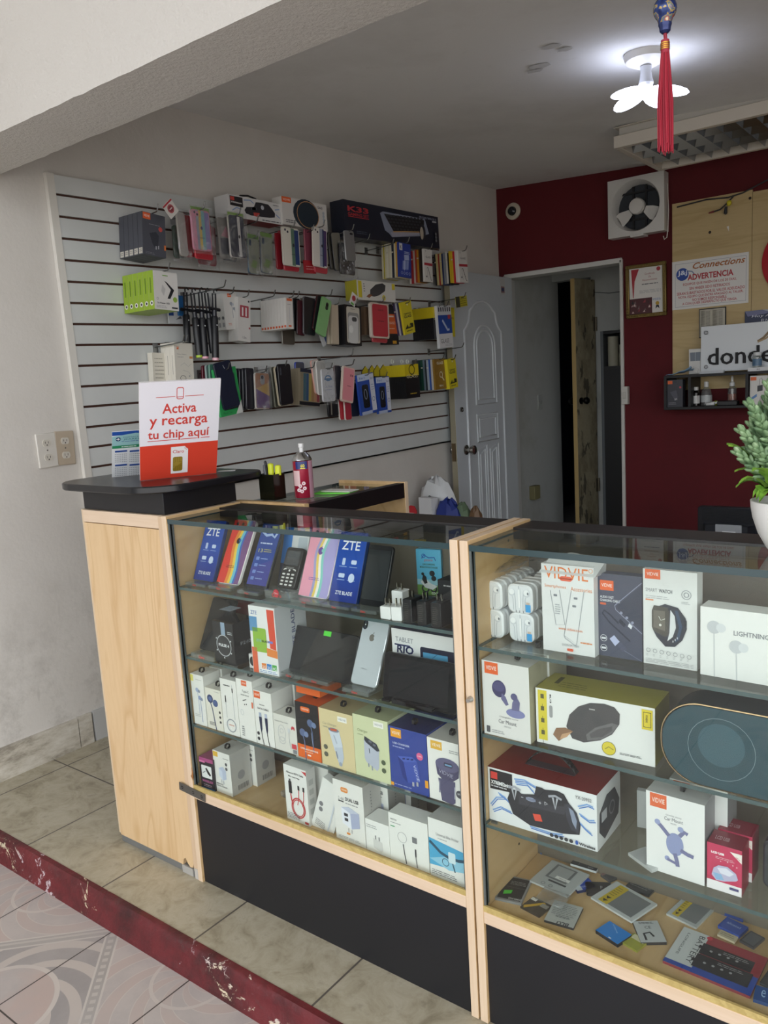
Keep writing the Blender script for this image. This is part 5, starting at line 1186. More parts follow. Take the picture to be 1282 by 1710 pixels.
def bl13(A, d):
 A.R(0.02, 0.06, 0.10, 0.97, 'd6c53c:.35')
 for k in range(4): A.R(0.045, 0.82 - k * 0.22, 0.075, 0.9 - k * 0.22, '5a5632:.4'); A.S([(0.06, 0.72 - k * 0.22), (0.06, 0.66 - k * 0.22)], 0.004, '5a5632:.4')
 A.T('BL13', 0.128, 0.92, 0.028, '3a3a3c:.4', al='L', w=0.19 * 0.4, rot=-pi / 2, bold=0.03); A.RR(0.122, 0.5, 0.150, 0.72, 0.012, '9b9b9c:.4')
 pts = [(0.27, 0.40), (0.30, 0.62), (0.38, 0.80), (0.48, 0.90), (0.60, 0.93), (0.68, 0.90), (0.725, 0.80), (0.72, 0.62), (0.66, 0.42), (0.56, 0.27), (0.42, 0.17), (0.32, 0.2)]
 A.P(pts, '4a484a:.35'); A.P([(0.45, 0.22), (0.56, 0.28), (0.66, 0.44), (0.71, 0.6), (0.66, 0.62), (0.52, 0.48), (0.44, 0.32)], '6b686a:.35'); A.P([(0.48, 0.28), (0.58, 0.34), (0.66, 0.48), (0.66, 0.56), (0.54, 0.46), (0.47, 0.34)], '565355:.35'); A.R(0.47, 0.78, 0.52, 0.8, 'a9a7a6:.35')
 A.P([(0.15, 0.2), (0.18, 0.33), (0.26, 0.37), (0.33, 0.33), (0.27, 0.22), (0.2, 0.1)], '8c6a50:.4'); A.P([(0.21, 0.14), (0.23, 0.24), (0.32, 0.32), (0.27, 0.2)], 'c29a76:.4')
 A.D(0.63, 0.16, 0.055, 'd9c63c:.35'); A.O(0.63, 0.16, 0.058, 0.004, '77702c:.35'); A.S([(0.6, 0.14), (0.63, 0.19), (0.67, 0.15)], 0.008, '8f8530:.4'); A.L(0.72, 0.9, 0.12, 2, 0.02, '55555a:.4', 0.008)
 A.R(0.90, 0.62, 0.985, 0.96, 'dcc632:.35'); A.R(0.912, 0.66, 0.973, 0.92, '3c3a22:.4'); A.R(0.916, 0.67, 0.969, 0.91, 'dcc632:.35'); A.T('FONENG', 0.93, 0.87, 0.035, '33321c:.4', al='L', w=0.062, rot=-pi / 2, bold=0.03)
 T_, w_, h_ = face_T('top', A.w, d, A.h); A.on(T_, w_, h_); A.R(0.1, 0.4, 0.14, 0.8, '4b471c:.5'); A.L(0.16, 0.4, 0.5, 3, 0.12, '6b6628:.5', 0.03)
boxat('speaker_box', 'white and olive box picturing a grey speaker with a leather loop', 'box', (896.5, 1238), (1093.8, 1281.5), (890.5, 1147), ZB_, 0.085, 'e4e4e2:.3', bl13, faces=dict(top='9a9136:.35', right='8f8634:.35', left='d6c53c:.35'))
# large capsule speaker with gold rim
pc = at((1103, 1240), y=1.262); zt = at((1160, 1176), y=1.262).z
H_ = zt - ZB_ - 0.001; W_ = 0.36
spk = tag(empty('capsule_speaker', (pc.x, 1.262, ZB_ + 0.001)), 'large dark teal capsule speaker with a thin gold rim', 'speaker')
b = MB(); R_ = H_ / 2
def superel(w, h, r, n=10): return rr(0, 0, w, h, r, n)
oo = superel(W_, H_, H_ * 0.46)
b.prism(oo, 0.004, 0.075, '1c2528:.3', chamfer=0.003); b.build('housing', spk, smooth=40)
b = MB(); b.prism([(W_ / 2 + (x - W_ / 2) * 0.985, H_ / 2 + (z - H_ / 2) * 0.97) for x, z in oo], 0.0015, 0.004, '29464f:.04'); b.build('front_face', spk, smooth=40)
b = MB(); b.tube([(x, 0.003, z) for x, z in oo], 0.0014, 'd3b48c:.2:.9', 6, True); b.build('gold_rim', spk, smooth=60)
b = MB(); b.ly = -0.0012
for x in (0.095, 0.25):
 b.ring(x, H_ * 0.5, 0.052, 0.0008, '6d8288:.3', y=0.0012); b.disc(x, H_ * 0.55, 0.036, '3a5862:.06', y=0.0012, n=28)
b.build('driver_mark', spk, smooth=0)
# ---- third shelf
def xt(A, d):
 def P_(x, z): return (x, z)
 A.P([(0.02, 0.97), (0.24, 0.97), (0.24, 0.58), (0.20, 0.62), (0.02, 0.60)], '232024:.35'); A.R(0.03, 0.80, 0.095, 0.93, 'd2443c:.35'); A.T('XTREME2mini', 0.03, 0.70, 0.07, 'e9e9ea:.4', al='L', w=0.19, bold=0.04); A.L(0.03, 0.2, 0.655, 1, 0.03, 'cfcfd2:.4', 0.02)
 for pts in ([(0.26, 0.9), (0.36, 0.93), (0.46, 0.86), (0.48, 0.78)], [(0.27, 0.84), (0.38, 0.87), (0.44, 0.76)], [(0.02, 0.3), (0.08, 0.46), (0.16, 0.5), (0.22, 0.42)], [(0.04, 0.2), (0.12, 0.3), (0.22, 0.26)], [(0.1, 0.56), (0.17, 0.5)], [(0.84, 0.72), (0.92, 0.80), (0.97, 0.78)], [(0.85, 0.6), (0.93, 0.52), (0.98, 0.55)], [(0.84, 0.46), (0.9, 0.36), (0.95, 0.3)], [(0.4, 0.1), (0.6, 0.09), (0.7, 0.13)]):
  A.S(pts, 0.012, '7fa3d6:.35'); A.S([(x + 0.01, z - 0.03) for x, z in pts], 0.008, '4a78c0:.35')
 body = [(0.19, 0.5), (0.22, 0.66), (0.26, 0.70), (0.30, 0.70), (0.33, 0.66), (0.45, 0.72), (0.47, 0.88), (0.52, 0.88), (0.55, 0.86), (0.66, 0.90), (0.72, 0.87), (0.76, 0.74), (0.83, 0.60), (0.86, 0.40), (0.85, 0.22), (0.7, 0.15), (0.4, 0.12), (0.24, 0.24)]
 A.P(body, '2d2c32:.35'); A.P([(0.72, 0.7), (0.77, 0.72), (0.83, 0.6), (0.855, 0.4), (0.84, 0.24), (0.78, 0.26), (0.74, 0.44)], '3c3d46:.3'); A.P([(0.76, 0.66), (0.8, 0.62), (0.83, 0.45), (0.82, 0.3), (0.79, 0.4)], '8b93a8:.25')
 A.P([(0.3, 0.66), (0.44, 0.69), (0.6, 0.60), (0.74, 0.66), (0.72, 0.5), (0.3, 0.46)], '3d3c43:.3')
 A.RR(0.37, 0.57, 0.46, 0.645, 0.03, 'a4aac4:.25'); A.T('+', 0.5, 0.57, 0.05, 'cfd0d6:.4'); A.T('-', 0.335, 0.6, 0.012, 'cfd0d6:.4', w=0.02); A.S([(0.545, 0.64), (0.57, 0.61), (0.545, 0.58), (0.545, 0.64)], 0.005, 'cfd0d6:.4')
 for x, z in ((0.24, 0.52), (0.62, 0.56)): A.S([(x, z + 0.2), (x + 0.02, z), (x + 0.04, z + 0.2)], 0.018, 'c6c9d2:.2:.4'); A.S([(x - 0.04, z + 0.2), (x + 0.02, z + 0.24), (x + 0.08, z + 0.2)], 0.02, 'b9bcc6:.2:.4')
 A.P([(0.43, 0.36), (0.50, 0.38), (0.52, 0.26), (0.45, 0.24)], 'd9513f:.35')
 A.T('YX-20952', 0.82, 0.855, 0.06, '55565c:.4', al='L', w=0.14)
 for k in range(5): A.D(0.60 + k * 0.044, 0.065, 0.017, '33343a:.4')
 A.D(0.825, 0.07, 0.013, '2f56a6:.4', rz=0.02); A.T('Wireless', 0.845, 0.035, 0.055, '33343a:.4', al='L', w=0.14, bold=0.03)
 T_, w_, h_ = face_T('right', A.w, d, A.h); A.on(T_, w_, h_); A.P([(0.08, 0.3), (0.1, 0.62), (0.4, 0.82), (0.75, 0.8), (0.95, 0.5), (0.9, 0.25), (0.3, 0.08)], '3a3a40:.4'); A.R(0.18, 0.42, 0.4, 0.6, 'b9bbc0:.4'); A.O(0.62, 0.5, 0.12, 0.03, '77787e:.4')
o = boxat('speaker_box', 'white box with red top and carrying handle, picturing a black speaker', 'box', (817.4, 1367), (997.6, 1423), (815, 1280), ZC, 0.115, 'e2e3e4:.35', xt, faces=dict(top='7d1d1c:.4'))
w, h = o.dimensions.x, o.dimensions.z
b = MB(); b.box(w * 0.26, w * 0.72, 0.045, 0.068, h + 0.0002, h + 0.0012, '3b2a34:.3'); b.build('handle_slot', o, smooth=0)
b = MB(); pts = []
for i in range(13):
 q = i / 12; pts.append((w * (0.27 + 0.45 * q), 0.056, h + 0.001 + 0.034 * sin(pi * q) ** 0.8))
for i in range(12):
 p, q = pts[i], pts[i + 1]
 b.add([(p[0], p[1] - 0.007, p[2]), (p[0], p[1] + 0.007, p[2]), (q[0], q[1] + 0.007, q[2]), (q[0], q[1] - 0.007, q[2])], [(0, 1, 2, 3)], '191a1d:.4')
b.build('carrying_handle', o, solid=0.002)
def grav(A, d):
 logo(A, 0.07, 0.82, 0.36, 0.99, c='df6a40:.4'); A.T('Gravity clamp', 0.48, 0.745, 0.025, '8a8a90:.4', w=0.27); A.T('Car Mount', 0.48, 0.69, 0.045, '77777e:.4', w=0.32); A.T('MC502', 0.48, 0.655, 0.018, '9a9aa0:.4', w=0.1)
 g = '77789c:.3'; A.D(0.5, 0.41, 0.15, '8e96bd:.3', rz=0.21); A.S([(0.4, 0.5), (0.26, 0.6), (0.2, 0.63)], 0.07, g); A.S([(0.58, 0.53), (0.66, 0.6), (0.72, 0.58)], 0.07, g); A.D(0.2, 0.64, 0.05, '98a0c6:.3'); A.D(0.6, 0.62, 0.05, '98a0c6:.3'); A.S([(0.6, 0.36), (0.72, 0.33), (0.82, 0.32)], 0.07, g); A.S([(0.5, 0.3), (0.54, 0.2), (0.55, 0.14)], 0.07, g); A.D(0.37, 0.21, 0.045, '98a0c6:.3'); A.S([(0.37, 0.2), (0.55, 0.17)], 0.05, g)
o = boxat('holder_box', 'white box picturing a four-armed car phone holder', 'box', (1079.5, 1448), (1176, 1480), (1074.5, 1318), ZC, 0.055, 'e6e5e4:.35', grav, tab=(0.55, 0.5), faces=dict(top='c9c8c6:.45', right='8d8e90:.4'))
dup(o, o.location + Vector((0.02, 0.062, 0)), None, 'white box behind the four-armed car phone holder box')
def lcd(A, d):
 A.R(0, 0, 1, 0.2, 'e9e4e6:.4'); A.P([(0, 0.2), (0, 0.28), (0.3, 0.2)], 'b73a55:.4'); A.T('LCD USB', 0.12, 0.79, 0.05, 'f3eef0:.4', al='L', w=0.38, bold=0.05); A.L(0.25, 0.8, 0.73, 2, 0.03, 'e0bac4:.4', 0.01); A.P([(0.66, 0.92), (1.0, 0.72), (1.0, 0.92)], 'ece4dc:.4'); A.T('NEW', 0.88, 0.8, 0.03, 'b7475a:.4', w=0.16, rot=-0.6)
 for x, z in ((0.4, 0.66), (0.6, 0.68), (0.75, 0.64), (0.86, 0.62)): A.D(x, z, 0.015, 'f0dfe4:.4')
 A.P([(0.14, 0.32), (0.2, 0.48), (0.34, 0.56), (0.6, 0.58), (0.84, 0.48), (0.9, 0.36), (0.84, 0.32), (0.5, 0.24), (0.28, 0.22)], 'b9b4cf:.3'); A.P([(0.3, 0.5), (0.56, 0.54), (0.78, 0.46), (0.66, 0.38), (0.4, 0.4)], 'dcdbe8:.3'); A.P([(0.18, 0.38), (0.42, 0.38), (0.5, 0.27), (0.28, 0.24)], '8bb0d4:.3'); A.R(0.66, 0.10, 0.92, 0.155, '55507a:.4')
 T_, w_, h_ = face_T('top', A.w, d, A.h); A.on(T_, w_, h_); A.T('LCD USB', 0.15, 0.35, 0.25, 'd8b0b8:.4', al='L', w=0.4)
o = boxat('charger_box', 'pink and white box picturing a battery charger', 'box', (1180, 1480.5), (1238, 1499), (1180, 1405), ZC, 0.045, 'c23a5c:.35', lcd, faces=dict(top='8a2338:.4', right='8a2034:.4'))
dup(o, o.location + Vector((0.004, 0.05, 0)), None, 'red box behind the pink and white battery charger box')
b = MB(); b.prism(rr(0, 0, 0.13, 0.085, 0.012), 0, 0.06, '33363a:.3', chamfer=0.003)
tag(b.build('speaker', None, (-0.283, 1.33, ZC)), 'plain dark grey speaker at the right end of the third shelf', 'speaker')
for k, (x, y, rz, lb) in enumerate(((-0.52, 1.40, 0.15, 'grey clear-wrapped pack leaning behind the white box with red top'), (-0.50, 1.30, -0.5, 'clear-wrapped pack lying between the white boxes on the third shelf'))):
 b = MB()
 if k == 0: b.box(0, 0.085, 0, 0.012, 0, 0.075, 'film_milky'); b.box(0.01, 0.075, 0.003, 0.009, 0.005, 0.05, '73777a:.4')
 else: b.box(0, 0.06, 0, 0.04, 0, 0.006, 'film_milky'); b.box(0.006, 0.054, 0.005, 0.035, 0.001, 0.005, '8a8f92:.4')
 tag(b.build('wrapped_pack', None, (x, y, ZC), (0, 0, rz), smooth=0), lb, 'pack')
# ---- loose batteries and pouches on the floor of the right case
def flat(name, label, cat, A_, B_, D_, th, body, art=None, lift=0.0, group=None, rnd_=0.0, side=None):
 z = ZD + lift
 a, b_, d_ = at(A_, z=z + th), at(B_, z=z + th), at(D_, z=z + th)
 e = (b_ - a); w = e.length; rz = atan2(e.y, e.x)
 nrm = Vector((-e.y, e.x, 0)).normalized(); l = max(0.01, (d_ - a).dot(nrm))
 b = MB()
 b.T = Matrix.Rotation(-pi / 2, 4, 'X')          # outline drawn upright, then laid on its back: front face up
 o_ = rr(0, 0, w, l, max(0.0006, rnd_), 3)
 b.T = Matrix.Translation((0, 0, th)) @ Matrix.Rotation(-pi / 2, 4, 'X')
 b.prism(o_, 0, th, side or body, front=body)
 if art: art(Art(b, w, l), th)
 lo = Vector((a.x, a.y, z))
 y_in = 1.2565                                      # keep clear of the front glass
 o = b.build(name, None, lo, (0, 0, rz), smooth=0)
 my = min((Matrix.Rotation(rz, 4, 'Z') @ Vector(c)).y for c in ((0, 0, 0), (w, 0, 0), (0, l, 0), (w, l, 0))) + a.y
 if my < y_in: o.location.y += y_in - my
 return tag(o, label, cat, group)
BG = 'loose phone batteries and pouches on the case floor'
def art_sam(A, d):
 A.R(0.06, 0.05, 0.94, 0.95, '2b2c2f:.35'); A.S([(0.06, 0.55), (0.94, 0.55)], 0.01, '6d6e70:.4'); A.T('SAMSUNG', 0.72, 0.14, 0.07, 'b9babc:.4', al='C', w=0.5, rot=pi, bold=0.02); A.L(0.3, 0.9, 0.78, 3, 0.06, '8b8c8e:.4', 0.02); A.P([(0.22, 0.2), (0.5, 0.28), (0.5, 0.42), (0.2, 0.36)], '4fc33c:.5')
flat('phone_battery', 'dark battery with a green price sticker in the front left corner', 'battery', (826, 1499), (870, 1509), (855, 1463), 0.005, '8a8b8c:.35', art_sam, 0.0, BG)
a = at((855, 1461), z=ZD); c_ = at((885, 1429), z=ZD)
carton('battery_box', 'thin white box standing on edge near the left end of the case floor', 'box', Vector((a.x, a.y, ZD)), atan2(c_.y - a.y, c_.x - a.x), (c_ - a).length, at((852, 1422), y=a.y).z - ZD, 0.006, 'd5d4d0:.4', lambda A, d: A.T('SAMSUNG', 0.5, 0.25, 0.09, '6a6a6c:.4', al='L', w=0.5, rot=pi / 2))
def art_pouch(A, d):
 A.R(0.2, 0.35, 0.75, 0.92, '6f7274:.4'); A.R(0.26, 0.4, 0.69, 0.88, 'a3a6a6:.4'); A.R(0.42, 0.42, 0.78, 0.52, 'e6e6e4:.4'); A.T('Genuine', 0.6, 0.445, 0.045, '55575a:.4', w=0.2); A.R(0.34, 0.24, 0.8, 0.3, '3b3d40:.4'); A.O(0.3, 0.1, 0.05, 0.01, '55575a:.4'); A.O(0.5, 0.1, 0.05, 0.01, '55575a:.4')
flat('screen_pouch', 'grey clear pouch holding a dark frame, behind the green-stickered battery', 'pouch', (884, 1470), (947, 1497), (893, 1424), 0.004, 'b4b8b8:.25', art_pouch, 0.0055, BG)
flat('phone_battery', 'blue pack at the back behind the grey pouch', 'battery', (902, 1424), (951, 1428), (907, 1406), 0.004, '2f5ea8:.35', lambda A, d: A.L(0.1, 0.8, 0.5, 2, 0.2, '9fb6dc:.4', 0.05), 0.0, BG)
def art_doo(A, d): A.R(0, 0, 1, 0.3, 'c4c8ca:.4'); A.T('OOC', 0.82, 0.4, 0.12, 'c9d2ee:.4', w=0.36, rot=pi / 2); A.L(0.1, 0.7, 0.15, 2, 0.08, '8a8f94:.4', 0.03)
flat('phone_battery', 'blue and white battery box right of the grey pouch', 'battery', (950, 1470), (964, 1488), (966, 1446), 0.006, '2644a4:.35', art_doo, 0.0, BG, side='1b2a55:.4')
flat('phone_battery', 'long black battery with white edges, at the back', 'battery', (952, 1442), (995, 1455), (954, 1423), 0.005, '35373a:.35', lambda A, d: (A.S([(0.3, 0.1), (0.3, 0.9)], 0.01, '8d8f92:.4'), A.L(0.65, 0.9, 0.5, 3, 0.2, '9b9da0:.4', 0.05)), 0.0065, BG, side='c5c8ca:.4')
flat('phone_battery', 'small grey battery with a pink stripe', 'battery', (1002, 1460), (1018, 1471), (1037, 1447), 0.005, '4b4e51:.35', lambda A, d: (A.R(0, 0, 0.25, 1, '8a6e6c:.4'), A.L(0.3, 0.8, 0.6, 2, 0.15, '7f8285:.4', 0.04)), 0.0, BG)
flat('phone_battery', 'plain black rounded battery with a small white mark', 'battery', (979, 1492), (1024, 1494), (981, 1472), 0.006, '26272a:.35', lambda A, d: A.T('P', 0.6, 0.4, 0.25, 'a9abae:.4', w=0.08), 0.0, BG, rnd_=0.006)
flat('cable_pouch', 'small brown pouch with a yellow stripe at the front', 'pouch', (868, 1514), (900, 1531), (889, 1496), 0.003, '4a4238:.4', lambda A, d: (A.P([(0.05, 0.2), (0.15, 0.05), (0.75, 0.9), (0.62, 0.95)], 'c09a35:.4'), A.R(0.6, 0.6, 0.95, 0.85, '8f8b84:.4'), A.R(0.02, 0.75, 0.3, 0.95, 'd8d6d0:.4')), 0.0002, BG)
def art_blu(A, d): A.T('BLU', 0.62, 0.12, 0.14, '44474a:.4', w=0.4, rot=pi, bold=0.03); A.L(0.1, 0.9, 0.85, 7, 0.08, '77797a:.4', 0.02); A.L(0.3, 0.8, 0.3, 2, 0.05, '55575a:.4', 0.02)
flat('phone_battery', 'silver grey battery with a large upside-down word at the front', 'battery', (908, 1536), (957, 1550), (927, 1503), 0.005, 'b2b4b0:.35', art_blu, 0.0, BG, side='2f3032:.4')
flat('clear_pouch', 'empty clear pouch lying over the silver grey battery', 'pouch', (893, 1500), (938, 1516), (902, 1478), 0.002, 'film', None, 0.0104, BG)
def art_zip(A, d): A.R(0.16, 0.1, 0.92, 0.9, '77797b:.3'); A.P([(0.14, 0.06), (0.36, 0.06), (0.36, 0.94), (0.14, 0.94)], 'c9ae2c:.4'); A.L(0.17, 0.33, 0.8, 5, 0.09, '6b5d1c:.4', 0.02); A.P([(0.19, 0.2), (0.25, 0.1), (0.31, 0.2)], '3b361c:.4'); A.P([(0.19, 0.34), (0.25, 0.24), (0.31, 0.34)], '3b361c:.4')
flat('antistatic_bag', 'clear bag with yellow warning tape and a hang hole, left of two', 'pouch', (986, 1498), (1054, 1539), (1050, 1483), 0.004, 'c3c6c6:.25', art_zip, 0.0066, BG)
flat('antistatic_bag', 'clear bag with yellow warning tape, right of two', 'pouch', (1112, 1525), (1162, 1549), (1145, 1493), 0.004, 'b4b8b8:.25', art_zip, 0.0, BG)
flat('phone_battery', 'bright blue battery at the front edge', 'battery', (994, 1553), (1031, 1577), (1015, 1536), 0.007, '2f80cf:.35', lambda A, d: (A.T('XTREME', 0.2, 0.9, 0.06, 'b4d6f0:.4', al='L', w=0.5, rot=-0.6), A.R(0.55, 0.04, 0.66, 0.1, 'e8e8e8:.4')), 0.0, BG, side='1a1b1f:.4')
flat('phone_battery', 'yellow-green battery beside the bright blue one', 'battery', (1038, 1573), (1063, 1588), (1051, 1553), 0.004, '9a9a3c:.35', lambda A, d: A.R(0.1, 0.6, 0.9, 0.95, 'cfcaa8:.4'), 0.0, BG)
flat('phone_battery', 'silver battery with a black bracket mark', 'battery', (1070, 1574), (1113, 1573), (1064, 1538), 0.006, 'b9bcbd:.35', lambda A, d: (A.S([(0.25, 0.1), (0.25, 0.4), (0.5, 0.45), (0.6, 0.25)], 0.09, '2b2d30:.4'), A.T('CE', 0.5, 0.62, 0.12, '3d3f42:.4', w=0.25), A.L(0.2, 0.8, 0.9, 2, 0.06, '55575a:.4', 0.02)), 0.0, BG, side='2b2c2e:.4')
def art_bat(A, d):
 A.R(0, 0.0, 0.32, 1, 'c6c9c9:.3'); A.R(0.32, 0.45, 1, 1, '93333c:.3'); A.R(0.32, 0, 1, 0.45, '2b4a9c:.3'); A.R(0, 0, 1, 0.1, '2b4a9c:.3')
 A.T('BATTERY', 0.22, 0.92, 0.09, '3d4043:.4', al='L', w=0.74 * A.h / A.w, rot=-pi / 2); A.T('LONGLIFE', 0.08, 0.88, 0.04, '55585b:.4', al='L', w=0.6 * A.h / A.w, rot=-pi / 2); A.D(0.335, 0.94, 0.035, 'c23a4a:.4')
 for z0, z1, x1 in ((0.5, 0.78, 0.9), (0.14, 0.48, 0.94)):
  A.R(0.3, z0, x1, z1, '26272b:.35'); A.R(0.27, z0 + 0.12, 0.31, z0 + 0.2, '26272b:.35')
  for k in range(4): A.D(0.42 + k * 0.1, (z0 + z1) / 2, 0.018, '9b9da0:.4')
  A.L(0.55, 0.85, z1 - 0.06, 2, 0.04, '9b9da0:.4', 0.012)
flat('battery_pack', 'large silver, red and blue battery pack with two black cells', 'battery', (1106, 1604), (1252, 1664), (1122, 1540), 0.005, '8e3a44:.3', art_bat, 0.0004, BG)
flat('phone_box', 'flat blue box with pale lettering, front of two', 'box', (1198, 1545), (1234, 1563), (1210, 1529), 0.006, '2a4a9e:.35', lambda A, d: A.T('alcatel', 0.5, 0.5, 0.2, 'a9bbe2:.4', w=0.6), 0.0062, BG)
flat('phone_box', 'flat blue box with pale lettering, rear of two', 'box', (1203, 1522), (1240, 1536), (1209, 1508), 0.006, '2a4a9e:.35', lambda A, d: A.T('alcatel', 0.6, 0.3, 0.2, 'a9bbe2:.4', w=0.5), 0.0, BG)
flat('cable_pouch', 'black textured pouch in the middle of the case floor', 'pouch', (1044, 1479), (1083, 1496), (1061, 1459), 0.004, '3b3d3f:.3', lambda A, d: A.L(0.1, 0.9, 0.85, 6, 0.13, '77797b:.4', 0.05), 0.0, BG)
flat('clear_pouch', 'small dark grey pouch in front of the flat blue boxes', 'pouch', (1234, 1570), (1258, 1583), (1248, 1551), 0.004, '3d3d3f:.3', lambda A, d: A.R(0.1, 0.1, 0.9, 0.9, '55565a:.3'), 0.0124, BG)
flat('phone_battery', 'small beige battery between warning bag and blue boxes', 'battery', (1197, 1560), (1226, 1573), (1206, 1553), 0.004, 'b9ad92:.4', lambda A, d: A.L(0.1, 0.9, 0.6, 2, 0.3, '77705c:.4', 0.08), 0.0061, BG)
flat('foil_pack', 'crumpled dark blue pack at the right front corner', 'pack', (1257, 1668), (1282, 1676), (1264, 1645), 0.006, '234a86:.3', lambda A, d: A.T('e', 0.6, 0.3, 0.5, 'a9c6e8:.4', w=0.3), 0.0, BG)
flat('cable_pouch', 'dark pouch at the right edge behind the large battery pack', 'pouch', (1268, 1640), (1300, 1655), (1282, 1570), 0.005, '2f3132:.3', None, 0.0056, BG)
# ================================================================ ON THE COUNTER
# sign board, turned toward the street and tipped back
def board(name, label, cat, bl, br, tl, z, th, body, art, support=True, group=None):
 a, b_ = at(bl, z=z), at(br, z=z)
 e = (b_ - a); w = e.length; e = e.normalized(); nb = Vector((-e.y, e.x, 0))
 d = RIGHT * ((tl[0] - CU) / F_PX) + DOWN * ((tl[1] - CV) / F_PX) + FWD
 C = Vector((0, 0, HCAM)); t_ = (a - C).dot(e) / d.dot(e); q = C + d * t_ - a
 bk, up = q.dot(nb), q.z
 h = hypot(bk, up); ln = atan2(bk, up)
 b = MB(); b.box(0, w, 0, th, 0, h, body)
 art(Art(b, w, h), th); b.T = Matrix.Identity(4)
 o = b.build(name, None, Vector((a.x, a.y, z + 0.0005)), smooth=0)
 o.rotation_euler = (Matrix.Rotation(atan2(e.y, e.x), 4, 'Z') @ Matrix.Rotation(-ln, 4, 'X')).to_euler()
 tag(o, label, cat, group)
 if support:
  b = MB(); b.add([(w * 0.3, th, h * 0.55), (w * 0.7, th, h * 0.55), (w * 0.75, th + 0.02 + h * 0.30, 0.0 + h * 0.33 * sin(ln)), (w * 0.25, th + 0.02 + h * 0.30, h * 0.33 * sin(ln))], [(0, 1, 2, 3)], 'd9d6d0:.6')
  b.build('easel_back', o, solid=0.002, smooth=0)
 return o, w, h, ln
RED_ = 'd9432f:.45'
def claro(A, d):
 A.R(0, 0, 1, 1, 'e9e7ee:.4'); A.R(0, 0, 1, 0.365, RED_)
 x0, x1, z0, z1 = 0.45, 0.54, 0.822, 0.94
 A.RR(x0, z0, x1, z1, 0.025, 'c8493f:.4'); A.RR(x0 + 0.009, z0 + 0.008, x1 - 0.009, z1 - 0.008, 0.018, 'e9e7ee:.4'); A.R(x0 + 0.005, z0 + 0.02, x1 - 0.005, z0 + 0.026, 'c8493f:.4')
 A.R(0.20, 0.848, 0.435, 0.854, 'c8493f:.4'); A.R(0.555, 0.848, 0.79, 0.854, 'c8493f:.4')
 A.T('Activa', 0.49, 0.685, 0.10, 'cf4238:.4', w=0.425, bold=0.014); A.T('y recarga', 0.485, 0.535, 0.105, 'cf4238:.4', w=0.73, bold=0.014); A.T('tu chip aquí', 0.49, 0.405, 0.115, 'cf4238:.4', w=0.78, bold=0.014)
 for a, b_ in ((0.095, 0.47), (0.51, 0.72), (0.77, 0.885)): A.R(a, 0.408, b_, 0.415, 'cf4238:.4')
 A.P([(0.39, 0.045), (0.61, 0.045), (0.61, 0.30), (0.565, 0.335), (0.39, 0.335)], 'eeeaea:.4')
 A.T('Claro', 0.485, 0.265, 0.035, 'c8403a:.4', w=0.145, bold=0.012)
 for a_ in (0.0, 0.8, 1.5): A.S([(0.567 + 0.014 * cos(a_), 0.298 + 0.010 * sin(a_)), (0.567 + 0.034 * cos(a_), 0.298 + 0.026 * sin(a_))], 0.006, 'c8403a:.4')
 A.RR(0.415, 0.07, 0.54, 0.225, 0.022, 'bb9a35:.3:.5'); A.P([(0.418, 0.10), (0.537, 0.165), (0.537, 0.22), (0.418, 0.22)], 'd0b04c:.3:.5')
 for pts in ([(0.418, 0.17), (0.45, 0.17), (0.45, 0.225)], [(0.535, 0.17), (0.475, 0.17), (0.475, 0.225)], [(0.505, 0.17), (0.505, 0.225)], [(0.418, 0.125), (0.535, 0.125)], [(0.45, 0.125), (0.45, 0.07)], [(0.478, 0.125), (0.478, 0.07)], [(0.506, 0.125), (0.506, 0.07)]):
  A.S(pts, 0.004, '8e7427:.4')
ZT = 1.0800
board('promo_sign', 'white and red sign saying Activa y recarga tu chip on the black top', 'sign', (234, 803), (361, 790), (232, 640), ZT, 0.006, 'd9d6d8:.5', claro)
def cal(A, d):
 A.R(0, 0, 1, 1, 'e8eaec:.45'); A.R(0, 0.92, 1, 1, '2a55a8:.4'); A.P([(0, 0.90), (0.5, 0.95), (1, 0.90), (1, 0.70), (0, 0.70)], '9cc9cc:.4'); A.R(0, 0.64, 1, 0.70, '2f8f62:.4'); A.P([(0.6, 0.64), (1, 0.64), (1, 0.70), (0.66, 0.70)], '2a4f9c:.4')
 A.D(0.13, 0.84, 0.055, '23456f:.4'); A.R(0.09, 0.832, 0.17, 0.848, 'f2f2f2:.4'); A.R(0.12, 0.815, 0.14, 0.865, 'f2f2f2:.4')
 A.T('FARMACIA', 0.24, 0.86, 0.025, '4f7f95:.4', al='L', w=0.36); A.T('JEAREL', 0.24, 0.805, 0.04, '3f7f8c:.4', al='L', w=0.36); A.L(0.2, 0.6, 0.78, 1, 0.02, '4a6fae:.4', 0.01); A.T('809 000 0000', 0.42, 0.658, 0.02, 'e8f2ec:.4', w=0.4) if False else A.L(0.2, 0.55, 0.664, 1, 0.02, 'e8f2ec:.4', 0.016)
 for i in range(3):
  for j in range(2):
   x, z = 0.06 + i * 0.31, 0.56 - j * 0.30
   A.R(x, z, x + 0.26, z + 0.035, '2a4f9c:.4')
   for a in range(7):
    for c in range(5): A.R(x + a * 0.038, z - 0.05 - c * 0.042, x + a * 0.038 + 0.018, z - 0.035 - c * 0.042, '8f949c:.5')
board('desk_calendar', 'small blue, green and white calendar card half behind the promo sign', 'calendar', (187, 797.5), (262, 790), (187, 722), ZT, 0.002, 'e4e6e8:.5', cal)
b = MB(); b.box(0, 0.05, 0, 0.03, 0, 0.0012, 'b9bab8:.4'); p = at((365, 788), z=ZT)
tag(b.build('paper_slip', None, (p.x - 0.005, p.y, ZT), (0, 0, 0.7), smooth=0), 'small grey paper slip beside the right edge of the promo sign', 'paper')
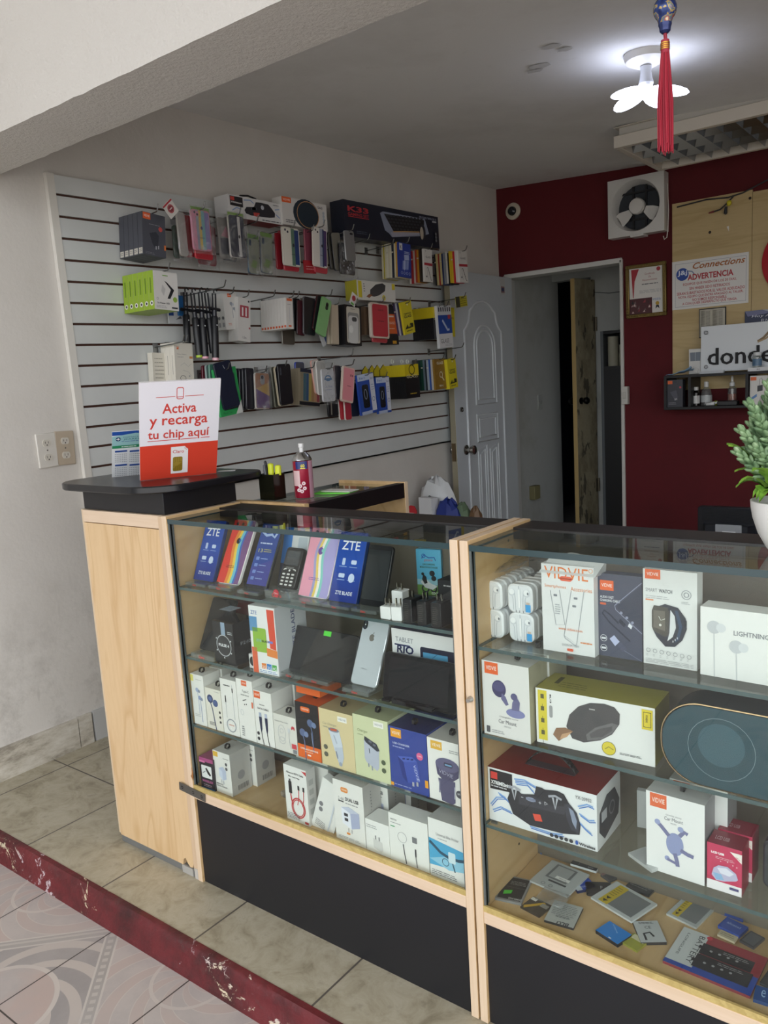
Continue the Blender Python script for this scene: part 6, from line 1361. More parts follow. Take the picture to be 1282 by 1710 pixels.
# things on the side case
ZS = 0.9955
pc = at((441, 838), z=ZS); c0 = Vector((-1.635, 1.60, ZS))
ph = tag(empty('pen_holder', c0), 'dark translucent square pen holder behind the black counter top', 'pen holder')
b = MB(); w, d, h = 0.058, 0.045, 0.072
for bx in ((0, w, 0, 0.002), (0, w, d - 0.002, d), (0, 0.002, 0.002, d - 0.002), (w - 0.002, w, 0.002, d - 0.002)): b.box(bx[0], bx[1], bx[2], bx[3], 0, h, '17170f:.15')
b.box(0.002, w - 0.002, 0.002, d - 0.002, 0, 0.003, '17170f:.15'); b.build('cup', ph, (-w / 2, -d / 2, 0), smooth=0)
def pen(label, x, y, dx, dy, l, r, col, cap=None, cat='pen', name='pen'):
 b = MB(); q0 = Vector((x, y, 0.004)); dr = Vector((dx, dy, 1)).normalized()
 b.tube([q0, q0 + dr * l * 0.75], r, col, 10)
 o = b.build(name, None, c0); tag(o, label, cat, 'pens and highlighters in the pen holder' if False else None)
 b = MB(); b.tube([q0 + dr * l * 0.7, q0 + dr * l * 0.97, q0 + dr * l], [r * 1.15, r * 1.1, r * 0.6], cap or col, 10); b.build('cap', o)
pen('yellow highlighter with a square cap in the pen holder', 0.004, -0.006, 0.0, 0.02, 0.098, 0.0075, 'c8cf30:.35', 'c3cc2c:.35', 'highlighter', 'highlighter')
pen('yellow highlighter with a round cap in the pen holder', 0.018, 0.006, 0.05, 0.0, 0.092, 0.008, 'c8cf30:.35', 'd2da3a:.35', 'highlighter', 'highlighter')
pen('black pen leaning left in the pen holder', -0.010, 0.0, -0.16, 0.05, 0.105, 0.0038, '1b1b1e:.3', '2b2b2e:.3')
pen('grey pen leaning furthest left in the pen holder', -0.009, 0.012, -0.2, 0.0, 0.098, 0.0036, '77797c:.3', 'a9abae:.3')
pen('black pen upright beside the highlighters', -0.008, -0.010, -0.08, 0.0, 0.095, 0.0038, '222226:.3', '4a4b50:.3')
cp = Vector((-1.565, 1.655, ZS))
can = tag(empty('spray_can', cp), 'red and blue air freshener spray can with white nozzle', 'spray can')
b = MB(); b.lathe([(0.026, 0), (0.0275, 0.003), (0.0275, 0.104)], '9c1f38:.25:.2', n=28); b.build('body', can)
b = MB()
def wrap(x0, x1, z0, z1, m, n=8, r=0.0278):
 vs_ = []
 for i in range(n + 1):
  a = x0 + (x1 - x0) * i / n; vs_ += [(r * cos(a), r * sin(a), z0), (r * cos(a), r * sin(a), z1)]
 b.add(vs_, [(2 * i, 2 * i + 2, 2 * i + 3, 2 * i + 1) for i in range(n)], m)
fa = atan2(-cp.y, -cp.x)
wrap(fa - 0.75, fa + 0.5, 0.082, 0.1035, '1c2f6e:.3'); wrap(fa + 0.6, fa + 1.5, 0.0, 0.1035, 'b88a9a:.3', r=0.0279)
wrap(fa - 1.2, fa - 0.35, 0.035, 0.078, 'd8b8b8:.35', r=0.0279)
b.T = Matrix.Rotation(fa + pi / 2, 4, 'Z') @ Matrix.Translation((0, -0.0282, 0))
for i, (x, z) in enumerate(((-0.006, 0.02), (-0.01, 0.035), (0.002, 0.028), (0.0, 0.042), (-0.014, 0.024))): b.disc(x, z, 0.0052, 'e6cfd2:.4', y=-0.0002 - i * 0.0001); b.disc(x, z, 0.0016, '9c3a4c:.4', y=-0.0008)
b.text('60', 0.0, 0.087, 0.009, 'e2d24a:.4', y=-0.001, align='C', bold=0.03); b.rect(-0.007, 0.083, 0.007, 0.0855, 'e2d24a:.4', y=-0.001); b.T = Matrix.Identity(4)
b.build('label', can)
b = MB(); b.lathe([(0.0275, 0.104), (0.0285, 0.106), (0.0275, 0.109), (0.022, 0.119), (0.015, 0.125), (0.013, 0.128)], 'b9bbbd:.2:1', n=28); b.build('dome', can)
b = MB(); b.lathe([(0.006, 0.128), (0.006, 0.140), (0.008, 0.141), (0.008, 0.152)], 'dedede:.4', n=14); b.T = Matrix.Rotation(fa, 4, 'Z'); b.tube([(0, 0, 0.148), (0.012, 0, 0.148)], 0.0035, 'dedede:.4', 8); b.build('nozzle', can)
for (nm, lb, u, c, x0, x1, y0, y1, zz, rz) in (('paper_pad', 'bright green paper pad on the side case', 0, '5fc23a:.5', 0, 0.11, 0, 0.07, 0.004, 0.35), ('paper_sheet', 'white creased paper lying on the green pad', 0, 'd6d5cf:.6', 0.0, 0.10, 0.0, 0.05, 0.002, 0.1)):
 b = MB(); b.box(x0, x1, y0, y1, 0, zz, c)
 tag(b.build(nm, None, (-1.57, 1.70 if nm == 'paper_pad' else 1.73, ZS if nm == 'paper_pad' else ZS + 0.0045), (0, 0, rz), smooth=0), lb, 'paper')
# potted artificial plant on the right case
pp = Vector((-0.262, 1.372, 0.9955))
plant = tag(empty('potted_plant', pp), 'white egg-shaped pot with an artificial green succulent plant', 'plant')
b = MB(); b.lathe([(0.022, 0), (0.026, 0.002), (0.033, 0.012), (0.044, 0.033), (0.052, 0.058), (0.055, 0.076), (0.0555, 0.085), (0.053, 0.0855), (0.0515, 0.076), (0.03, 0.07)], 'dcdbd8:.3', n=40); b.build('pot', plant, smooth=50)
m, t, bb, N, L = nodemat('leaf_sedum')
L.new(ramp(t, noise(t, 60, 3), (0.35, '4a6846'), (0.6, '809c72'), (0.8, '9fb290')), bb.inputs['Base Color']); bb.inputs['Roughness'].default_value = 0.5
m, t, bb, N, L = nodemat('leaf_fern')
L.new(ramp(t, noise(t, 30, 3), (0.35, '5c8a2c'), (0.65, '8fbb45')), bb.inputs['Base Color']); bb.inputs['Roughness'].default_value = 0.5
b = MB(); rnd = random.Random(11)
stems = []
for (ax, az, l, base) in ((-0.085, 0.075, 0.085, 0.09), (-0.078, 0.11, 0.09, 0.10), (-0.062, 0.145, 0.09, 0.11), (-0.03, 0.175, 0.10, 0.13), (0.02, 0.20, 0.10, 0.14), (0.06, 0.15, 0.1, 0.12), (0.08, 0.10, 0.09, 0.1), (-0.05, 0.09, 0.09, 0.1), (-0.02, 0.13, 0.09, 0.11)):
 for sg in (-1, 0.2, 1):
  tip = Vector((ax * 0.72, sg * 0.045 + rnd.uniform(-.01, .01), 0.085 + az + rnd.uniform(-.008, .008))); root = Vector((ax * 0.15, sg * 0.008, base - 0.015 + 0.35 * az))
  stems.append((root, tip))
for root, tip in stems:
 d = (tip - root); l = d.length; d.normalize()
 u_ = d.orthogonal().normalized(); v_ = d.cross(u_)
 n = 24
 for k in range(n):
  s_ = 0.25 + 0.75 * k / (n - 1); a = k * 2.4
  out = (u_ * cos(a) + v_ * sin(a)); op = 1.15 - 0.75 * s_
  ld = (out * op + d * (0.75 + 0.5 * s_)).normalized()
  c_ = root + d * (l * s_) + ld * 0.009
  q = ld.to_track_quat('Z', 'Y').to_matrix()
  b.ell(c_, (0.0052, 0.0040, 0.0125 * (1.1 - 0.3 * s_)), 'leaf_sedum', 6, 4, q)
 b.tube([root, root + d * l * 0.95], 0.002, 'leaf_sedum', 5)
b.build('succulent_foliage', plant, smooth=60)
b = MB(); rnd = random.Random(5)
for k in range(36):
 a = k * 2 * pi / 36 + rnd.uniform(-.15, .15); L0 = rnd.uniform(0.05, 0.075); droop = rnd.uniform(-0.6, 0.75)
 pr_ = None
 for i in range(11):
  s_ = i / 10; r_ = 0.018 + L0 * s_; z = 0.083 + 0.05 * sin(s_ * 2.0) * (1 - 0.6 * droop) - 0.05 * droop * s_ * s_
  wv = 0.012 * sin(pi * min(1, s_ * 0.93 + 0.07)) * (1.25 if i % 2 else 0.8)
  c_ = Vector((r_ * cos(a), r_ * sin(a), z)); sd = Vector((-sin(a), cos(a), 0))
  cur = (c_ + sd * wv + Vector((0, 0, 0.003)), c_, c_ - sd * wv + Vector((0, 0, 0.003)))
  if pr_: b.add([*pr_, *cur], [(0, 1, 4, 3), (1, 2, 5, 4)], 'leaf_fern')
  pr_ = cur
b.build('fern_fronds', plant, smooth=60)
b = MB(); b.lathe([(0.0, 0.072), (0.05, 0.073)], '3a3226:.9', n=24, cap=False); b.build('soil', plant)
# hanging ornament
tp = at((1110, 20), y=1.42); tx = tp.x
orn = tag(empty('tassel_ornament', (tx, 1.42, 2.06)), 'enamelled blue ball with a long red tassel hanging from the beam', 'ornament')
def OZ(v): return at((1107, v), y=1.42).z - 2.06
zb0, zb1 = OZ(40), OZ(-8)
b = MB(); b.tube([(0, 0, -0.002), (0, 0, zb1)], 0.0012, '7a1522:.6', 6); b.build('cord', orn)
m, t, bb, N, L = nodemat('cloisonne')
v1 = noise(t, 75, 2, 0.5)
L.new(ramp(t, v1, (0.36, '1d2a5c'), (0.48, '26407a'), (0.52, 'b99a4a'), (0.58, '3f6f86'), (0.66, 'b0503f'), (0.74, 'd9c9a8')), bb.inputs['Base Color']); bb.inputs['Roughness'].default_value = 0.25; bb.inputs['Metallic'].default_value = 0.2
rb = 0.0185; zc = (zb0 + zb1) / 2
b = MB(); prof = [(0.004, zb1 + 0.002)] + [(rb * sin(q), zc + rb * 1.05 * cos(q)) for q in [0.4 + 0.25 * i for i in range(9)]] + [(0.008, zb0 - 0.006), (0.0065, zb0 - 0.010)]
b.lathe(list(reversed(prof)), 'cloisonne', n=24); b.build('enamel_ball', orn, smooth=60)
b = MB(); b.lathe([(0.005, OZ(57)), (0.0085, OZ(53)), (0.009, OZ(47)), (0.0105, OZ(43)), (0.0105, OZ(40)), (0.007, OZ(38))], '2c3766:.3:.4', n=20); b.build('bead', orn)
b = MB(); b.tube([(0, 0, OZ(57)), (0.001, 0, OZ(68))], 0.003, '8e1f34:.6', 8); b.lathe([(0.0066, OZ(90)), (0.007, OZ(80)), (0.0066, OZ(68)), (0.004, OZ(67))], '9c2339:.6', n=16)
for k in range(4): b.lathe([(0.0074, OZ(84 - k * 3.2)), (0.0074, OZ(82 - k * 3.2))], 'b98a3a:.3:.8', n=16)
b.build('tassel_head', orn)
b = MB(); rnd = random.Random(6); zt0, zt1 = OZ(89), OZ(254)
for k in range(70):
 a = k * 2.399; r0 = 0.006 * sqrt((k + 0.5) / 70); r1 = 0.0122 * sqrt((k + 0.5) / 70)
 b.tube([(r0 * cos(a), r0 * sin(a), zt0), (r1 * 0.7 * cos(a), r1 * 0.7 * sin(a), zt0 * 0.8 + zt1 * 0.2), (r1 * cos(a), r1 * sin(a), (zt0 + zt1) / 2), (r1 * cos(a + .1), r1 * sin(a + .1), zt1 + rnd.uniform(-0.004, 0.012))], 0.0011, 'a51f35:.55' if k % 3 else '8e1a2e:.55', 5)
b.build('tassel_threads', orn)['kind'] = 'stuff'
# ================================================================ CEILING LIGHTS
lx, ly2 = -1.065, 3.03
zl = zceil(lx, ly2)
lamp = tag(empty('ceiling_lamp', (lx, ly2, zl)), 'lit four-bladed white bulb in a ceiling holder', 'lamp')
b = MB(); b.lathe([(0.042, -0.04), (0.070, -0.026), (0.076, -0.006), (0.074, 0.0)], 'd2d0cc:.4', n=32); b.build('holder', lamp)
b = MB(); b.lathe([(0.020, -0.115), (0.026, -0.10), (0.022, -0.085), (0.018, -0.06), (0.02, -0.044)], 'c6c9cf:.35', n=20); b.build('neck', lamp)
for k, a in enumerate((2.75, 4.15, 0.35, 1.45)):
 b = MB(); b.T = Matrix.Translation((0, 0, -0.118)) @ Matrix.Rotation(a, 4, 'Z') @ Matrix.Rotation(0.22, 4, 'Y')
 b.ell((0.078, 0, 0), (0.070, 0.042, 0.015), 'led_white', 16, 8); b.build('light_blade', lamp, smooth=60)
b = MB(); b.ell((0, 0, -0.118), (0.024, 0.024, 0.02), 'led_white', 12, 8); b.build('bulb_core', lamp, smooth=60)
# recessed fluorescent luminaire with mirrored louvre, switched off
q0 = at((1017, 232), z=2.36)
fx0, fx1 = q0.x - 0.02, q0.x + 1.22
fy0, fy1 = 3.93, 4.56
flo = tag(empty('louvre_light', ((fx0 + fx1) / 2, (fy0 + fy1) / 2, 2.40)), 'unlit rectangular ceiling light with a mirrored louvre grid', 'light fixture')
ox, oy = (fx0 + fx1) / 2, (fy0 + fy1) / 2
W2, D2 = (fx1 - fx0) / 2, (fy1 - fy0) / 2
for nm, c in (('frame', ((-W2, W2, -D2, -D2 + 0.03), (-W2, W2, D2 - 0.03, D2), (-W2, -W2 + 0.03, -D2 + 0.03, D2 - 0.03), (W2 - 0.03, W2, -D2 + 0.03, D2 - 0.03))),):
 b = MB()
 for x0, x1, y0, y1 in c: b.box(x0, x1, y0, y1, -0.06, -0.005, 'c9c2b6:.4')
 b.box(-W2, W2, -D2, D2, 0.03, 0.035, 'c9c2b6:.4')
 b.build(nm, flo, bevel=0.014)
b = MB()
for i in range(1, 14):
 x = -W2 + 0.03 + (2 * W2 - 0.06) * i / 14
 b.add([(x, -D2 + 0.03, -0.055), (x, D2 - 0.03, -0.055), (x + 0.012, D2 - 0.03, 0.0), (x + 0.012, -D2 + 0.03, 0.0)], [(0, 1, 2, 3)], '9a9da4:.12:1'); b.add([(x, -D2 + 0.03, -0.055), (x, D2 - 0.03, -0.055), (x - 0.012, D2 - 0.03, 0.0), (x - 0.012, -D2 + 0.03, 0.0)], [(3, 2, 1, 0)], '9a9da4:.12:1')
for j in range(1, 4):
 y = -D2 + 0.03 + (2 * D2 - 0.06) * j / 4
 b.add([(-W2 + 0.03, y, -0.056), (W2 - 0.03, y, -0.056), (W2 - 0.03, y + 0.03, 0.0), (-W2 + 0.03, y + 0.03, 0.0)], [(0, 1, 2, 3)], '9a9da4:.12:1'); b.add([(-W2 + 0.03, y, -0.056), (W2 - 0.03, y, -0.056), (W2 - 0.03, y - 0.03, 0.0), (-W2 + 0.03, y - 0.03, 0.0)], [(3, 2, 1, 0)], '9a9da4:.12:1')
b.build('louvre', flo, smooth=0)
b = MB()
for j in range(4):
 y = -D2 + 0.03 + (2 * D2 - 0.06) * (j + 0.5) / 4; b.tube([(-W2 + 0.05, y, 0.008), (W2 - 0.05, y, 0.008)], 0.008, 'd5d5d3:.3', 8)
b.build('tubes', flo)
b = MB(); b.box(-W2 + 0.02, W2 - 0.02, -D2 + 0.02, D2 - 0.02, 0.035, zceil(ox + W2, oy) - 2.40 - 0.002, 'b9b5ac:.5'); b.build('housing', flo)
# filled patches / stains on the ceiling
def cpatch(u, v, r, lb):
 d = RIGHT * ((u - CU) / F_PX) + DOWN * ((v - CV) / F_PX) + FWD
 # hit the sloping ceiling
 k = zceil(0, 0); t_ = (k - HCAM) / (d.z + 0.05 * d.x - 0.027 * d.y)
 p = d * t_; p.z += HCAM
 b = MB(); rnd = random.Random(int(u)); n = 11
 for q in range(4):
  cx, cy2 = rnd.uniform(-r, r), rnd.uniform(-r, r) * 0.5; rr_ = rnd.uniform(0.2, 0.5) * r
  b.add([(cx + rr_ * rnd.uniform(.6, 1) * cos(2 * pi * i / n), cy2 + rr_ * 0.6 * rnd.uniform(.6, 1) * sin(2 * pi * i / n), -0.002) for i in range(n)], [tuple(range(n))], 'c6c5c2:.9')
 o = b.build('trim_4', None, p); struct(o); return o
cpatch(962, 72, 0.10, ''); cpatch(915, 105, 0.10, '')
# ================================================================ BACK WALL
Y0 = YB - 0.001
def bw(u, v, y=YB): return at((u, v), y=y)
# plywood backing board
a, c_ = bw(1122, 341, 4.945), bw(1122, 640, 4.945)
bd = tag(empty('plywood_board', (a.x, 4.945, 1.16)), 'pale plywood backing board on the red wall behind the counter', 'board')
b = MB(); h1 = a.z - 1.16
b.box(0, 0.435, 0, 0.0145, 0, h1, 'wood_board'); b.box(0.437, 1.4, 0, 0.0145, 0, h1 - 0.012, 'wood_board'); b.build('panel', bd)
b = MB()
for u, v in ((1185, 388), (1252, 331)):
 q = bw(u, v, 4.945) - Vector((a.x, 4.945, 1.16)); b.disc(q.x, q.z, 0.008, '2f2419:.7', y=-0.001, n=10)
b.build('screw_hole', bd, smooth=0)
q = bw(1213, 383, 4.943)
b = MB(); b.poly([(0, 0.015), (0.012, -0.014), (0.012, 0.016)], 'e6e4de:.6', y=0); tag(b.build('paper_scrap', None, (q.x, 4.9425, q.z), smooth=0, solid=0.0006), 'small white triangular paper scrap stuck on the plywood', 'paper')
# extractor fan
tl, br = bw(1022, 298), bw(1116, 396)
fan = tag(empty('extractor_fan', ((tl.x + br.x) / 2, YB - 0.0, (tl.z + br.z) / 2)), 'square white extractor fan high on the red wall', 'fan')
w = br.x - tl.x; h = w * 0.98; R_ = w * 0.41
b = MB(); n = 32; D = 0.075
ring_o, ring_i = [], []
for i in range(n):
 a_ = 2 * pi * i / n; c, s_ = cos(a_), sin(a_); k = 1 / max(abs(c), abs(s_)); ring_o.append((w / 2 * c * k, h / 2 * s_ * k)); ring_i.append((R_ * c, R_ * s_))
V_ = [(x, -D, z) for x, z in ring_o] + [(x, -D - 0.006, z) for x, z in [(1.06 * p[0], 1.06 * p[1]) for p in ring_i]] + [(x, -D + 0.01, z) for x, z in ring_i] + [(x * .93, 0.0, z * .93) for x, z in ring_i] + [(x, 0.0, z) for x, z in ring_o]
F_ = [(q * n + i, q * n + (i + 1) % n, (q + 1) * n + (i + 1) % n, (q + 1) * n + i) for q in range(3) for i in range(n)] + [(i, 4 * n + i, 4 * n + (i + 1) % n, (i + 1) % n) for i in range(n)]
b.add(V_, F_, 'cfcecb:.35'); b.build('housing', fan, smooth=30)
b = MB(); b.disc(0, 0, R_ * 0.94, '2b3138:.6', y=-0.002, n=28); b.build('dark_opening', fan, smooth=0)
b = MB()
for k in (-0.25, 0.3): b.box(k * R_ - 0.006, k * R_ + 0.006, -0.016, -0.006, -R_ * 0.88, R_ * 0.88, '0f1115:.5')
for k in (-0.5, 0.62): b.box(-R_ * 0.75, R_ * 0.75, -0.018, -0.008, k * R_ - 0.006, k * R_ + 0.006, '0f1115:.5')
b.build('guard_bars', fan, smooth=0)
b = MB(); b.T = Matrix.Rotation(pi / 2, 4, 'X'); b.lathe([(0.02, 0.02), (0.044, 0.022), (0.047, 0.055), (0.041, 0.066), (0.015, 0.070)], 'd2d0cc:.35', n=28); b.build('hub', fan)
for a_ in (3.75, 5.85, 1.7):
 b = MB(); b.T = Matrix.Rotation(-a_, 4, 'Y')
 pts = [(0.05, -0.02), (0.10, -0.045), (0.15, -0.048), (R_ * 0.9, -0.03), (R_ * 0.93, 0.012), (0.14, 0.035), (0.09, 0.03), (0.05, 0.018)]
 if a_ == 1.7: pts = [(x * 0.0 + 0.05 + (x - 0.05) * 0.02, z * 0.1) for x, z in pts]
 b.prism(pts, -0.044, -0.040, 'cfcecb:.35'); b.build('blade', fan, smooth=0)
b = MB(); b.rect(-w / 2 + 0.012, -h / 2 + 0.012, -w / 2 + 0.045, -h / 2 + 0.045, 'a59f90:.4', y=-D - 0.0006); b.text('Primo', w / 2 - 0.07, -h / 2 + 0.025, 0.012, '3a3a3c:.4', y=-D - 0.0006, w=0.05, shear=0.2); b.box(-0.03, 0.05, -D - 0.01, -0.01, -h / 2 - 0.012, -h / 2, 'cfcecb:.35'); b.build('label_print', fan, smooth=0)
cordp = [(w / 2 + 0.004, -0.03, 0.1), (w / 2 + 0.012, -0.035, -0.05), (w / 2 + 0.006, -0.03, -0.15), (w / 2 + 0.0, -0.03, -0.20), (w / 2 - 0.015, -0.03, -0.21), (w / 2 - 0.02, -0.03, -0.19)]
b = MB(); b.tube(cordp, 0.003, 'cfcdc6:.5', 6); b.build('pull_cord', fan)
# round vent / sensor
q = bw(857, 353)
b = MB(); b.T = Matrix.Rotation(pi / 2, 4, 'X'); b.lathe([(0.053, 0), (0.053, 0.008), (0.045, 0.014), (0.030, 0.016)], 'c3b9a8:.5', n=32)
vt = tag(b.build('round_sensor', None, (q.x, YB - 0.0005, q.z)), 'round cream fitting with a dark lens on the red wall, top left', 'sensor')
b = MB(); b.T = Matrix.Rotation(pi / 2, 4, 'X'); b.lathe([(0.030, 0.012), (0.026, 0.030), (0.014, 0.038)], '1d2026:.2', n=24); b.build('dark_dome', vt)
# framed certificate
tl, br = bw(1046, 445, 4.955), bw(1114, 526, 4.955)
w, h = br.x - tl.x, tl.z - br.z
cer = tag(empty('framed_certificate', (tl.x, 4.958, br.z), (0.03, 0, 0)), 'framed certificate in a beaded gold frame beside the doorway', 'picture')
b = MB(); f_ = 0.022
for x0, x1, z0, z1 in ((0, w, 0, f_), (0, w, h - f_, h), (0, f_, f_, h - f_), (w - f_, w, f_, h - f_)): b.box(x0, x1, -0.022, -0.002, z0, z1, '7d6a3c:.35:.6')
b.build('frame', cer, bevel=0.004)
b = MB()
for i in range(26):
 for z in (f_ / 2, h - f_ / 2): b.ell((w * (i + 0.5) / 26, -0.022, z), (0.004, 0.004, 0.005), '8e7b48:.3:.7', 6, 4)
for i in range(30):
 for x in (f_ / 2, w - f_ / 2): b.ell((x, -0.022, h * (i + 0.5) / 30), (0.005, 0.004, 0.004), '8e7b48:.3:.7', 6, 4)
b.build('beading', cer)
b = MB(); b.box(f_, w - f_, -0.012, -0.004, f_, h - f_, 'd8d5d0:.4'); b.T = Matrix.Translation((f_, -0.0122, f_)); A = Art(b, w - 2 * f_, h - 2 * f_)
A.P([(0.06, 0.98), (0.30, 0.98), (0.16, 0.72), (0.12, 0.36), (0.10, 0.36)], 'a32a34:.4'); A.D(0.88, 0.94, 0.06, 'a32a34:.4')
for s_, z, ww in (('Certificado', 0.84, 0.3), ('De', 0.775, 0.07), ('Reconocimiento', 0.71, 0.44)): A.T(s_, 0.62, z, 0.04, '9a4048:.5', w=ww, shear=0.2)
A.L(0.38, 0.86, 0.63, 1, 0.03, '55585c:.5', 0.018); A.L(0.3, 0.95, 0.5, 3, 0.025, '9a9c9e:.5', 0.008); A.R(0, 0, 0.68, 0.34, '4a1c22:.4')
rnd = random.Random(3)
for i in range(16): A.P([(x0 := rnd.uniform(0.02, 0.58), z0 := rnd.uniform(0.02, 0.26)), (x0 + rnd.uniform(.03, .09), z0), (x0 + rnd.uniform(.02, .08), z0 + rnd.uniform(.03, .09))], random.Random(i).choice(['8e2a34:.4', 'c2a9a4:.4', '17161a:.4', '6a5a58:.4']))
A.D(0.84, 0.2, 0.055, 'b08f3a:.3:.5'); A.P([(0.8, 0.16), (0.78, 0.08), (0.84, 0.12), (0.9, 0.08), (0.88, 0.16)], '23252c:.4'); A.L(0.7, 0.95, 0.3, 2, 0.025, '5a78b0:.5', 0.01)
b.build('certificate_sheet', cer, smooth=0)
# warning sign
tl, tr, bl = bw(1122, 438, 4.94), bw(1250, 422, 4.94), bw(1125, 518, 4.94)
w, h = tr.x - tl.x, tl.z - bl.z
b = MB(); b.box(0, w, 0, 0.003, 0, h, 'dfdedb:.45'); A = Art(b, w, h)
for x0, z0, x1, z1 in ((0.04, 0.05, 0.97, 0.055), (0.04, 0.935, 0.97, 0.94), (0.04, 0.05, 0.043, 0.94), (0.967, 0.05, 0.97, 0.94)): A.R(x0, z0, x1, z1, '6a7690:.5')
A.T('Connections', 0.28, 0.80, 0.13, 'a8642c:.5', al='L', w=0.68, shear=0.35, bold=0.02)
A.D(0.14, 0.72, 0.085, '24489c:.4', rz=0.085); A.T('J&J', 0.14, 0.68, 0.12, 'd5def0:.4', w=0.13, bold=0.02); A.S([(0.2, 0.78), (0.27, 0.76), (0.31, 0.68)], 0.012, '4a6a9c:.4')
R2 = 'b0303a:.5'
A.T('ADVERTENCIA', 0.21, 0.58, 0.125, R2, al='L', w=0.60, bold=0.03)
for s_, x, z, ww in (('EQUIPOS QUE PASEN DE LOS 30 DIAS,', 0.50, 0.475, 0.70), ('SIN HABER SIDO RETIRADOS', 0.50, 0.385, 0.53), ('SERAN SUBASTADOS POR EL VALOR ADEUDADO', 0.51, 0.295, 0.89), ('NOTA. EQUIPO QUE ENTRE APAGADO AL TALLER,', 0.51, 0.215, 0.85), ('NO SOMOS RESPONSABLE', 0.50, 0.145, 0.45), ('A CUALQUIER DESPERFECTO QUE TENGA.', 0.50, 0.075, 0.72)):
 A.T(s_, x, z, 0.058, R2, w=ww, bold=0.012)
o = b.build('warning_sign', None, (tl.x, 4.9405, tl.z - h), smooth=0); tag(o, 'white printed warning sign ADVERTENCIA on the plywood board', 'sign')
# round red sign at the frame edge
q = bw(1272, 440, 4.935)
b = MB(); b.T = Matrix.Translation((0.205, 0, 0)) @ Matrix.Rotation(pi / 2, 4, 'X'); b.lathe([(0.205, 0), (0.205, 0.014), (0.20, 0.016)], 'b3202c:.35', n=48)
tag(b.build('round_red_sign', None, (q.x, 4.943, q.z)), 'large round red sign cut by the right edge of the photo', 'sign')
# open bible
tl, br = bw(1164, 516, 4.90), bw(1209, 549, 4.90)
w = br.x - tl.x; h = 0.165
bib = tag(empty('open_book', ((tl.x + br.x) / 2, 4.925, tl.z - h)), 'open thin-paged book with black cover standing behind the white sign', 'book')
b = MB(); b.prism([(-w / 2, 0), (w / 2, 0), (w / 2, h), (-w / 2, h)], 0.010, 0.014, '151416:.4'); b.build('cover', bib, smooth=0)
for s_ in (-1, 1):
 b = MB(); NXp = 8; V_ = []
 for i in range(NXp + 1):
  t_ = i / NXp; x = s_ * t_ * (w / 2 - 0.005); y = 0.006 - 0.012 * sin(pi * min(1, t_ * 1.1)) ** 1
  V_ += [(x, y, 0.006), (x, y, h - 0.006)]
 b.add(V_, [(2 * i, 2 * i + 2, 2 * i + 3, 2 * i + 1) for i in range(NXp)], 'b9b5a6:.6')
 for z in range(24):
  zz = h - 0.018 - z * 0.0058
  for c in (0, 1):
   x0 = s_ * (w / 2 - 0.008) * (0.12 + 0.44 * c); x1 = s_ * (w / 2 - 0.008) * (0.5 + 0.42 * c)
   b.add([(min(x0, x1), -0.0075, zz), (max(x0, x1), -0.0075, zz), (max(x0, x1), -0.0075, zz + 0.0022), (min(x0, x1), -0.0075, zz + 0.0022)], [(0, 1, 2, 3)], '77746c:.6')
 b.build('pages', bib, smooth=40)
# navy poster
tl = bw(1243, 520, 4.93)
b = MB(); b.box(0, 0.30, 0, 0.003, 0, 0.15, '1f2c4e:.4'); A = Art(b, 0.30, 0.15); A.P([(0.0, 1.0), (0.6, 1.0), (0.35, 0.85), (0.05, 0.8)], '6a6f92:.4'); A.P([(0.3, 1.0), (1, 1), (1, 0.7), (0.6, 0.8)], 'aab2c4:.4'); A.T('Hoy Agradece', 0.12, 0.72, 0.12, 'd5d8e4:.4', al='L', w=0.7, shear=0.2); A.T('El Nombre de Dios', 0.28, 0.56, 0.11, 'd5d8e4:.4', al='L', w=0.6, shear=0.2); A.L(0.1, 0.25, 0.5, 2, 0.1, 'a9b0c8:.4', 0.04)
tag(b.build('poster', None, (tl.x, 4.936, tl.z - 0.15), smooth=0), 'navy poster with white script above the white letter sign', 'poster')
# white letter sign
YS = 4.855
tl, bl = bw(1170, 546, YS), bw(1170, 622, YS)
h = tl.z - bl.z; w = 1.15
ds = tag(empty('letter_sign', (tl.x, YS, bl.z)), 'white board with raised black letters donde, standing on the black shelf', 'sign')
b = MB(); b.box(0, w, 0, 0.006, 0, h, 'd9dee2:.35'); b.build('board', ds, bevel=0.001)
lx0, lx1 = bw(1182, 600, YS).x - tl.x, bw(1291, 592, YS).x - tl.x
b = MB(); b.text('donde', lx0, h * 0.145, h * 0.37, '0c0d10:.6', y=-0.001, w=lx1 - lx0, bold=0.008, depth=0.010); b.build('letters', ds, smooth=0)
b = MB(); g0 = bw(1265, 570, YS) - Vector((tl.x, YS, bl.z))
b.stroke([(g0.x, g0.z), (g0.x + 0.03, g0.z + 0.018), (g0.x + 0.055, g0.z + 0.045), (g0.x + 0.075, g0.z + 0.075), (g0.x + 0.11, g0.z + 0.10)], 0.012, '7d6540:.4', y=-0.004); b.stroke([(g0.x, g0.z - 0.004), (g0.x + 0.04, g0.z + 0.012), (g0.x + 0.09, g0.z + 0.05), (g0.x + 0.13, g0.z + 0.065)], 0.008, 'a38a60:.4', y=-0.0045); b.build('gold_mark', ds, smooth=0, solid=0.003)
b = MB()
for x, z in ((0.03, h - 0.035), (0.03, 0.03)): b.T = Matrix.Translation((x, 0, z)) @ Matrix.Rotation(pi / 2, 4, 'X'); b.lathe([(0.011, 0.0), (0.011, 0.006), (0.008, 0.008)], '8a8c8e:.3:.8', n=16)
b.build('stand_off', ds)
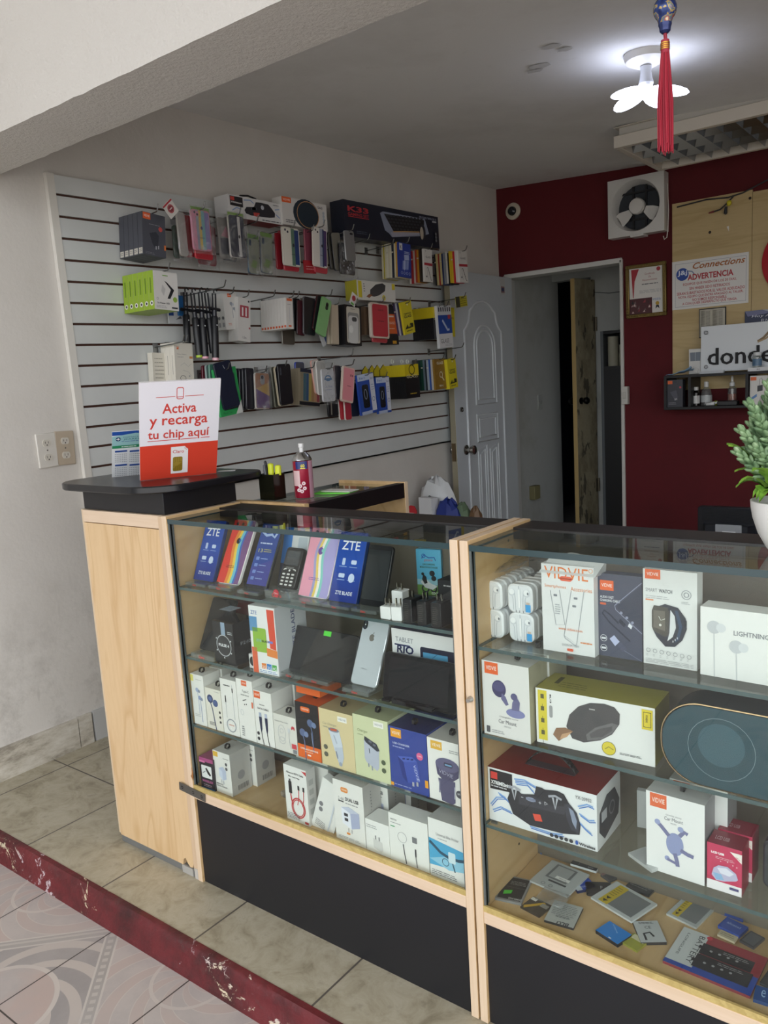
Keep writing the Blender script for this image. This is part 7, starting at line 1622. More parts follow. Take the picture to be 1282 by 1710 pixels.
# black cubby shelf
sh0, sh1 = bw(1108, 628, 4.755), bw(1108, 685, 4.755)
sz1, sz0 = sh0.z, sh1.z; sx0 = sh0.x; SW = 1.25; SY0, SY1 = 4.755, 4.944
shf = tag(empty('wall_shelf', (sx0, SY1, sz0)), 'long black cubby shelf on the wall under the white letter sign', 'shelf')
H_ = sz1 - sz0; B_ = '0b0c0f:.5'; T2 = 0.015
b = MB(); b.box(0, SW, SY0 - SY1, 0, H_ - T2, H_, B_); b.build('top', shf, bevel=0.001)
b = MB(); b.box(0, SW, SY0 - SY1, 0, 0, T2, B_); b.build('bottom', shf, bevel=0.001)
for x in (0, bw(1153, 650, 4.755).x - sx0 - T2, bw(1249, 650, 4.755).x - sx0 - T2, SW - T2):
 b = MB(); b.box(x, x + T2, SY0 - SY1, 0, T2, H_ - T2, B_); b.build('divider', shf)
zs = sz0 + T2
def a_dark(A, d): A.R(0.05, 0.85, 0.35, 0.97, 'd9642c:.4'); A.P([(0.2, 0.55), (0.6, 0.62), (0.7, 0.35), (0.45, 0.3)], '4b4d57:.4'); A.D(0.85, 0.72, 0.07, 'b8404a:.4'); A.R(0.5, 0.25, 0.54, 0.32, 'c9ccd0:.3'); A.R(0.6, 0.26, 0.64, 0.33, 'c9ccd0:.3'); A.L(0.1, 0.6, 0.15, 2, 0.05, '77787e:.4', 0.02)
q0, q1 = bw(1113, 683, 4.77), bw(1139, 680, 4.77)
carton('charger_box', 'dark grey charger box in the left cubby of the black shelf', 'box', Vector((q0.x + 0.002, 4.77, zs)), 0, q1.x - q0.x, (H_ - 2 * T2) * 0.94, 0.05, '35363e:.4', a_dark)
def bottle(name, label, u, col, prof, parts, y=4.83, zz=None, group=None):
 q = bw(u, 675, y); o = tag(empty(name, (q.x, y, zs if zz is None else zz)), label, 'bottle', group)
 b = MB(); b.lathe(prof, col, n=20); b.build('bottle_body', o)
 for nm, pr, c in parts: b = MB(); b.lathe(pr, c, n=18); b.build(nm, o)
 return o
bottle('dark_bottle', 'dark brown bottle with white cap and label in the black shelf', 1161.5, '14100f:.15', [(0.020, 0), (0.022, 0.003), (0.022, 0.075), (0.012, 0.09)], [('label', [(0.0224, 0.015), (0.0224, 0.06)], 'c4c4c2:.4'), ('cap', [(0.013, 0.09), (0.014, 0.091), (0.014, 0.108), (0.012, 0.109)], 'cfcfcc:.4')])
bottle('clear_bottle', 'clear round bottle with a white cap in the black shelf', 1179, 'bottle_clear', [(0.028, 0), (0.031, 0.004), (0.031, 0.06), (0.024, 0.09), (0.012, 0.105)], [('label', [(0.0314, 0.02), (0.0314, 0.058)], 'b4b8b8:.4'), ('cap', [(0.012, 0.105), (0.013, 0.106), (0.013, 0.135), (0.011, 0.137)], 'd5d5d2:.4')], y=4.86)
bottle('spray_bottle', 'clear spray bottle half full of amber liquid in the black shelf', 1222, 'bottle_clear', [(0.022, 0), (0.024, 0.003), (0.024, 0.09), (0.012, 0.105)], [('liquid', [(0.021, 0.003), (0.023, 0.004), (0.023, 0.062), (0.021, 0.062)], '9c4a2c:.2'), ('sprayer', [(0.013, 0.105), (0.014, 0.106), (0.014, 0.125), (0.007, 0.13), (0.006, 0.155), (0.004, 0.16)], 'd5d5d2:.4')], y=4.85)
q = bw(1186, 673, 4.80)
b = MB(); b.tube([(0, 0, 0.010), (0.045, 0, 0.014)], [0.008, 0.011], 'd8dad9:.4', 10); b.tube([(0.045, 0, 0.014), (0.06, 0.01, 0.02), (0.06, 0.012, 0.012)], 0.006, 'd8dad9:.4', 8)
tag(b.build('white_tube', None, (q.x - 0.02, 4.79, zs)), 'small white crumpled tube lying before the clear bottle', 'tube')
b = MB(); b.ell((0, 0, 0.014), (0.016, 0.012, 0.014), '8d9a1c:.4', 12, 8); q = bw(1194, 673, 4.80); tag(b.build('yellow_ball', None, (q.x, 4.815, zs)), 'small yellow-green ball beside the white tube', 'ball')
q0, q1 = bw(1198, 676, 4.80), bw(1232, 672, 4.80)
b = MB(); b.prism(rr(0, 0, q1.x - q0.x, 0.026, 0.008), 0, 0.04, '121216:.35', chamfer=0.003); tag(b.build('black_case', None, (q0.x, 4.785, zs)), 'flat black case lying in the middle cubby of the shelf', 'case')
def a_adap(A, d): A.R(0.03, 0.84, 0.36, 0.96, 'd9642c:.4'); A.P([(0.42, 0.45), (0.72, 0.48), (0.72, 0.68), (0.42, 0.65)], '2b2d33:.35'); A.S([(0.52, 0.66), (0.55, 0.88), (0.66, 0.92), (0.74, 0.75), (0.9, 0.66), (1, 0.68)], 0.02, '2b2d33:.4'); A.P([(0, 0.22), (0.4, 0.38), (0.4, 0.28), (0.05, 0.14)], '5c84b8:.4'); A.R(0.04, 0.06, 0.12, 0.14, '33343a:.4'); A.P([(0.5, 0.0), (1, 0.0), (1, 0.4), (0.6, 0.3)], 'a9a59e:.4')
q0, q1 = bw(1251.5, 680, 4.77), bw(1281, 676, 4.77)
carton('adapter_box', 'white box picturing a black adapter in the right cubby', 'box', Vector((q0.x, 4.77, zs)), 0, q1.x - q0.x, (H_ - 2 * T2) * 0.94, 0.05, 'd2d0cb:.4', a_adap)
# on top of the shelf
q = bw(1160, 610, 4.86)
b = MB(); b.box(-0.038, 0.038, 0, 0.05, 0, 0.145, 'd2d1cd:.4'); b.poly([(-0.028, 0.075), (0.028, 0.075), (0.030, 0.125), (-0.030, 0.125)], '6f7884:.3', y=-0.001); b.rect(-0.002, 0.075, 0.002, 0.125, '97a0a8:.3', y=-0.0015)
tag(b.build('motion_sensor', None, (q.x, 4.868, sz1), smooth=0, bevel=0.004), 'white motion sensor standing on the shelf left of the letter sign', 'sensor')
q = bw(1128, 624, 4.82)
b = MB(); NXp = 8; V_ = []
for i in range(NXp + 1):
 for j in range(5): V_.append((-0.06 + 0.14 * i / NXp, 0.08 * j / 4, 0.004 + 0.032 * (i / NXp) ** 1.5 * (1 + 0.3 * sin(j * 1.6)) + 0.003 * sin(i * 1.7 + j)))
b.add(V_, [(i * 5 + j, (i + 1) * 5 + j, (i + 1) * 5 + j + 1, i * 5 + j + 1) for i in range(NXp) for j in range(4)], '8fb4d4:.6')
mk = tag(b.build('face_mask', None, (q.x + 0.01, 4.79, sz1), solid=0.002), 'light blue face mask lying on the left end of the shelf', 'face mask')
b = MB(); b.tube([(0.08, 0.02, 0.03), (0.10, 0.01, 0.045), (0.125, 0.0, 0.03), (0.12, 0.0, 0.008), (0.09, 0.0, 0.004)], 0.0015, 'd2d0cb:.6', 6); b.build('ear_loop', mk)
q0, q1 = bw(1168, 623, 4.80), bw(1208, 619, 4.80)
b = MB(); b.box(0, q1.x - q0.x, 0, 0.03, 0, 0.014, 'c3c7ca:.35'); tag(b.build('white_bar', None, (q0.x, 4.79, sz1), smooth=0), 'thin white plastic bar lying in front of the letter sign', 'bar')
q = bw(1263, 605, 4.80)
jar = bottle('sanitizer_jar', 'small clear jar with a blue label on the shelf top', 1263, 'bottle_clear', [(0.022, 0), (0.024, 0.003), (0.024, 0.055), (0.018, 0.062)], [('label', [(0.0244, 0.008), (0.0244, 0.045)], '5a7894:.4'), ('cap', [(0.019, 0.062), (0.02, 0.063), (0.02, 0.08), (0.018, 0.081)], 'cfd2d4:.4')], y=4.80, zz=sz1 + 0.0205)
q0, q1 = bw(1250, 621, 4.80), bw(1281, 618, 4.80)
b = MB(); b.box(0, q1.x - q0.x + 0.03, 0, 0.06, 0, 0.0195, 'd9dadb:.4'); A = Art(b, 0.12, 0.0195); A.T('Ri2', 0.45, 0.3, 0.4, '33353a:.4', w=0.12)
tag(b.build('small_white_box', None, (q0.x, 4.775, sz1), smooth=0), 'flat white box under the small clear jar on the shelf top', 'box')
# loose wires over the plywood top
W3 = [(1130, 346), (1180, 333), (1215, 330), (1240, 322), (1282, 300)]
b = MB(); b.tube([bw(u, v, 4.925) for u, v in W3], 0.004, '1c1c20:.5', 6); b.tube([bw(u, v, 4.92) for u, v in ((1225, 327), (1212, 341), (1202, 350), (1190, 354))], 0.004, '1c1c20:.5', 6)
wr = tag(b.build('loose_wires', None), 'loose black wires with clips across the top of the plywood board', 'wires')
b = MB(); q = bw(1217, 339, 4.92); b.ell(q, (0.014, 0.012, 0.016), 'cfc42a:.4', 10, 6); b.build('yellow_connector', wr)
b = MB(); b.tube([bw(1212, 345, 4.92), bw(1211, 356, 4.92), bw(1212, 358, 4.92)], [0.007, 0.010, 0.004], '2a2c33:.4', 8); b.build('dark_clip', wr)
b = MB(); b.tube([bw(1192, 353, 4.92), bw(1183, 356, 4.92)], [0.006, 0.003], '7d2a30:.4', 8); b.build('red_clip', wr)
# switch beside the doorway, plates inside the passage
q = bw(1045, 660, 4.95)
b = MB(); b.box(-0.020, 0.020, -0.035, 0, -0.055, 0.055, 'c2bfb8:.4'); b.box(-0.010, 0.010, -0.039, -0.034, -0.02, 0.02, 'b3b0a8:.4')
tag(b.build('light_switch', None, (q.x + 0.005, 4.9445, q.z), bevel=0.004), 'cream switch box fixed on the edge of the doorway', 'switch')
q = at((901, 672), x=-2.72)
b = MB(); b.box(0, 0.006, -0.035, 0.035, -0.055, 0.055, 'a9aca9:.5'); b.box(0.006, 0.012, -0.006, 0.006, -0.012, 0.012, '8d908d:.5')
tag(b.build('wall_switch', None, (-2.7195, q.y, q.z), bevel=0.001), 'small grey switch plate on the passage wall', 'switch')
q = at((888, 822), x=-2.72)
b = MB(); b.box(0, 0.045, -0.045, 0.045, -0.05, 0.05, '77714f:.5', right='8a8460:.5')
tag(b.build('surface_socket', None, (-2.7195, q.y, q.z), bevel=0.004), 'olive square surface socket low on the passage wall', 'socket')
# tall dark cabinet at the end of the passage
cx0, cx1 = at((1009, 700), y=5.45).x, at((1020, 700), y=5.40).x
ct_z = at((1018, 552), y=5.40).z
tc_ = tag(empty('tall_cabinet', (cx0, 5.40, 0.12)), 'tall narrow black cabinet seen through the doorway', 'cabinet')
b = MB(); b.box(0, 0.02, 0, 0.25, 0, ct_z - 0.12, '595e61:.5'); b.box(0.02, 0.4, 0.23, 0.25, 0, ct_z - 0.12, '1b1c1f:.5'); b.box(0.02, 0.4, 0, 0.23, ct_z - 0.14, ct_z - 0.12, '1b1c1f:.5'); b.box(0.38, 0.40, 0, 0.23, 0, ct_z - 0.14, '1b1c1f:.5'); b.build('carcass', tc_, smooth=0)
szz = at((1025, 611), y=5.41).z - 0.12
b = MB(); b.box(0.02, 0.38, 0, 0.23, szz - 0.02, szz, '141518:.5'); b.build('inner_shelf', tc_, smooth=0)
b = MB(); b.box(0.02, 0.38, 0.0, 0.015, 0, szz - 0.02, '0c0d10:.4'); b.build('cabinet_door', tc_, smooth=0)
for (dx, r_, z0, hh, lb) in ((0.065, 0.036, 0, 0.20, 'tall cream roll on the shelf of the dark cabinet'), (0.150, 0.042, 0, 0.085, 'lower cream roll on the shelf of the dark cabinet'), (0.150, 0.040, 0.086, 0.055, 'upper cream roll stacked on another in the dark cabinet')):
 b = MB(); b.lathe([(r_, 0), (r_, hh)], 'a8a593:.6', n=22)
 tag(b.build('paper_roll', None, (cx0 + dx, 5.465, 0.12 + szz + z0)), lb, 'roll', 'cream rolls in the dark cabinet')
# thin wire across the passage back wall
q0, q1 = at((992, 488), y=PY - 0.004), at((1042, 486), y=PY - 0.004)
b = MB(); b.tube([q0, (q0 + q1) / 2 + Vector((0, 0, -0.01)), q1 + Vector((0.1, 0, 0))], 0.003, '55585a:.6', 5)
tag(b.build('passage_wire', None), 'thin grey wire along the back wall of the passage', 'wire')
# sticker on the door post
q0 = at((838, 476), x=XD + 0.002)
b = MB(); b.box(0, 0.001, -0.03, 0.03, 0, 0.10, 'bfc0bf:.5'); b.box(0.001, 0.0014, -0.022, 0.022, 0.01, 0.05, '8a6a6c:.5'); b.box(0.0014, 0.0017, -0.018, 0.018, 0.02, 0.04, '3a4468:.5')
tag(b.build('door_sticker', None, (XD + 0.0005, at((843, 478), x=XD).y - 0.035, at((843, 492), x=XD).z), smooth=0), 'small printed sticker on the upper corner of the white door', 'sticker')
# monitor on a low table
YM = 3.70
tl = at((1161, 847), y=YM); tr = at((1268, 851), y=YM); mw = tr.x - tl.x; mh = 0.27
tz = tl.z - mh - 0.08
b = MB(); tb = tag(empty('low_table', (tl.x + 0.15, YM + 0.2, 0)), 'low dark table behind the counter carrying the monitor', 'table')
b.box(-0.4, 0.5, -0.3, 0.3, tz - 0.025, tz, '2b2320:.5'); b.build('tabletop', tb)
for x in (-0.37, 0.47):
 for y in (-0.27, 0.27): b = MB(); b.box(x - 0.02, x + 0.02, y - 0.02, y + 0.02, 0, tz - 0.025, '2b2320:.5'); b.build('leg', tb)
mon = tag(empty('monitor', (tl.x + mw / 2, YM + 0.05, tz)), 'black computer monitor seen from behind, beyond the counter', 'monitor')
b = MB(); b.prism(rr(-mw / 2, 0.08, mw / 2, 0.08 + mh, 0.012), -0.02, 0.02, '14171e:.35', chamfer=0.003); b.build('casing', mon)
b = MB(); fr = [(-mw * 0.33, 0.10), (mw * 0.33, 0.10), (mw * 0.33, 0.08 + mh * 0.72), (-mw * 0.33, 0.08 + mh * 0.72)]
V_ = [(x * 1.22, -0.02, z) for x, z in fr] + [(x, -0.06, z) for x, z in fr]
b.add(V_, [(i, (i + 1) % 4, 4 + (i + 1) % 4, 4 + i) for i in range(4)] + [(4, 5, 6, 7)], '161a22:.4'); b.build('rear_bulge', mon, smooth=0)
b = MB()
for i in range(10):
 b.box(-mw * 0.42, mw * 0.42, -0.0225, -0.02, 0.08 + mh * (0.76 + i * 0.02), 0.08 + mh * (0.768 + i * 0.02), '0b0d12:.5')
b.build('vent_ribs', mon, smooth=0)
b = MB(); b.box(-0.045, 0.065, -0.063, -0.06, 0.08 + mh * 0.34, 0.08 + mh * 0.74, '8f9398:.35'); b.box(-0.015, 0.04, -0.066, -0.063, 0.08 + mh * 0.58, 0.08 + mh * 0.63, 'cfd2d6:.3'); b.build('silver_plate', mon, smooth=0)
b = MB(); b.box(-0.03, 0.03, -0.04, 0.0, 0.01, 0.12, '14171e:.4'); b.lathe([(0.10, 0), (0.10, 0.006), (0.04, 0.014)], '14171e:.4', n=28); b.build('stand', mon)
# heap by the white door, on a stool
Yh = 3.75
hz = at((720, 872), y=Yh).z - 0.06
st = tag(empty('wooden_stool', (-1.90 - 0.35, Yh + 0.1, 0)), 'plain stool under the heap of bags by the white door', 'stool')
hx = at((740, 850), y=Yh).x
st.location = (hx, Yh + 0.08, 0)
b = MB(); b.box(-0.24, 0.24, -0.12, 0.16, hz - 0.03, hz, '8d7a5a:.5'); b.build('seat', st)
for x in (-0.2, 0.2):
 for y in (-0.09, 0.13): b = MB(); b.box(x - 0.018, x + 0.018, y - 0.018, y + 0.018, 0, hz - 0.03, '8d7a5a:.5'); b.build('leg', st)
def hp_(u, v, y=Yh): return at((u, v), y=y)
def crumple(name, label, cat, u0, v0, u1, v1, y, dep, mat_, seed, k=0.16, art=None, n=10):
 a, c_ = hp_(u0, v1, y), hp_(u1, v0, y); w, h = c_.x - a.x, c_.z - hz
 rnd = random.Random(seed); b = MB()
 b.ell((0, 0, h * 0.5), (w * 0.5, dep, h * 0.52), mat_, 14, 9)
 b.v = [Vector((p.x * (1 + rnd.uniform(-k, k)), p.y * (1 + rnd.uniform(-k, k)), max(0.001, p.z * (1 + rnd.uniform(-k, k) * 0.6)))) for p in b.v]
 if art: art(b, w, h)
 return tag(b.build(name, None, ((a.x + c_.x) / 2, y + 0.04, hz + 0.001), smooth=25), label, cat)
def bagart(b, w, h):
 b.poly([(-0.02, h * 0.66), (0.0, h * 0.63), (0.022, h * 0.66), (0.0, h * 0.70)], '0e0f12:.5', y=-0.085); b.text('CONDA', 0.012, h * 0.22, h * 0.13, '8a3a34:.5', y=-0.088, align='C', w=w * 0.5, bold=0.03, rot=0.2)
crumple('plastic_bag', 'white plastic carrier bag with red print beside the white door', 'bag', 698, 800, 752, 858, Yh + 0.05, 0.07, 'c9cbcc:.35', 4, 0.10, bagart)
a = hp_(681, 858, Yh - 0.04); 
b = MB(); b.prism([(0, 0), (0.075, 0), (0.062, 0.13), (0.045, 0.155), (0.02, 0.158), (0, 0.15)], 0, 0.006, 'a81f28:.4'); b.text('Claro', 0.032, 0.05, 0.022, 'e2c4c2:.4', y=-0.001, align='C', w=0.05); b.lines(0.01, 0.05, 0.11, 2, 0.02, 'e2c4c2:.4', 0.006)
tag(b.build('red_sign', None, (a.x, Yh - 0.055, hz + 0.0005), (-0.1, 0, 0), smooth=0), 'round-topped red sign leaning at the left of the heap', 'sign')
a, c_ = hp_(699, 858, Yh - 0.03), hp_(724, 858, Yh - 0.03)
b = MB(); b.box(0, c_.x - a.x, 0, 0.05, 0, hp_(712, 831, Yh - 0.03).z - hz, 'c6c7c9:.45', left='a9aaac:.5', right='d2d3d5:.5')
tag(b.build('plain_white_box', None, (a.x + 0.008, Yh - 0.035, hz + 0.0005), (0, 0, -0.2), smooth=0), 'plain white box standing between the red sign and blue bundle', 'box')
crumple('blue_bundle', 'dark blue folded cloth bundle in front of the carrier bag', 'cloth', 722, 838, 762, 858, Yh - 0.06, 0.05, '1c2f7a:.6', 7, 0.15)
crumple('green_cloth', 'grey-green folded cloth to the right of the blue bundle', 'cloth', 752, 843, 778, 858, Yh - 0.02, 0.05, '5f735a:.7', 9, 0.12)
crumple('brown_pouch', 'brown leather pouch at the right end of the heap', 'pouch', 777, 850, 798, 860, Yh - 0.02, 0.03, '6b5138:.5', 3, 0.12)
# sockets on the left wall by the slatted panel
def outlet(label, u, v, col, rz, holes):
 q = at((u, v), x=XW + 0.008); o = tag(empty('wall_socket', (XW + 0.0005, q.y, q.z), (rz, 0, 0)), label, 'socket', 'wall sockets')
 b = MB(); b.box(0, 0.009, -0.038, 0.038, -0.062, 0.062, col); b.build('cover_plate', o, bevel=0.003)
 for k, s_ in enumerate((1, -1)):
  b = MB(); b.T = Matrix.Translation((0.0085, 0, s_ * 0.026)) @ Matrix.Rotation(pi / 2, 4, 'Z')
  b.prism([(0.016 * cos(a_) , max(-0.012, min(0.012, 0.016 * sin(a_)))) for a_ in [2 * pi * i / 20 for i in range(20)]], -0.003, 0.0, 'cbc6bb:.35'); 
  for x in (-0.006, 0.006): b.rect(x - 0.001, -0.002, x + 0.001, 0.006, '3b3630:.5', y=-0.0034)
  b.disc(0, -0.007, 0.0025, '3b3630:.5', y=-0.0034, n=10); b.build('receptacle', o, smooth=0)
 b = MB(); b.T = Matrix.Translation((0.009, 0, 0)) @ Matrix.Rotation(pi / 2, 4, 'Y'); b.lathe([(0.003, 0), (0.002, 0.001)], '55504a:.4', n=10); b.build('screw', o)
outlet('white wall socket, left of the pair beside the slatted panel', 79, 752, 'd2cec6:.4', 0.02, 1)
outlet('beige wall socket, right of the pair beside the slatted panel', 109, 748, 'b5a794:.4', -0.03, 1)
# ================================================================ GOODS HANGING ON THE SLATTED WALL
XB = XW + 0.024                       # just clear of the slats
def wfit(bl, br, tl, xf):
 p0, p1, q = at(bl, x=xf), at(br, x=xf), at(tl, x=xf)
 return p0, max(0.012, p1.y - p0.y), hypot(q.y - p0.y, q.z - p0.z), atan2(q.y - p0.y, q.z - p0.z)
def wrot(roll, yaw=0.0):
 return (Matrix.Rotation(pi / 2 + yaw, 4, 'Z') @ Matrix.Rotation(roll, 4, 'Y')).to_euler()
HN = [0]
def hook(label, y, z, xtip, tip=0.022):
 o = empty('display_hook', (XW + 0.0185, y, z - 0.012)); tag(o, label, 'hook', 'wire hooks on the slatted panel')
 L_ = xtip - (XW + 0.0185)
 b = MB(); b.tube([(0.002, 0, 0), (L_ * 0.6, 0, 0.004), (L_ - 0.012, 0, 0.008), (L_ - 0.004, 0, 0.012), (L_ + 0.006, 0, 0.012 + tip)], 0.0026, '8b8c8c:.25:.9', 8); b.build('wire_arm', o)
 b = MB(); b.box(0.0005, 0.003, -0.012, 0.012, -0.022, 0.016, '8b8c8c:.3:.8'); b.build('hook_plate', o)
 return o
def hang_hook(what, o, tipx=0.03, dz=-0.008):
 """hook carrying a hung thing: at the middle of its top edge"""
 return None
WG_ = {}
def wstack(name, labels, cat, bl, br, tl, xf, t_, body, art=None, n=1, group=None, faces={}, hookl=None, gap=0.0005, roll0=None, colors=None, jitter=0.0, shape=None):
 """n flat things one behind the other on one hook, the front one at depth xf; labels(i) names each"""
 p0, w, h, roll = wfit(bl, br, tl, xf)
 if roll0 is not None: roll = roll0
 cur = None; rnd = random.Random(int(bl[0]) * 7 + n); out = []
 for i in range(n):
  x = xf - i * (t_ + gap)
  if x - t_ < XB - 0.004: break
  loc = Vector((x, p0.y + (rnd.uniform(-jitter, jitter) if i else 0), p0.z + (rnd.uniform(-jitter, jitter) if i else 0)))
  if cur is None or colors:
   bd = colors[i % len(colors)] if colors else body
   b = MB()
   if shape: shape(b, w, h, t_, bd)
   else: b.box(0, w, 0, t_, 0, h, bd, **faces)
   if art and (i == 0 or not colors): art(Art(b, w, h), t_)
   elif colors and i > 0:
    b.T = face_T('left', w, t_, h)[0]; A = Art(b, t_, h); A.R(0, 0.72, 1, 0.76, 'c9c4b4:.5') if i % 3 == 0 else None
   b.T = Matrix.Identity(4)
   o = b.build(name, None, loc, smooth=0 if not shape else 32); o.rotation_euler = wrot(roll); cur = o
   tag(o, labels(i), cat, group)
  else:
   o = dup(cur, loc, None, labels(i))
  out.append(o)
 if hookl:
  yc = p0.y + w / 2 * cos(roll) + h * sin(roll); zt = p0.z + h * cos(roll)
  hook(hookl, yc, zt + 0.004, xf + 0.028)
 return out
def nth(what, where):
 def f(i):
  if i == 0: return 'front %s %s' % (what, where)
  return '%s %s, %s from front' % (what, where, ORD[i])
 return f
def xfront(uback, vback, ufront, vfront, xback=XB):
 y = at((uback, vback), x=xback).y
 return at((ufront, vfront), y=y).x
# ---- row A
xf = xfront(199, 421, 239, 424)
def a_grey(A, d):
 logo(A, 0.04, 0.84, 0.36, 0.99); A.L(0.3, 0.8, 0.73, 1, 0.03, '8b8c92:.5', 0.015); A.D(0.78, 0.66, 0.085, 'c8504a:.4')
 A.P([(0.3, 0.52), (0.58, 0.58), (0.7, 0.5), (0.66, 0.26), (0.5, 0.2), (0.4, 0.3)], '2b2d36:.35'); A.R(0.55, 0.16, 0.585, 0.24, 'c9cbd0:.3'); A.R(0.66, 0.18, 0.695, 0.26, 'c9cbd0:.3'); A.R(0.92, 0.18, 1.0, 0.3, 'd9783a:.4'); A.L(0.1, 0.5, 0.06, 2, 0.03, '7a7b82:.5', 0.012)
 T_, w_, h_ = face_T('left', A.w, d, A.h); A.on(T_, w_, h_); A.R(0.1, 0.02, 0.9, 0.16, 'c4c0b6:.5'); A.L(0.2, 0.8, 0.11, 2, 0.04, '55565c:.5', 0.012)
t_ = (xf - XB) / 5 - 0.0015
wstack('charger_box', nth('dark grey charger box', 'at the top left of the panel'), 'box', (239, 423.5), (277, 426.5), (236.5, 352), xf, t_, '4a4c55:.4', a_grey, 5, 'dark grey charger boxes on one hook', hookl='hook carrying the dark grey charger boxes', gap=0.0015)
# cases on the next hooks
def case_shape(r=0.011, rim=None):
 def f(b, w, h, t_, body): b.prism(rr(0, 0, w, h, min(r, w * 0.3), 5), 0, t_, rim or body, front=body, chamfer=0.0018)
 return f
def cam(A, x0=0.06, z0=0.84, x1=0.42, z1=0.97, c='24252a:.2'):
 A.RR(x0, z0, x1, z1, 0.06, c); A.D(x0 + 0.1, z0 + 0.09, 0.05, '4a4c55:.15'); A.D(x0 + 0.24, z0 + 0.045, 0.05, '4a4c55:.15')
def stripes(cols, apple='3b3a40:.3', x=0.5):
 def f(A, d):
  n = len(cols); z0, z1 = 0.02, 0.98
  xs = [0.06]
  for c in cols: xs.append(xs[-1] + c[0] * 0.88)
  for i, c in enumerate(cols): A.R(xs[i], z0 + (0.03 if i in (0, n - 1) else 0), xs[i + 1], z1 - (0.03 if i in (0, n - 1) else 0), c[1])
  cam(A, 0.08, 0.83, 0.40, 0.95, cols[0][1]); A.D(x, 0.55, 0.06, apple, rz=0.07); A.L(x - 0.14, x + 0.16, 0.30, 1, 0.02, apple, 0.012)
 return f
def bag(o, w, h, t_, up=0.03, wide=0.012, card=None, dz=0.014):
 """clear bag round a hung case, as parts of it: film in front, header card"""
 b = MB(); rnd = random.Random(int(w * 1e5))
 NXb, NZb = 5, 7; V_ = []
 for j in range(NZb + 1):
  for i in range(NXb + 1):
   V_.append((-wide + (w + 2 * wide) * i / NXb, -0.0035 - rnd.uniform(0, 0.004), -dz + (h + dz + up) * j / NZb))
 b.add(V_, [(j * (NXb + 1) + i, j * (NXb + 1) + i + 1, (j + 1) * (NXb + 1) + i + 1, (j + 1) * (NXb + 1) + i) for j in range(NZb) for i in range(NXb)], 'film')
 b.build('clear_bag', o, smooth=60)
 if card:
  b = MB(); b.box(0.0, w, 0.001, 0.0018, h * 0.8, h + up * 0.8, card); b.build('header_card', o, smooth=0)
def wcase(label, bl, br, tl, xf, body, art=None, rim=None, t_=0.010, r=0.011, bagk=None, name='phone_case', cat='phone case', group=None, hookl=None):
 p0, w, h, roll = wfit(bl, br, tl, xf)
 o = wstack(name, lambda i: label, cat, bl, br, tl, xf, t_, body, art, 1, group, shape=case_shape(r, rim), hookl=hookl)[0]
 if bagk: bag(o, w, h, t_, **bagk)
 return o
PC = 'phone cases hanging on the slatted panel'
RBW = [(0.2, 'd98aa4:.3'), (0.16, '9a9db0:.3'), (0.16, 'd9b95c:.3'), (0.2, '7fb5bb:.3'), (0.28, '8a7fb8:.3')]
X0_ = XW + 0.19
wcase('pink, yellow, teal and lilac striped case in a clear bag, top row', (324, 416.5), (354.5, 418), (318, 347.5), X0_, 'd98aa4:.25', stripes(RBW, '4a3a6a:.3'), 'd98aa4:.3', bagk=dict(card='6f9a2e:.5', up=0.012), group=PC, hookl='hook carrying the rainbow striped case')
wcase('red bumper case just behind and below the rainbow striped case', (327, 431), (356, 431), (322, 366), X0_ - 0.014, 'a82a34:.3', None, 'b8303a:.3', group=PC)
wcase('grey-white case in a bag left of the rainbow striped case', (302, 427), (316, 429), (294, 353), X0_ - 0.03, 'a9a49e:.3', None, 'bdb6ae:.3', bagk=dict(up=0.01), group=PC)
wcase('red case between the grey-white and the rainbow striped case', (311, 429), (326, 431), (303, 358), X0_ - 0.045, '9c2a33:.3', None, group=PC)
wcase('dark green printed case hanging far back at the grey charger boxes', (292, 430), (312, 433), (288, 375), X0_ - 0.07, '2c4a3a:.3', None, bagk=dict(up=0.03), group=PC)
wcase('dull red case low behind the rainbow striped case', (333, 440), (362, 441), (330, 372), X0_ - 0.06, '7d2a34:.3', None, bagk=dict(up=0.02), group=PC)
q = at((285, 348.5), x=X0_ + 0.018)
b = MB(); s_ = 0.0275; b.box(-s_, s_, 0, 0.001, -s_, s_, 'd8d5d0:.4'); b.ring(0, 0, 0.016, 0.003, 'b3303a:.4'); b.disc(0, 0, 0.0125, '8a3038:.4'); b.rect(-s_, s_ - 0.008, s_, s_ - 0.002, 'b3303a:.4'); b.rect(-0.008, -0.002, 0.008, 0.002, 'e2d4d2:.4')
o = b.build('price_tag', None, q, smooth=0); o.rotation_euler = wrot(-0.72); tag(o, 'white diamond-hung tag with a red circle by the grey charger boxes', 'tag')
def navy_art(A, d):
 A.R(0.07, 0.05, 0.93, 0.95, '1d1f38:.25'); A.R(0.55, 0.03, 0.72, 0.97, 'dcd9d8:.3'); cam(A, 0.12, 0.80, 0.46, 0.93, '2b2d48:.2'); A.D(0.62, 0.5, 0.06, '1a1a22:.3', rz=0.08)
wcase('navy case with one white stripe and pale rim, in a clear bag', (386, 429), (412, 430.5), (380, 357), X0_, '1d1f38:.25', navy_art, 'c9c4c0:.3', bagk=dict(card='7fa83a:.5', up=0.012), group=PC, hookl='hook carrying the navy and white striped case')
wcase('bagged case with a pink corner left of the navy striped case', (369, 431), (388, 432), (362, 362), X0_ - 0.03, '8a8682:.3', lambda A, d: (A.R(0.1, 0.1, 0.9, 0.5, '4a4a55:.3'), A.P([(0.2, 0.55), (0.9, 0.5), (0.7, 0.8)], 'c48a96:.3')), bagk=dict(up=0.015), group=PC)
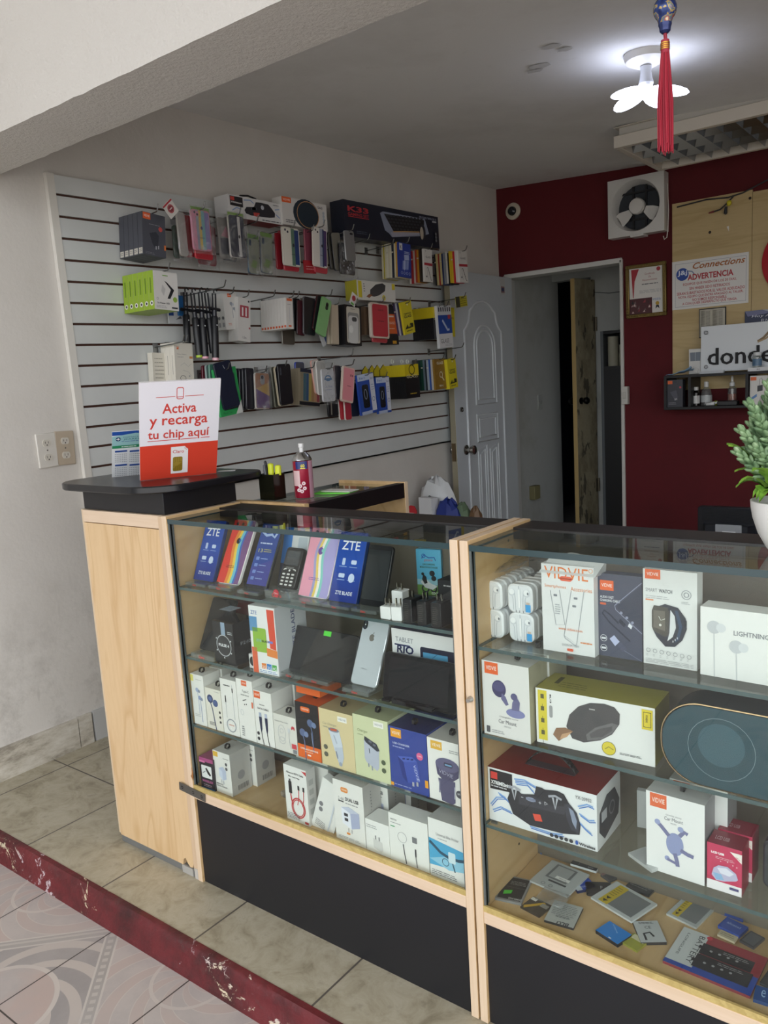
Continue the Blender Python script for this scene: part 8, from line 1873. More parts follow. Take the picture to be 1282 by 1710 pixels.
wcase('dark patterned case far back left of the navy striped case', (374, 434), (396, 435), (370, 372), X0_ - 0.06, '3a3c46:.3', None, bagk=dict(up=0.02), group=PC)
def clear_art(A, d):
 A.R(0.08, 0.05, 0.92, 0.95, '8a8f7f:.2'); A.P([(0.2, 0.2), (0.6, 0.15), (0.8, 0.35), (0.4, 0.4)], '6f8a4a:.3'); A.L(0.3, 0.7, 0.5, 3, 0.04, '4a5260:.4', 0.015); A.RR(0.1, 0.78, 0.3, 0.95, 0.08, '1e3a52:.25')
wcase('clear case with a blue rim under a green card, left of two', (416, 456), (434.5, 457), (413, 396), X0_ - 0.01, '8a8f7f:.2', clear_art, '2c4f68:.25', bagk=dict(card='5f8a2c:.5', up=0.02), group=PC, hookl='hook carrying the two clear cases with blue rims')
wcase('clear case with a blue rim under a green card, right of two', (437, 455), (456.5, 456), (434.5, 393), X0_ - 0.01, '8a8f7f:.2', clear_art, '3a5064:.25', bagk=dict(card='6b9632:.5', up=0.02), group=PC)
WGB = [(0.5, 'd9d5ca:.3'), (0.22, '5f7a68:.3'), (0.28, '2c3f72:.3')]
wcase('white, green and blue striped case', (474, 442.5), (502.3, 441.5), (470, 377), X0_, 'd9d5ca:.25', stripes(WGB, '2a2a30:.3', 0.62), 'c9c2ba:.3', group=PC, hookl='hook carrying the white, green and blue case')
wcase('red bumper case under the white, green and blue case', (475, 451), (500, 451), (471, 390), X0_ - 0.013, 'a82f3c:.3', None, 'b8404c:.3', group=PC)
wcase('red glossy case edge-on left of the white, green and blue case', (463, 449), (474, 450), (459, 388), X0_ - 0.04, 'a02a36:.25', None, group=PC)
wcase('pink-red case behind the red glossy case', (468, 446), (482, 447), (465, 384), X0_ - 0.06, 'b85a62:.3', None, group=PC)
WBP = [(0.45, 'dcd8d0:.3'), (0.22, '9aa0b0:.3'), (0.12, '2c3a5e:.3'), (0.21, '4f3a66:.3')]
wcase('white, grey and purple striped case beside the silver case', (523.5, 443.5), (546.8, 443.5), (522, 377), X0_, 'dcd8d0:.25', stripes(WBP, '2a2a30:.3', 0.62), 'd2cdc4:.3', group=PC, hookl='hook carrying the white, grey and purple case')
wcase('red bumper case under the white, grey and purple case', (526, 454), (547, 454), (524, 392), X0_ - 0.013, 'b0404a:.3', None, 'c0505a:.3', group=PC)
wcase('dark pink case left of the white, grey and purple case', (510, 437), (524, 438), (508, 380), X0_ - 0.035, '8f4a5c:.3', None, 'b06a78:.3', group=PC)
wcase('plum case behind the dark pink case', (514, 440), (530, 441), (513, 384), X0_ - 0.055, '5a3a5a:.3', None, '8a6a80:.3', group=PC)
o = wstack('header_card', lambda i: 'red cardboard card low between the striped cases', 'card', (508, 456), (528, 459), (506, 434), X0_ - 0.025, 0.002, 'a8242e:.5', lambda A, d: A.L(0.2, 0.9, 0.5, 2, 0.2, 'd9a4a4:.5', 0.06))[0]
wcase('silver grey case hanging right of the striped cases', (578, 435), (594.5, 435), (574, 384), X0_, '9a9c9e:.25:.5', lambda A, d: A.RR(0.55, 0.87, 0.85, 0.93, 0.05, '2a2b30:.2'), 'b0b2b4:.25:.5', t_=0.009, group=PC, hookl='hook carrying the silver grey case')
def glx(A, d):
 A.T('GALAXY', 0.5, 0.7, 0.08, 'a9acb4:.4', w=0.6)
 rnd = random.Random(2)
 for k in range(14): A.D(rnd.uniform(0.2, 0.9), rnd.uniform(0.05, 0.5), rnd.uniform(0.015, 0.05), 'c9ccd8:.3')
wcase('black sparkling case below the silver grey case', (569, 457), (593.5, 457.5), (566, 404), X0_ - 0.016, '1c1d28:.25', glx, bagk=dict(up=0.004), group=PC)
wcase('clear black-rimmed case left of the silver grey case', (560, 452), (575, 453), (552, 388), X0_ - 0.035, '7f7c72:.3', None, '1d1d20:.3', group=PC)
wcase('black-rimmed clear case furthest left at the silver case hook', (553, 450), (568, 451), (546, 388), X0_ - 0.055, '6f6c66:.3', None, '1a1a1d:.3', group=PC)
# boxes lying across the hooks above
def xt2(A, d):
 A.P([(0.03, 0.95), (0.26, 0.95), (0.26, 0.5), (0.03, 0.52)], '232024:.35'); A.R(0.04, 0.76, 0.11, 0.92, 'c2403a:.35'); A.T('XTREME2mini', 0.04, 0.64, 0.07, 'd9d9da:.4', al='L', w=0.2, bold=0.04)
 for pts in ([(0.28, 0.85), (0.4, 0.9), (0.46, 0.78)], [(0.06, 0.3), (0.14, 0.46), (0.22, 0.4)], [(0.86, 0.66), (0.95, 0.72)], [(0.87, 0.45), (0.95, 0.3)]): A.S(pts, 0.014, '7f9ac6:.35')
 A.P([(0.28, 0.4), (0.32, 0.56), (0.46, 0.62), (0.50, 0.86), (0.60, 0.88), (0.74, 0.86), (0.80, 0.7), (0.86, 0.5), (0.85, 0.3), (0.75, 0.24), (0.4, 0.2), (0.3, 0.26)], '2b2b31:.35'); A.RR(0.42, 0.50, 0.5, 0.58, 0.03, 'a4aac4:.25'); A.D(0.62, 0.66, 0.03, 'c6c9d2:.3'); A.P([(0.44, 0.36), (0.56, 0.38), (0.54, 0.18), (0.45, 0.2)], 'b8413c:.35')
 A.L(0.83, 0.95, 0.86, 1, 0.02, '55565c:.4', 0.03); A.L(0.6, 0.96, 0.06, 1, 0.03, '33343a:.4', 0.04)
xb_ = XW + 0.165
p0, w, h, roll = wfit((383, 361), (471.5, 369.5), (383.5, 324.5), xb_)
o = wstack('speaker_box', lambda i: 'white speaker box with a carrying handle lying on top of the hooks', 'box', (383, 361), (471.5, 369.5), (383.5, 324.5), xb_, 0.085, 'd5d5d5:.4', xt2, roll0=0.0, faces=dict(bottom='7d1d1c:.4', left='c9c9ca:.45'))[0]
b = MB(); b.tube([(w * 0.3, 0.045, h), (w * 0.36, 0.045, h + 0.016), (w * 0.5, 0.045, h + 0.022), (w * 0.64, 0.045, h + 0.016), (w * 0.7, 0.045, h)], 0.004, '161619:.4', 8); b.build('carrying_handle', o)
def vid2(A, d):
 logo(A, 0.0, 0.80, 0.20, 1.0); A.D(0.52, 0.5, 0.29, '23303c:.25', rz=0.22); A.O(0.56, 0.49, 0.25, 0.012, 'b98a5a:.3', rz=0.20); A.T('126G', 0.78, 0.80, 0.09, '4a4a50:.4', al='L', w=0.12, bold=0.02)
 for k in range(4): A.D(0.92, 0.66 - k * 0.12, 0.025, 'a9b3c0:.4')
 A.L(0.06, 0.28, 0.16, 2, 0.07, '6a6a6e:.5', 0.035)
wstack('speaker_box', lambda i: 'white box picturing a dark round-ended speaker, on top of the hooks', 'box', (473, 374), (547, 384), (471.5, 327.5), xb_ + 0.01, 0.06, 'd5d3d0:.4', vid2, roll0=0.0)
def k33(A, d):
 A.T('K33', 0.035, 0.70, 0.155, 'b8343c:.4', al='L', w=0.2, bold=0.03); A.T('GAMING SET', 0.035, 0.585, 0.085, 'b8343c:.4', al='L', w=0.2, bold=0.02); A.R(0.035, 0.55, 0.235, 0.57, 'b8343c:.4')
 A.P([(0.35, 0.80), (0.38, 0.86), (0.84, 0.86), (0.88, 0.42), (0.80, 0.32), (0.46, 0.15), (0.43, 0.25), (0.39, 0.32)], '8b93a8:.35')
 A.P([(0.39, 0.80), (0.83, 0.82), (0.82, 0.42), (0.48, 0.32)], '17181d:.4'); A.P([(0.45, 0.29), (0.80, 0.42), (0.79, 0.36), (0.46, 0.16)], 'a3a3b4:.35')
 for r in range(5):
  for c in range(11):
   x0 = 0.405 + c * 0.038 + r * 0.016; z0 = 0.745 - r * 0.092 + c * 0.006
   if x0 < 0.79: A.R(x0, z0, x0 + 0.028, z0 + 0.055, '34363d:.4')
 A.S([(0.47, 0.31), (0.6, 0.37), (0.78, 0.43)], 0.006, 'c29a62:.4'); A.D(0.80, 0.44, 0.036, '2a2c34:.3', rz=0.05); A.D(0.79, 0.40, 0.02, 'b9b0a0:.3', rz=0.04)
 A.L(0.77, 0.97, 0.90, 2, 0.035, '8d95a8:.5', 0.018); A.R(0.92, 0.79, 0.97, 0.84, 'b9bcc4:.4')
 A.R(0.94, 0.12, 0.975, 0.52, '23262f:.4'); A.D(0.957, 0.44, 0.01, '77797f:.4'); A.D(0.957, 0.34, 0.01, '77797f:.4'); A.D(0.957, 0.24, 0.01, '77797f:.4'); A.L(0.1, 0.2, 0.16, 2, 0.05, '55606f:.5', 0.02)
p0, w, h, roll = wfit((577, 394), (733.5, 408), (573.5, 332.5), xb_)
wstack('keyboard_box', lambda i: 'long dark navy keyboard box with red lettering lying across two hooks', 'box', (577, 394), (733.5, 408), (573.5, 332.5), xb_, 0.085, '1b2030:.35', k33, roll0=-0.02)
z_ = p0.z
hook('hook under the left half of the long navy keyboard box', p0.y + 0.14, z_ - 0.002, xb_ + 0.035)
hook('hook under the middle of the long navy keyboard box', p0.y + 0.34, z_ - 0.006, xb_ + 0.035)
q = at((425, 368), x=xb_); hook('hook under the white speaker box with a handle', q.y, q.z - 0.003, xb_ + 0.02)
q = at((515, 384), x=xb_); hook('hook under the white box picturing a round-ended speaker', q.y, q.z - 0.003, xb_ + 0.03)
# glass packs, top right
GP = 'screen protector packs on the slatted panel'
def blue_pk(A, d):
 A.R(0.06, 0.78, 0.3, 0.98, 'd5d6da:.4'); A.T('K', 0.18, 0.82, 0.1, '22242c:.4', w=0.1, bold=0.03); A.L(0.45, 0.9, 0.74, 2, 0.04, 'b4c0e4:.4', 0.02)
 A.P([(0.42, 0.66), (0.82, 0.68), (0.84, 0.52), (0.44, 0.5)], 'a9b6da:.35'); A.P([(0.3, 0.48), (0.8, 0.50), (0.74, 0.24), (0.26, 0.22)], '8f9fd0:.35'); A.S([(0.45, 0.5), (0.42, 0.2)], 0.03, 'd5daec:.35'); A.S([(0.62, 0.5), (0.6, 0.2)], 0.03, '4a5fae:.35')
 for k in range(4): A.O(0.2 + k * 0.21, 0.12, 0.07, 0.02, 'b4c0e4:.4')
X8 = XW + 0.20
wstack('glass_pack', lambda i: ('blue pack with a white corner letter, front of its hook' if i == 0 else 'thin pack %s behind the blue corner-letter pack' % ORD[i]), 'pack', (667, 461.5), (687, 464.5), (665, 404), X8, 0.011, '2a3f96:.35', blue_pk, 10, GP, colors=['2a3f96:.35', 'c99a3a:.4', 'cfc8ac:.4', '23283c:.4', 'd5cfba:.4', 'cdc6ae:.4', 'd8d3c2:.4', 'd6cfae:.4', 'cfc02e:.4', 'd2cbb0:.4'], jitter=0.004, hookl='hook carrying the blue corner-letter pack and cream packs')
def white_gl(A, d):
 A.T('T', 0.22, 0.9, 0.05, '33343a:.4', w=0.1); A.T('GLASS', 0.5, 0.73, 0.06, '44464c:.4', w=0.6, bold=0.01); A.R(0, 0.5, 1, 0.58, 'a8303c:.4'); A.S([(0.3, 0.42), (0.42, 0.45), (0.75, 0.08), (0.85, 0.05)], 0.05, '2c2d33:.4'); A.S([(0.3, 0.42), (0.4, 0.08)], 0.02, '8d8f94:.4'); A.D(0.25, 0.16, 0.06, '2c2d33:.4')
wstack('glass_pack', lambda i: ('white pack with a red band beside the blue corner-letter pack' if i == 0 else 'thin pack %s behind the left white red-banded pack' % ORD[i]), 'pack', (709.5, 470), (723, 472), (707, 415), X8, 0.012, 'd6d4d0:.4', white_gl, 8, GP, colors=['d6d4d0:.4', '2a2422:.4', '4a3a2c:.4', 'c98a2c:.4', 'b8402c:.4', 'cdc9c2:.4', 'b03038:.4', 'd6d4d0:.4'], jitter=0.004, hookl='hook carrying the left white red-banded pack')
wstack('glass_pack', lambda i: ('white pack with a red band, furthest right on the top row' if i == 0 else 'thin pack %s behind the right white red-banded pack' % ORD[i]), 'pack', (768, 471.5), (782, 472.5), (764.5, 418), X8 + 0.03, 0.0125, 'd6d4d0:.4', white_gl, 13, GP, colors=['d6d4d0:.4', 'cfcdca:.4', 'c23038:.4', 'd2b42c:.4', 'cfae28:.4', '1d1c1f:.4', 'd0cdc6:.4', '8a8f96:.4', '2a3a6a:.4', 'cdbf8a:.4', 'b03430:.4', 'cfc08a:.4', '232226:.4'], jitter=0.005, hookl='hook carrying the right white red-banded pack')
# ---- row B
xf = xfront(207.6, 521, 258.4, 515)
def a_green(A, d):
 A.R(0, 0, 1, 1, 'd6d4d0:.4'); A.L(0.38, 0.62, 0.88, 1, 0.02, '6a9a3a:.5', 0.03); A.P([(0.36, 0.66), (0.48, 0.54), (0.40, 0.36), (0.30, 0.48)], 'bdbcba:.4'); A.P([(0.44, 0.76), (0.56, 0.72), (0.84, 0.54), (0.66, 0.30), (0.54, 0.30), (0.70, 0.54)], '232427:.35')
 A.D(0.86, 0.29, 0.09, '8fae4a:.4'); A.O(0.14, 0.28, 0.04, 0.01, '77797c:.4'); A.T('5x Power USB', 0.12, 0.15, 0.045, '4a4b50:.4', al='L', w=0.5, bold=0.02); A.L(0.08, 0.5, 0.09, 2, 0.04, '8d8e90:.5', 0.012); A.R(0.7, 0.05, 0.95, 0.09, '33343a:.4')
 T_, w_, h_ = face_T('left', A.w, d, A.h); A.on(T_, w_, h_); A.D(0.5, 0.16, 0.3, 'dcdcd6:.4'); A.D(0.5, 0.16, 0.16, '23252a:.4'); A.R(0.35, 0.42, 0.55, 0.82, '5f7f1c:.5')
t_ = (xf - XB) / 6 - 0.001
wstack('power_adapter_box', nth('lime green box', 'with white front at the left of the panel'), 'box', (258.4, 515.5), (298.6, 517), (254.5, 450.5), xf, t_, '90ad30:.4', a_green, 6, 'lime green boxes on one hook', hookl='hook carrying the lime green boxes', gap=0.001)
def stick(label, top, clampv, bot, xf, end, dx=0.0):
 p, q = at(top, x=xf), at(bot, x=xf); c = p + (q - p) * ((clampv - top[1]) / (bot[1] - top[1]))
 o = tag(empty('selfie_stick', p), label, 'selfie stick', 'black selfie sticks on one hook')
 b = MB(); b.tube([(0, 0, 0), (0, 0, 0.012), (0, 0.010, 0.018), (0, 0.018, 0.010)], 0.003, '15161a:.4', 8); b.tube([Vector((0, -0.008, 0)), c - p + Vector((0, -0.008, 0))], 0.0035, '1b1d24:.35', 8); b.tube([Vector((0, 0.008, 0)), c - p + Vector((0, 0.008, 0))], 0.0035, '1b1d24:.35', 8); b.build('phone_clamp', o)
 b = MB(); d = (q - c); b.tube([c - p + Vector((0, -0.024, 0.006)), c - p + Vector((0, 0.028, 0.002))], 0.007, '15161c:.35', 8); b.tube([c - p, c - p + d * 0.15], 0.010, '20222a:.35', 10); b.build('joint', o)
 b = MB(); b.tube([c - p + d * 0.12, c - p + d * 0.16, c - p + d * 0.95], [0.012, 0.0145, 0.0145], '14151a:.4', 14); b.build('handle', o)
 b = MB(); b.ell(c - p + d * 0.3 + Vector((0.0135, 0, 0)), (0.003, 0.003, 0.003), 'c9ccd0:.2', 8, 6); b.build('button', o)
 b = MB(); b.tube([c - p + d * 0.95, c - p + d * 1.0], 0.0135, end, 14); b.build('end_cap', o)
xs = XW + 0.15
stick('black selfie stick furthest left, behind the others', (309, 488), 519, (313, 572), xs - 0.05, '17181c:.4')
stick('black selfie stick with a lime green end', (321, 489), 521, (333, 597), xs - 0.015, 'a9c83a:.4')
stick('black selfie stick with a pale pink end, second from the right', (334, 488), 521, (343, 599), xs, 'd9a0b0:.3')
stick('black selfie stick hanging aslant without a coloured end', (344, 489), 523, (356, 590), xs + 0.01, '1a1b20:.4')
stick('black selfie stick with a glossy pink end, furthest right', (357, 490), 518, (360, 602), xs + 0.035, 'd9a8b4:.25')
q = at((340, 487), x=xs); hook('hook carrying the black selfie sticks', q.y, q.z + 0.008, at((403, 478), y=q.y).x - 0.02 if at((403, 478), y=q.y).x < XW + 0.32 else XW + 0.28)
wstack('gadget_pack', lambda i: 'small white picture pack hanging behind the lime green boxes', 'pack', (283, 540), (310, 542), (281, 518), XB + 0.03, 0.008, 'c4c8cc:.4', lambda A, d: (A.R(0, 0.6, 0.3, 1, '2c4a8a:.4'), A.P([(0.4, 0.3), (0.8, 0.4), (0.7, 0.6)], '55585c:.4')))
wstack('gadget_pack', lambda i: 'bright blue pack behind the selfie sticks', 'pack', (299, 527), (310, 528), (297, 493), XB + 0.045, 0.008, '2468a8:.4')
xf = xfront(366, 552, 378, 550.5)
xf = max(xf, XW + 0.11)
def a_ear(A, d):
 logo(A, 0.34, 0.90, 0.62, 1.0); buds(A, 0.55, 0.72, 1.0, '8f959e:.35', 'b3b8c0:.35'); buds(A, 0.74, 0.58, 0.9, '8f959e:.35', 'b3b8c0:.35'); A.L(0.2, 0.45, 0.16, 2, 0.04, 'c9785f:.5', 0.015)
 T_, w_, h_ = face_T('left', A.w, d, A.h); A.on(T_, w_, h_); A.D(0.5, 0.33, 0.3, '6a6a6e:.4'); A.R(0.25, 0.08, 0.75, 0.2, '9a9a9c:.4')
wstack('earphone_box', nth('white earphone box', 'beside the selfie sticks'), 'box', (378, 550.5), (400.5, 550), (371, 490), xf, 0.024, 'd6d4d0:.4', a_ear, 4, 'white earphone boxes beside the selfie sticks', hookl='hook carrying the white earphone boxes')
def a_1m(A, d): A.RR(0.15, 0.55, 0.85, 0.82, 0.05, 'a84450:.4'); A.R(0.3, 0.58, 0.42, 0.78, 'd9d7d4:.4'); A.R(0.58, 0.58, 0.7, 0.78, 'd9d7d4:.4'); A.D(0.85, 0.93, 0.06, '33343a:.4'); A.T('1.0m', 0.5, 0.06, 0.06, '55565a:.4', w=0.3); A.R(0.86, 0.3, 0.98, 0.34, 'b04048:.4')
wstack('cable_box', nth('tall white cable box', 'below the earphone boxes'), 'box', (397.6, 568.5), (418, 569), (397.4, 495), XW + 0.13, 0.020, 'd2d0cc:.4', a_1m, 3, 'tall white cable boxes', hookl='hook carrying the tall white cable boxes')
xf = xfront(436, 551, 478.5, 548)
def a_vb(A, d):
 A.R(0.15, 0.9, 0.9, 0.98, 'd9683a:.4'); A.L(0.2, 0.8, 0.78, 1, 0.03, '77787c:.5', 0.012); A.S([(0.5, 0.7), (0.5, 0.2)], 0.05, 'b9bbc0:.4'); A.R(0.3, 0.06, 0.7, 0.12, 'd9683a:.4')
 T_, w_, h_ = face_T('left', A.w, d, A.h); A.on(T_, w_, h_); A.R(0.2, 0.04, 0.85, 0.11, 'd0582e:.4')
t_ = (xf - XB) / 9 - 0.001
wstack('cable_box', nth('slim white cable box', 'with orange marks in the middle row'), 'box', (478.5, 548.5), (490, 547.5), (476.5, 496.5), xf, t_, 'd4d1cc:.4', a_vb, 9, 'slim white cable boxes on one hook', hookl='hook carrying the slim white cable boxes', gap=0.001)
wcase('clear dark case hanging below the slim white cable boxes', (472, 575), (493, 576), (470, 540), XW + 0.09, '4a443c:.3', None, '77736a:.3', group=PC)
XM = XW + 0.17
wcase('maroon case seen edge-on left of the green case', (496, 559), (510, 566), (496, 500), XM - 0.03, '4a2028:.3', None, '2a1a1e:.3', group=PC)
wcase('black case behind the maroon case', (491, 552), (503, 557), (490, 497), XM - 0.06, '202024:.3', None, group=PC)
wcase('black case with a grey rim, left of the green case', (507, 558), (527, 563), (507, 494), XM - 0.015, '1f2024:.3', None, '5a5a5e:.3', group=PC)
wcase('black and red rimmed case right behind the green case', (522, 549), (537, 556), (530, 491), XM - 0.004, '1a1a1e:.3', None, '3a1a1e:.3', group=PC)
wcase('light green case with a round camera hole, tilted on its hook', (527.6, 555), (544.5, 559), (538.5, 493.5), XM + 0.012, '7fae74:.3', lambda A, d: (A.RR(0.45, 0.70, 0.72, 0.9, 0.12, '1d2220:.3'), A.D(0.58, 0.83, 0.10, '2c312e:.2')), '6f9e66:.3', group=PC, hookl='hook carrying the light green case')
wstack('booklet', nth('beige booklet', 'between the green case and the black case box'), 'booklet', (555, 574), (566, 575), (553.5, 508), XM + 0.0, 0.009, 'b9ab96:.5', None, 4, 'beige booklets on one hook', colors=['b9ab96:.5', '9c917c:.5', 'c2b6a2:.5', 'a89c88:.5'], hookl='hook carrying the beige booklets')
wstack('booklet', lambda i: 'blue and white booklet hanging crooked below the beige booklets', 'booklet', (541, 579), (553, 574), (534, 560), XM - 0.04, 0.008, 'b4b6b8:.5', lambda A, d: A.R(0.4, 0, 1, 1, '2c4470:.4'))
def a_mag(A, d):
 A.RR(0.10, 0.06, 0.90, 0.96, 0.08, 'c4bfb2:.4'); A.RR(0.17, 0.09, 0.85, 0.82, 0.12, '8a8a88:.3'); A.RR(0.20, 0.05, 0.80, 0.74, 0.14, 'c9cac8:.25'); A.RR(0.42, 0.60, 0.72, 0.71, 0.08, '4a4c4e:.2'); A.D(0.36, 0.40, 0.13, 'd8d9d6:.3', rz=0.15); A.L(0.35, 0.65, 0.90, 1, 0.02, '77746a:.5', 0.015)
wstack('case_box', nth('black case box', 'with a window showing a silver case'), 'box', (577, 575.5), (604, 576.5), (575, 508), XM + 0.02, 0.022, '17171a:.35', a_mag, 4, 'black case boxes on one hook', hookl='hook carrying the black case boxes with window')
def rimmed(inner, txt=None):
 def f(A, d):
  A.RR(0.10, 0.05, 0.92, 0.96, 0.08, inner)
  if txt: A.T(txt, 0.55, 0.78, 0.05, '5a2028:.4', w=0.3); A.L(0.35, 0.75, 0.48, 1, 0.03, '5a2028:.4', 0.02)
 return f
wcase('red case in a cream-rimmed clear shell', (619.7, 563.7), (650.6, 564), (617.5, 504), XM + 0.012, 'd2c2b4:.3', rimmed('b8323f:.3', 'case'), 'd8cbbd:.3', t_=0.014, group=PC, hookl='hook carrying the red case in a cream-rimmed shell')
wcase('red case just below and behind the cream-rimmed one', (622, 571), (647, 571.5), (620, 514), XM - 0.005, 'b03a42:.3', None, 'c0505a:.3', group=PC)
wstack('case_box', nth('brown case box', 'behind the red case in a cream-rimmed shell'), 'box', (609, 559), (622, 561), (607, 512), XM - 0.02, 0.02, '6a5644:.4', None, 3, 'brown case boxes')
def a_nano(A, d): A.R(0.25, 0.28, 1, 0.78, 'd9642a:.4'); A.T('NANO', 0.62, 0.52, 0.07, 'e8d4c4:.4', w=0.4); A.RR(0.4, 0.70, 0.75, 0.74, 0.02, 'e8d4c4:.4'); A.R(0.6, 0.02, 0.85, 0.1, 'cf9a2c:.4'); A.L(0.4, 0.8, 0.4, 1, 0.03, 'e8c4ae:.4', 0.02)
wstack('glass_pack', lambda i: 'black pack with an orange panel right of the red case', 'pack', (640, 575.5), (666, 574), (636, 509), XM - 0.03, 0.02, '18181c:.4', a_nano, hookl='hook carrying the black and orange pack')
def a_fon(A, d):
 A.R(0.03, 0.12, 0.12, 0.97, 'd2c238:.4'); A.R(0.91, 0.65, 0.99, 0.97, 'd2c238:.4'); A.P([(0.32, 0.25), (0.33, 0.55), (0.48, 0.85), (0.66, 0.95), (0.74, 0.85), (0.72, 0.55), (0.56, 0.3), (0.42, 0.2)], '3f4044:.35'); A.P([(0.22, 0.18), (0.30, 0.12), (0.38, 0.28), (0.30, 0.34)], '8a5a40:.4'); A.D(0.68, 0.18, 0.045, 'd2c238:.4'); A.L(0.16, 0.2, 0.8, 4, 0.12, '55565a:.5', 0.05)
wstack('speaker_box', lambda i: 'white and yellow speaker box resting on the hooks above the red case', 'box', (597, 500), (660.5, 502), (594, 467), XM + 0.02, 0.075, 'd4d3cd:.4', a_fon, roll0=0.0, faces=dict(left='a39c2c:.4', top='c9c23a:.4'))
q = at((590, 500), x=XM + 0.035)
b = MB(); b.box(-0.022, 0.022, 0, 0.001, -0.03, 0.03, 'd8d5d2:.4'); b.disc(0, 0.006, 0.014, 'a83a44:.4'); b.rect(-0.012, -0.028, 0.012, -0.018, '5fae4a:.4')
o = b.build('price_tag', None, q, smooth=0); o.rotation_euler = wrot(0.5); tag(o, 'small white and red tag hanging left of the white and yellow box', 'tag')
def a_temp(A, d): A.T('TEMPERED', 0.5, 0.60, 0.05, '23241c:.4', w=0.7, bold=0.02); A.T('GLASS', 0.5, 0.50, 0.085, '23241c:.4', w=0.7, bold=0.03); A.P([(0.1, 0.16), (0.35, 0.3), (0.5, 0.2), (0.62, 0.32), (0.9, 0.3), (0.88, 0.18)], '1d1e18:.4'); A.T('9H', 0.5, 0.2, 0.07, 'cfc22a:.4', w=0.3); A.L(0.2, 0.8, 0.08, 1, 0.02, '4a4a1c:.4', 0.03); A.D(0.6, 0.9, 0.05, 'f2f0da:.4')
wstack('glass_pack', nth('yellow pack with black print', 'left of the yellow and black packs'), 'pack', (676.5, 559.5), (694, 559.5), (668, 505.5), XM + 0.02, 0.012, 'd2c42a:.4', a_temp, 6, GP, colors=['d2c42a:.4', '3a3a55:.4', 'b9bcc4:.4', '55486a:.4', 'cdd0d4:.4', '2c3a66:.4'], hookl='hook carrying the yellow pack with black print')
def yb_shape(b, w, h, t_, bd):
 b.box(0, w, 0, t_, 0, h * 0.66, '17171a:.35'); b.box(0, w, 0, t_, h * 0.66, h, 'd2bd1e:.4')
def a_yb(A, d): A.T('GLASS', 0.1, 0.60, 0.1, 'cfc9a8:.4', al='L', w=0.8); A.O(0.5, 0.84, 0.22, 0.05, '3a3812:.4'); A.L(0.3, 0.8, 0.12, 1, 0.03, 'a8902c:.4', 0.03)
xf = xfront(690, 566, 725, 566)
wstack('glass_pack', nth('yellow-topped black glass pack', 'in the middle row'), 'pack', (725, 566), (737, 565), (722, 512.5), xf, (xf - XB) / 12 - 0.001, '17171a:.35', a_yb, 12, 'yellow-topped black packs in the middle row', shape=yb_shape, gap=0.001, hookl='hook carrying the yellow-topped black packs of the middle row')
def a_bw(A, d):
 A.R(0, 0, 1, 0.34, 'd5d6d8:.4'); A.R(0, 0.34, 1, 0.78, '274a9c:.4'); A.R(0, 0.78, 1, 1, 'c9ccd2:.4'); A.T('GLASS', 0.1, 0.12, 0.1, '55575c:.4', al='L', w=0.6); A.L(0.4, 0.9, 0.08, 2, 0.03, '9a9ca0:.4', 0.01); A.S([(0.3, 0.66), (0.65, 0.42), (0.78, 0.44)], 0.10, 'b4c0d8:.3'); A.R(0.72, 0.68, 0.92, 0.78, 'b03a40:.4')
 for k in range(6): A.R(0.05 + k * 0.16, 0.86, 0.13 + k * 0.16, 0.96, '33363f:.4')
wstack('glass_pack', nth('white and blue glass pack', 'hanging crooked by the white door'), 'pack', (735, 582), (757, 575), (734, 511), xf + 0.02, 0.006, 'd5d6d8:.4', a_bw, 3, GP, roll0=-0.06, hookl='hook carrying the white and blue glass packs')
wstack('glass_pack', lambda i: 'narrow yellow pack right behind the white and blue glass packs', 'pack', (750, 562), (760, 561), (748, 513), xf - 0.02, 0.008, 'd2c42a:.4', lambda A, d: A.T('GLASS', 0.5, 0.6, 0.08, '23241c:.4', w=0.7), 1, GP)
q0 = at((770, 506), x=XW + 0.22)
wstack('price_tag', lambda i: 'small yellow tag hanging alone in front of the white door', 'tag', (762, 514), (781, 517), (760, 496), XW + 0.24, 0.002, 'b8ae2c:.4', lambda A, d: (A.R(0, 0, 0.35, 1, '3a3a2c:.4'), A.L(0.4, 0.95, 0.7, 4, 0.2, '6a6424:.5', 0.06)), hookl='long hook with the small yellow tag at the right edge')
# ---- row C
xf = max(xfront(271, 640, 294, 640), XW + 0.12)
def a_mi(A, d):
 A.S([(0.14, 0.85), (0.14, 0.91), (0.19, 0.91), (0.19, 0.85)], 0.025, 'd96a2e:.4'); A.S([(0.165, 0.85), (0.165, 0.885)], 0.02, 'd96a2e:.4'); A.S([(0.225, 0.85), (0.225, 0.915)], 0.025, 'd96a2e:.4'); A.T('Power Adapter', 0.15, 0.73, 0.03, '77787a:.4', al='L', w=0.5); A.L(0.15, 0.5, 0.68, 1, 0.02, '9a9b9c:.5', 0.012); A.R(0.8, 0.66, 0.97, 0.71, 'c98a5a:.4'); A.O(0.4, 0.22, 0.16, 0.02, '4a4b4e:.4', rz=0.12); A.S([(0.3, 0.5), (0.5, 0.56), (0.7, 0.48), (0.9, 0.55)], 0.012, 'a4a5a6:.4'); A.S([(0.4, 0.4), (0.7, 0.36), (0.85, 0.28)], 0.012, 'a4a5a6:.4'); A.D(0.75, 0.27, 0.04, 'a4a5a6:.4')
 T_, w_, h_ = face_T('left', A.w, d, A.h); A.on(T_, w_, h_); A.S([(0.5, 0.3), (0.48, 0.72)], 0.05, '55565a:.5')
wstack('charger_box', nth('ivory box', 'behind the promo sign'), 'box', (294.5, 648), (325, 648), (290, 571.5), xf, 0.028, 'd9d5ca:.4', a_mi, 3, 'ivory boxes behind the promo sign', hookl='hook carrying the ivory boxes', gap=0.001)
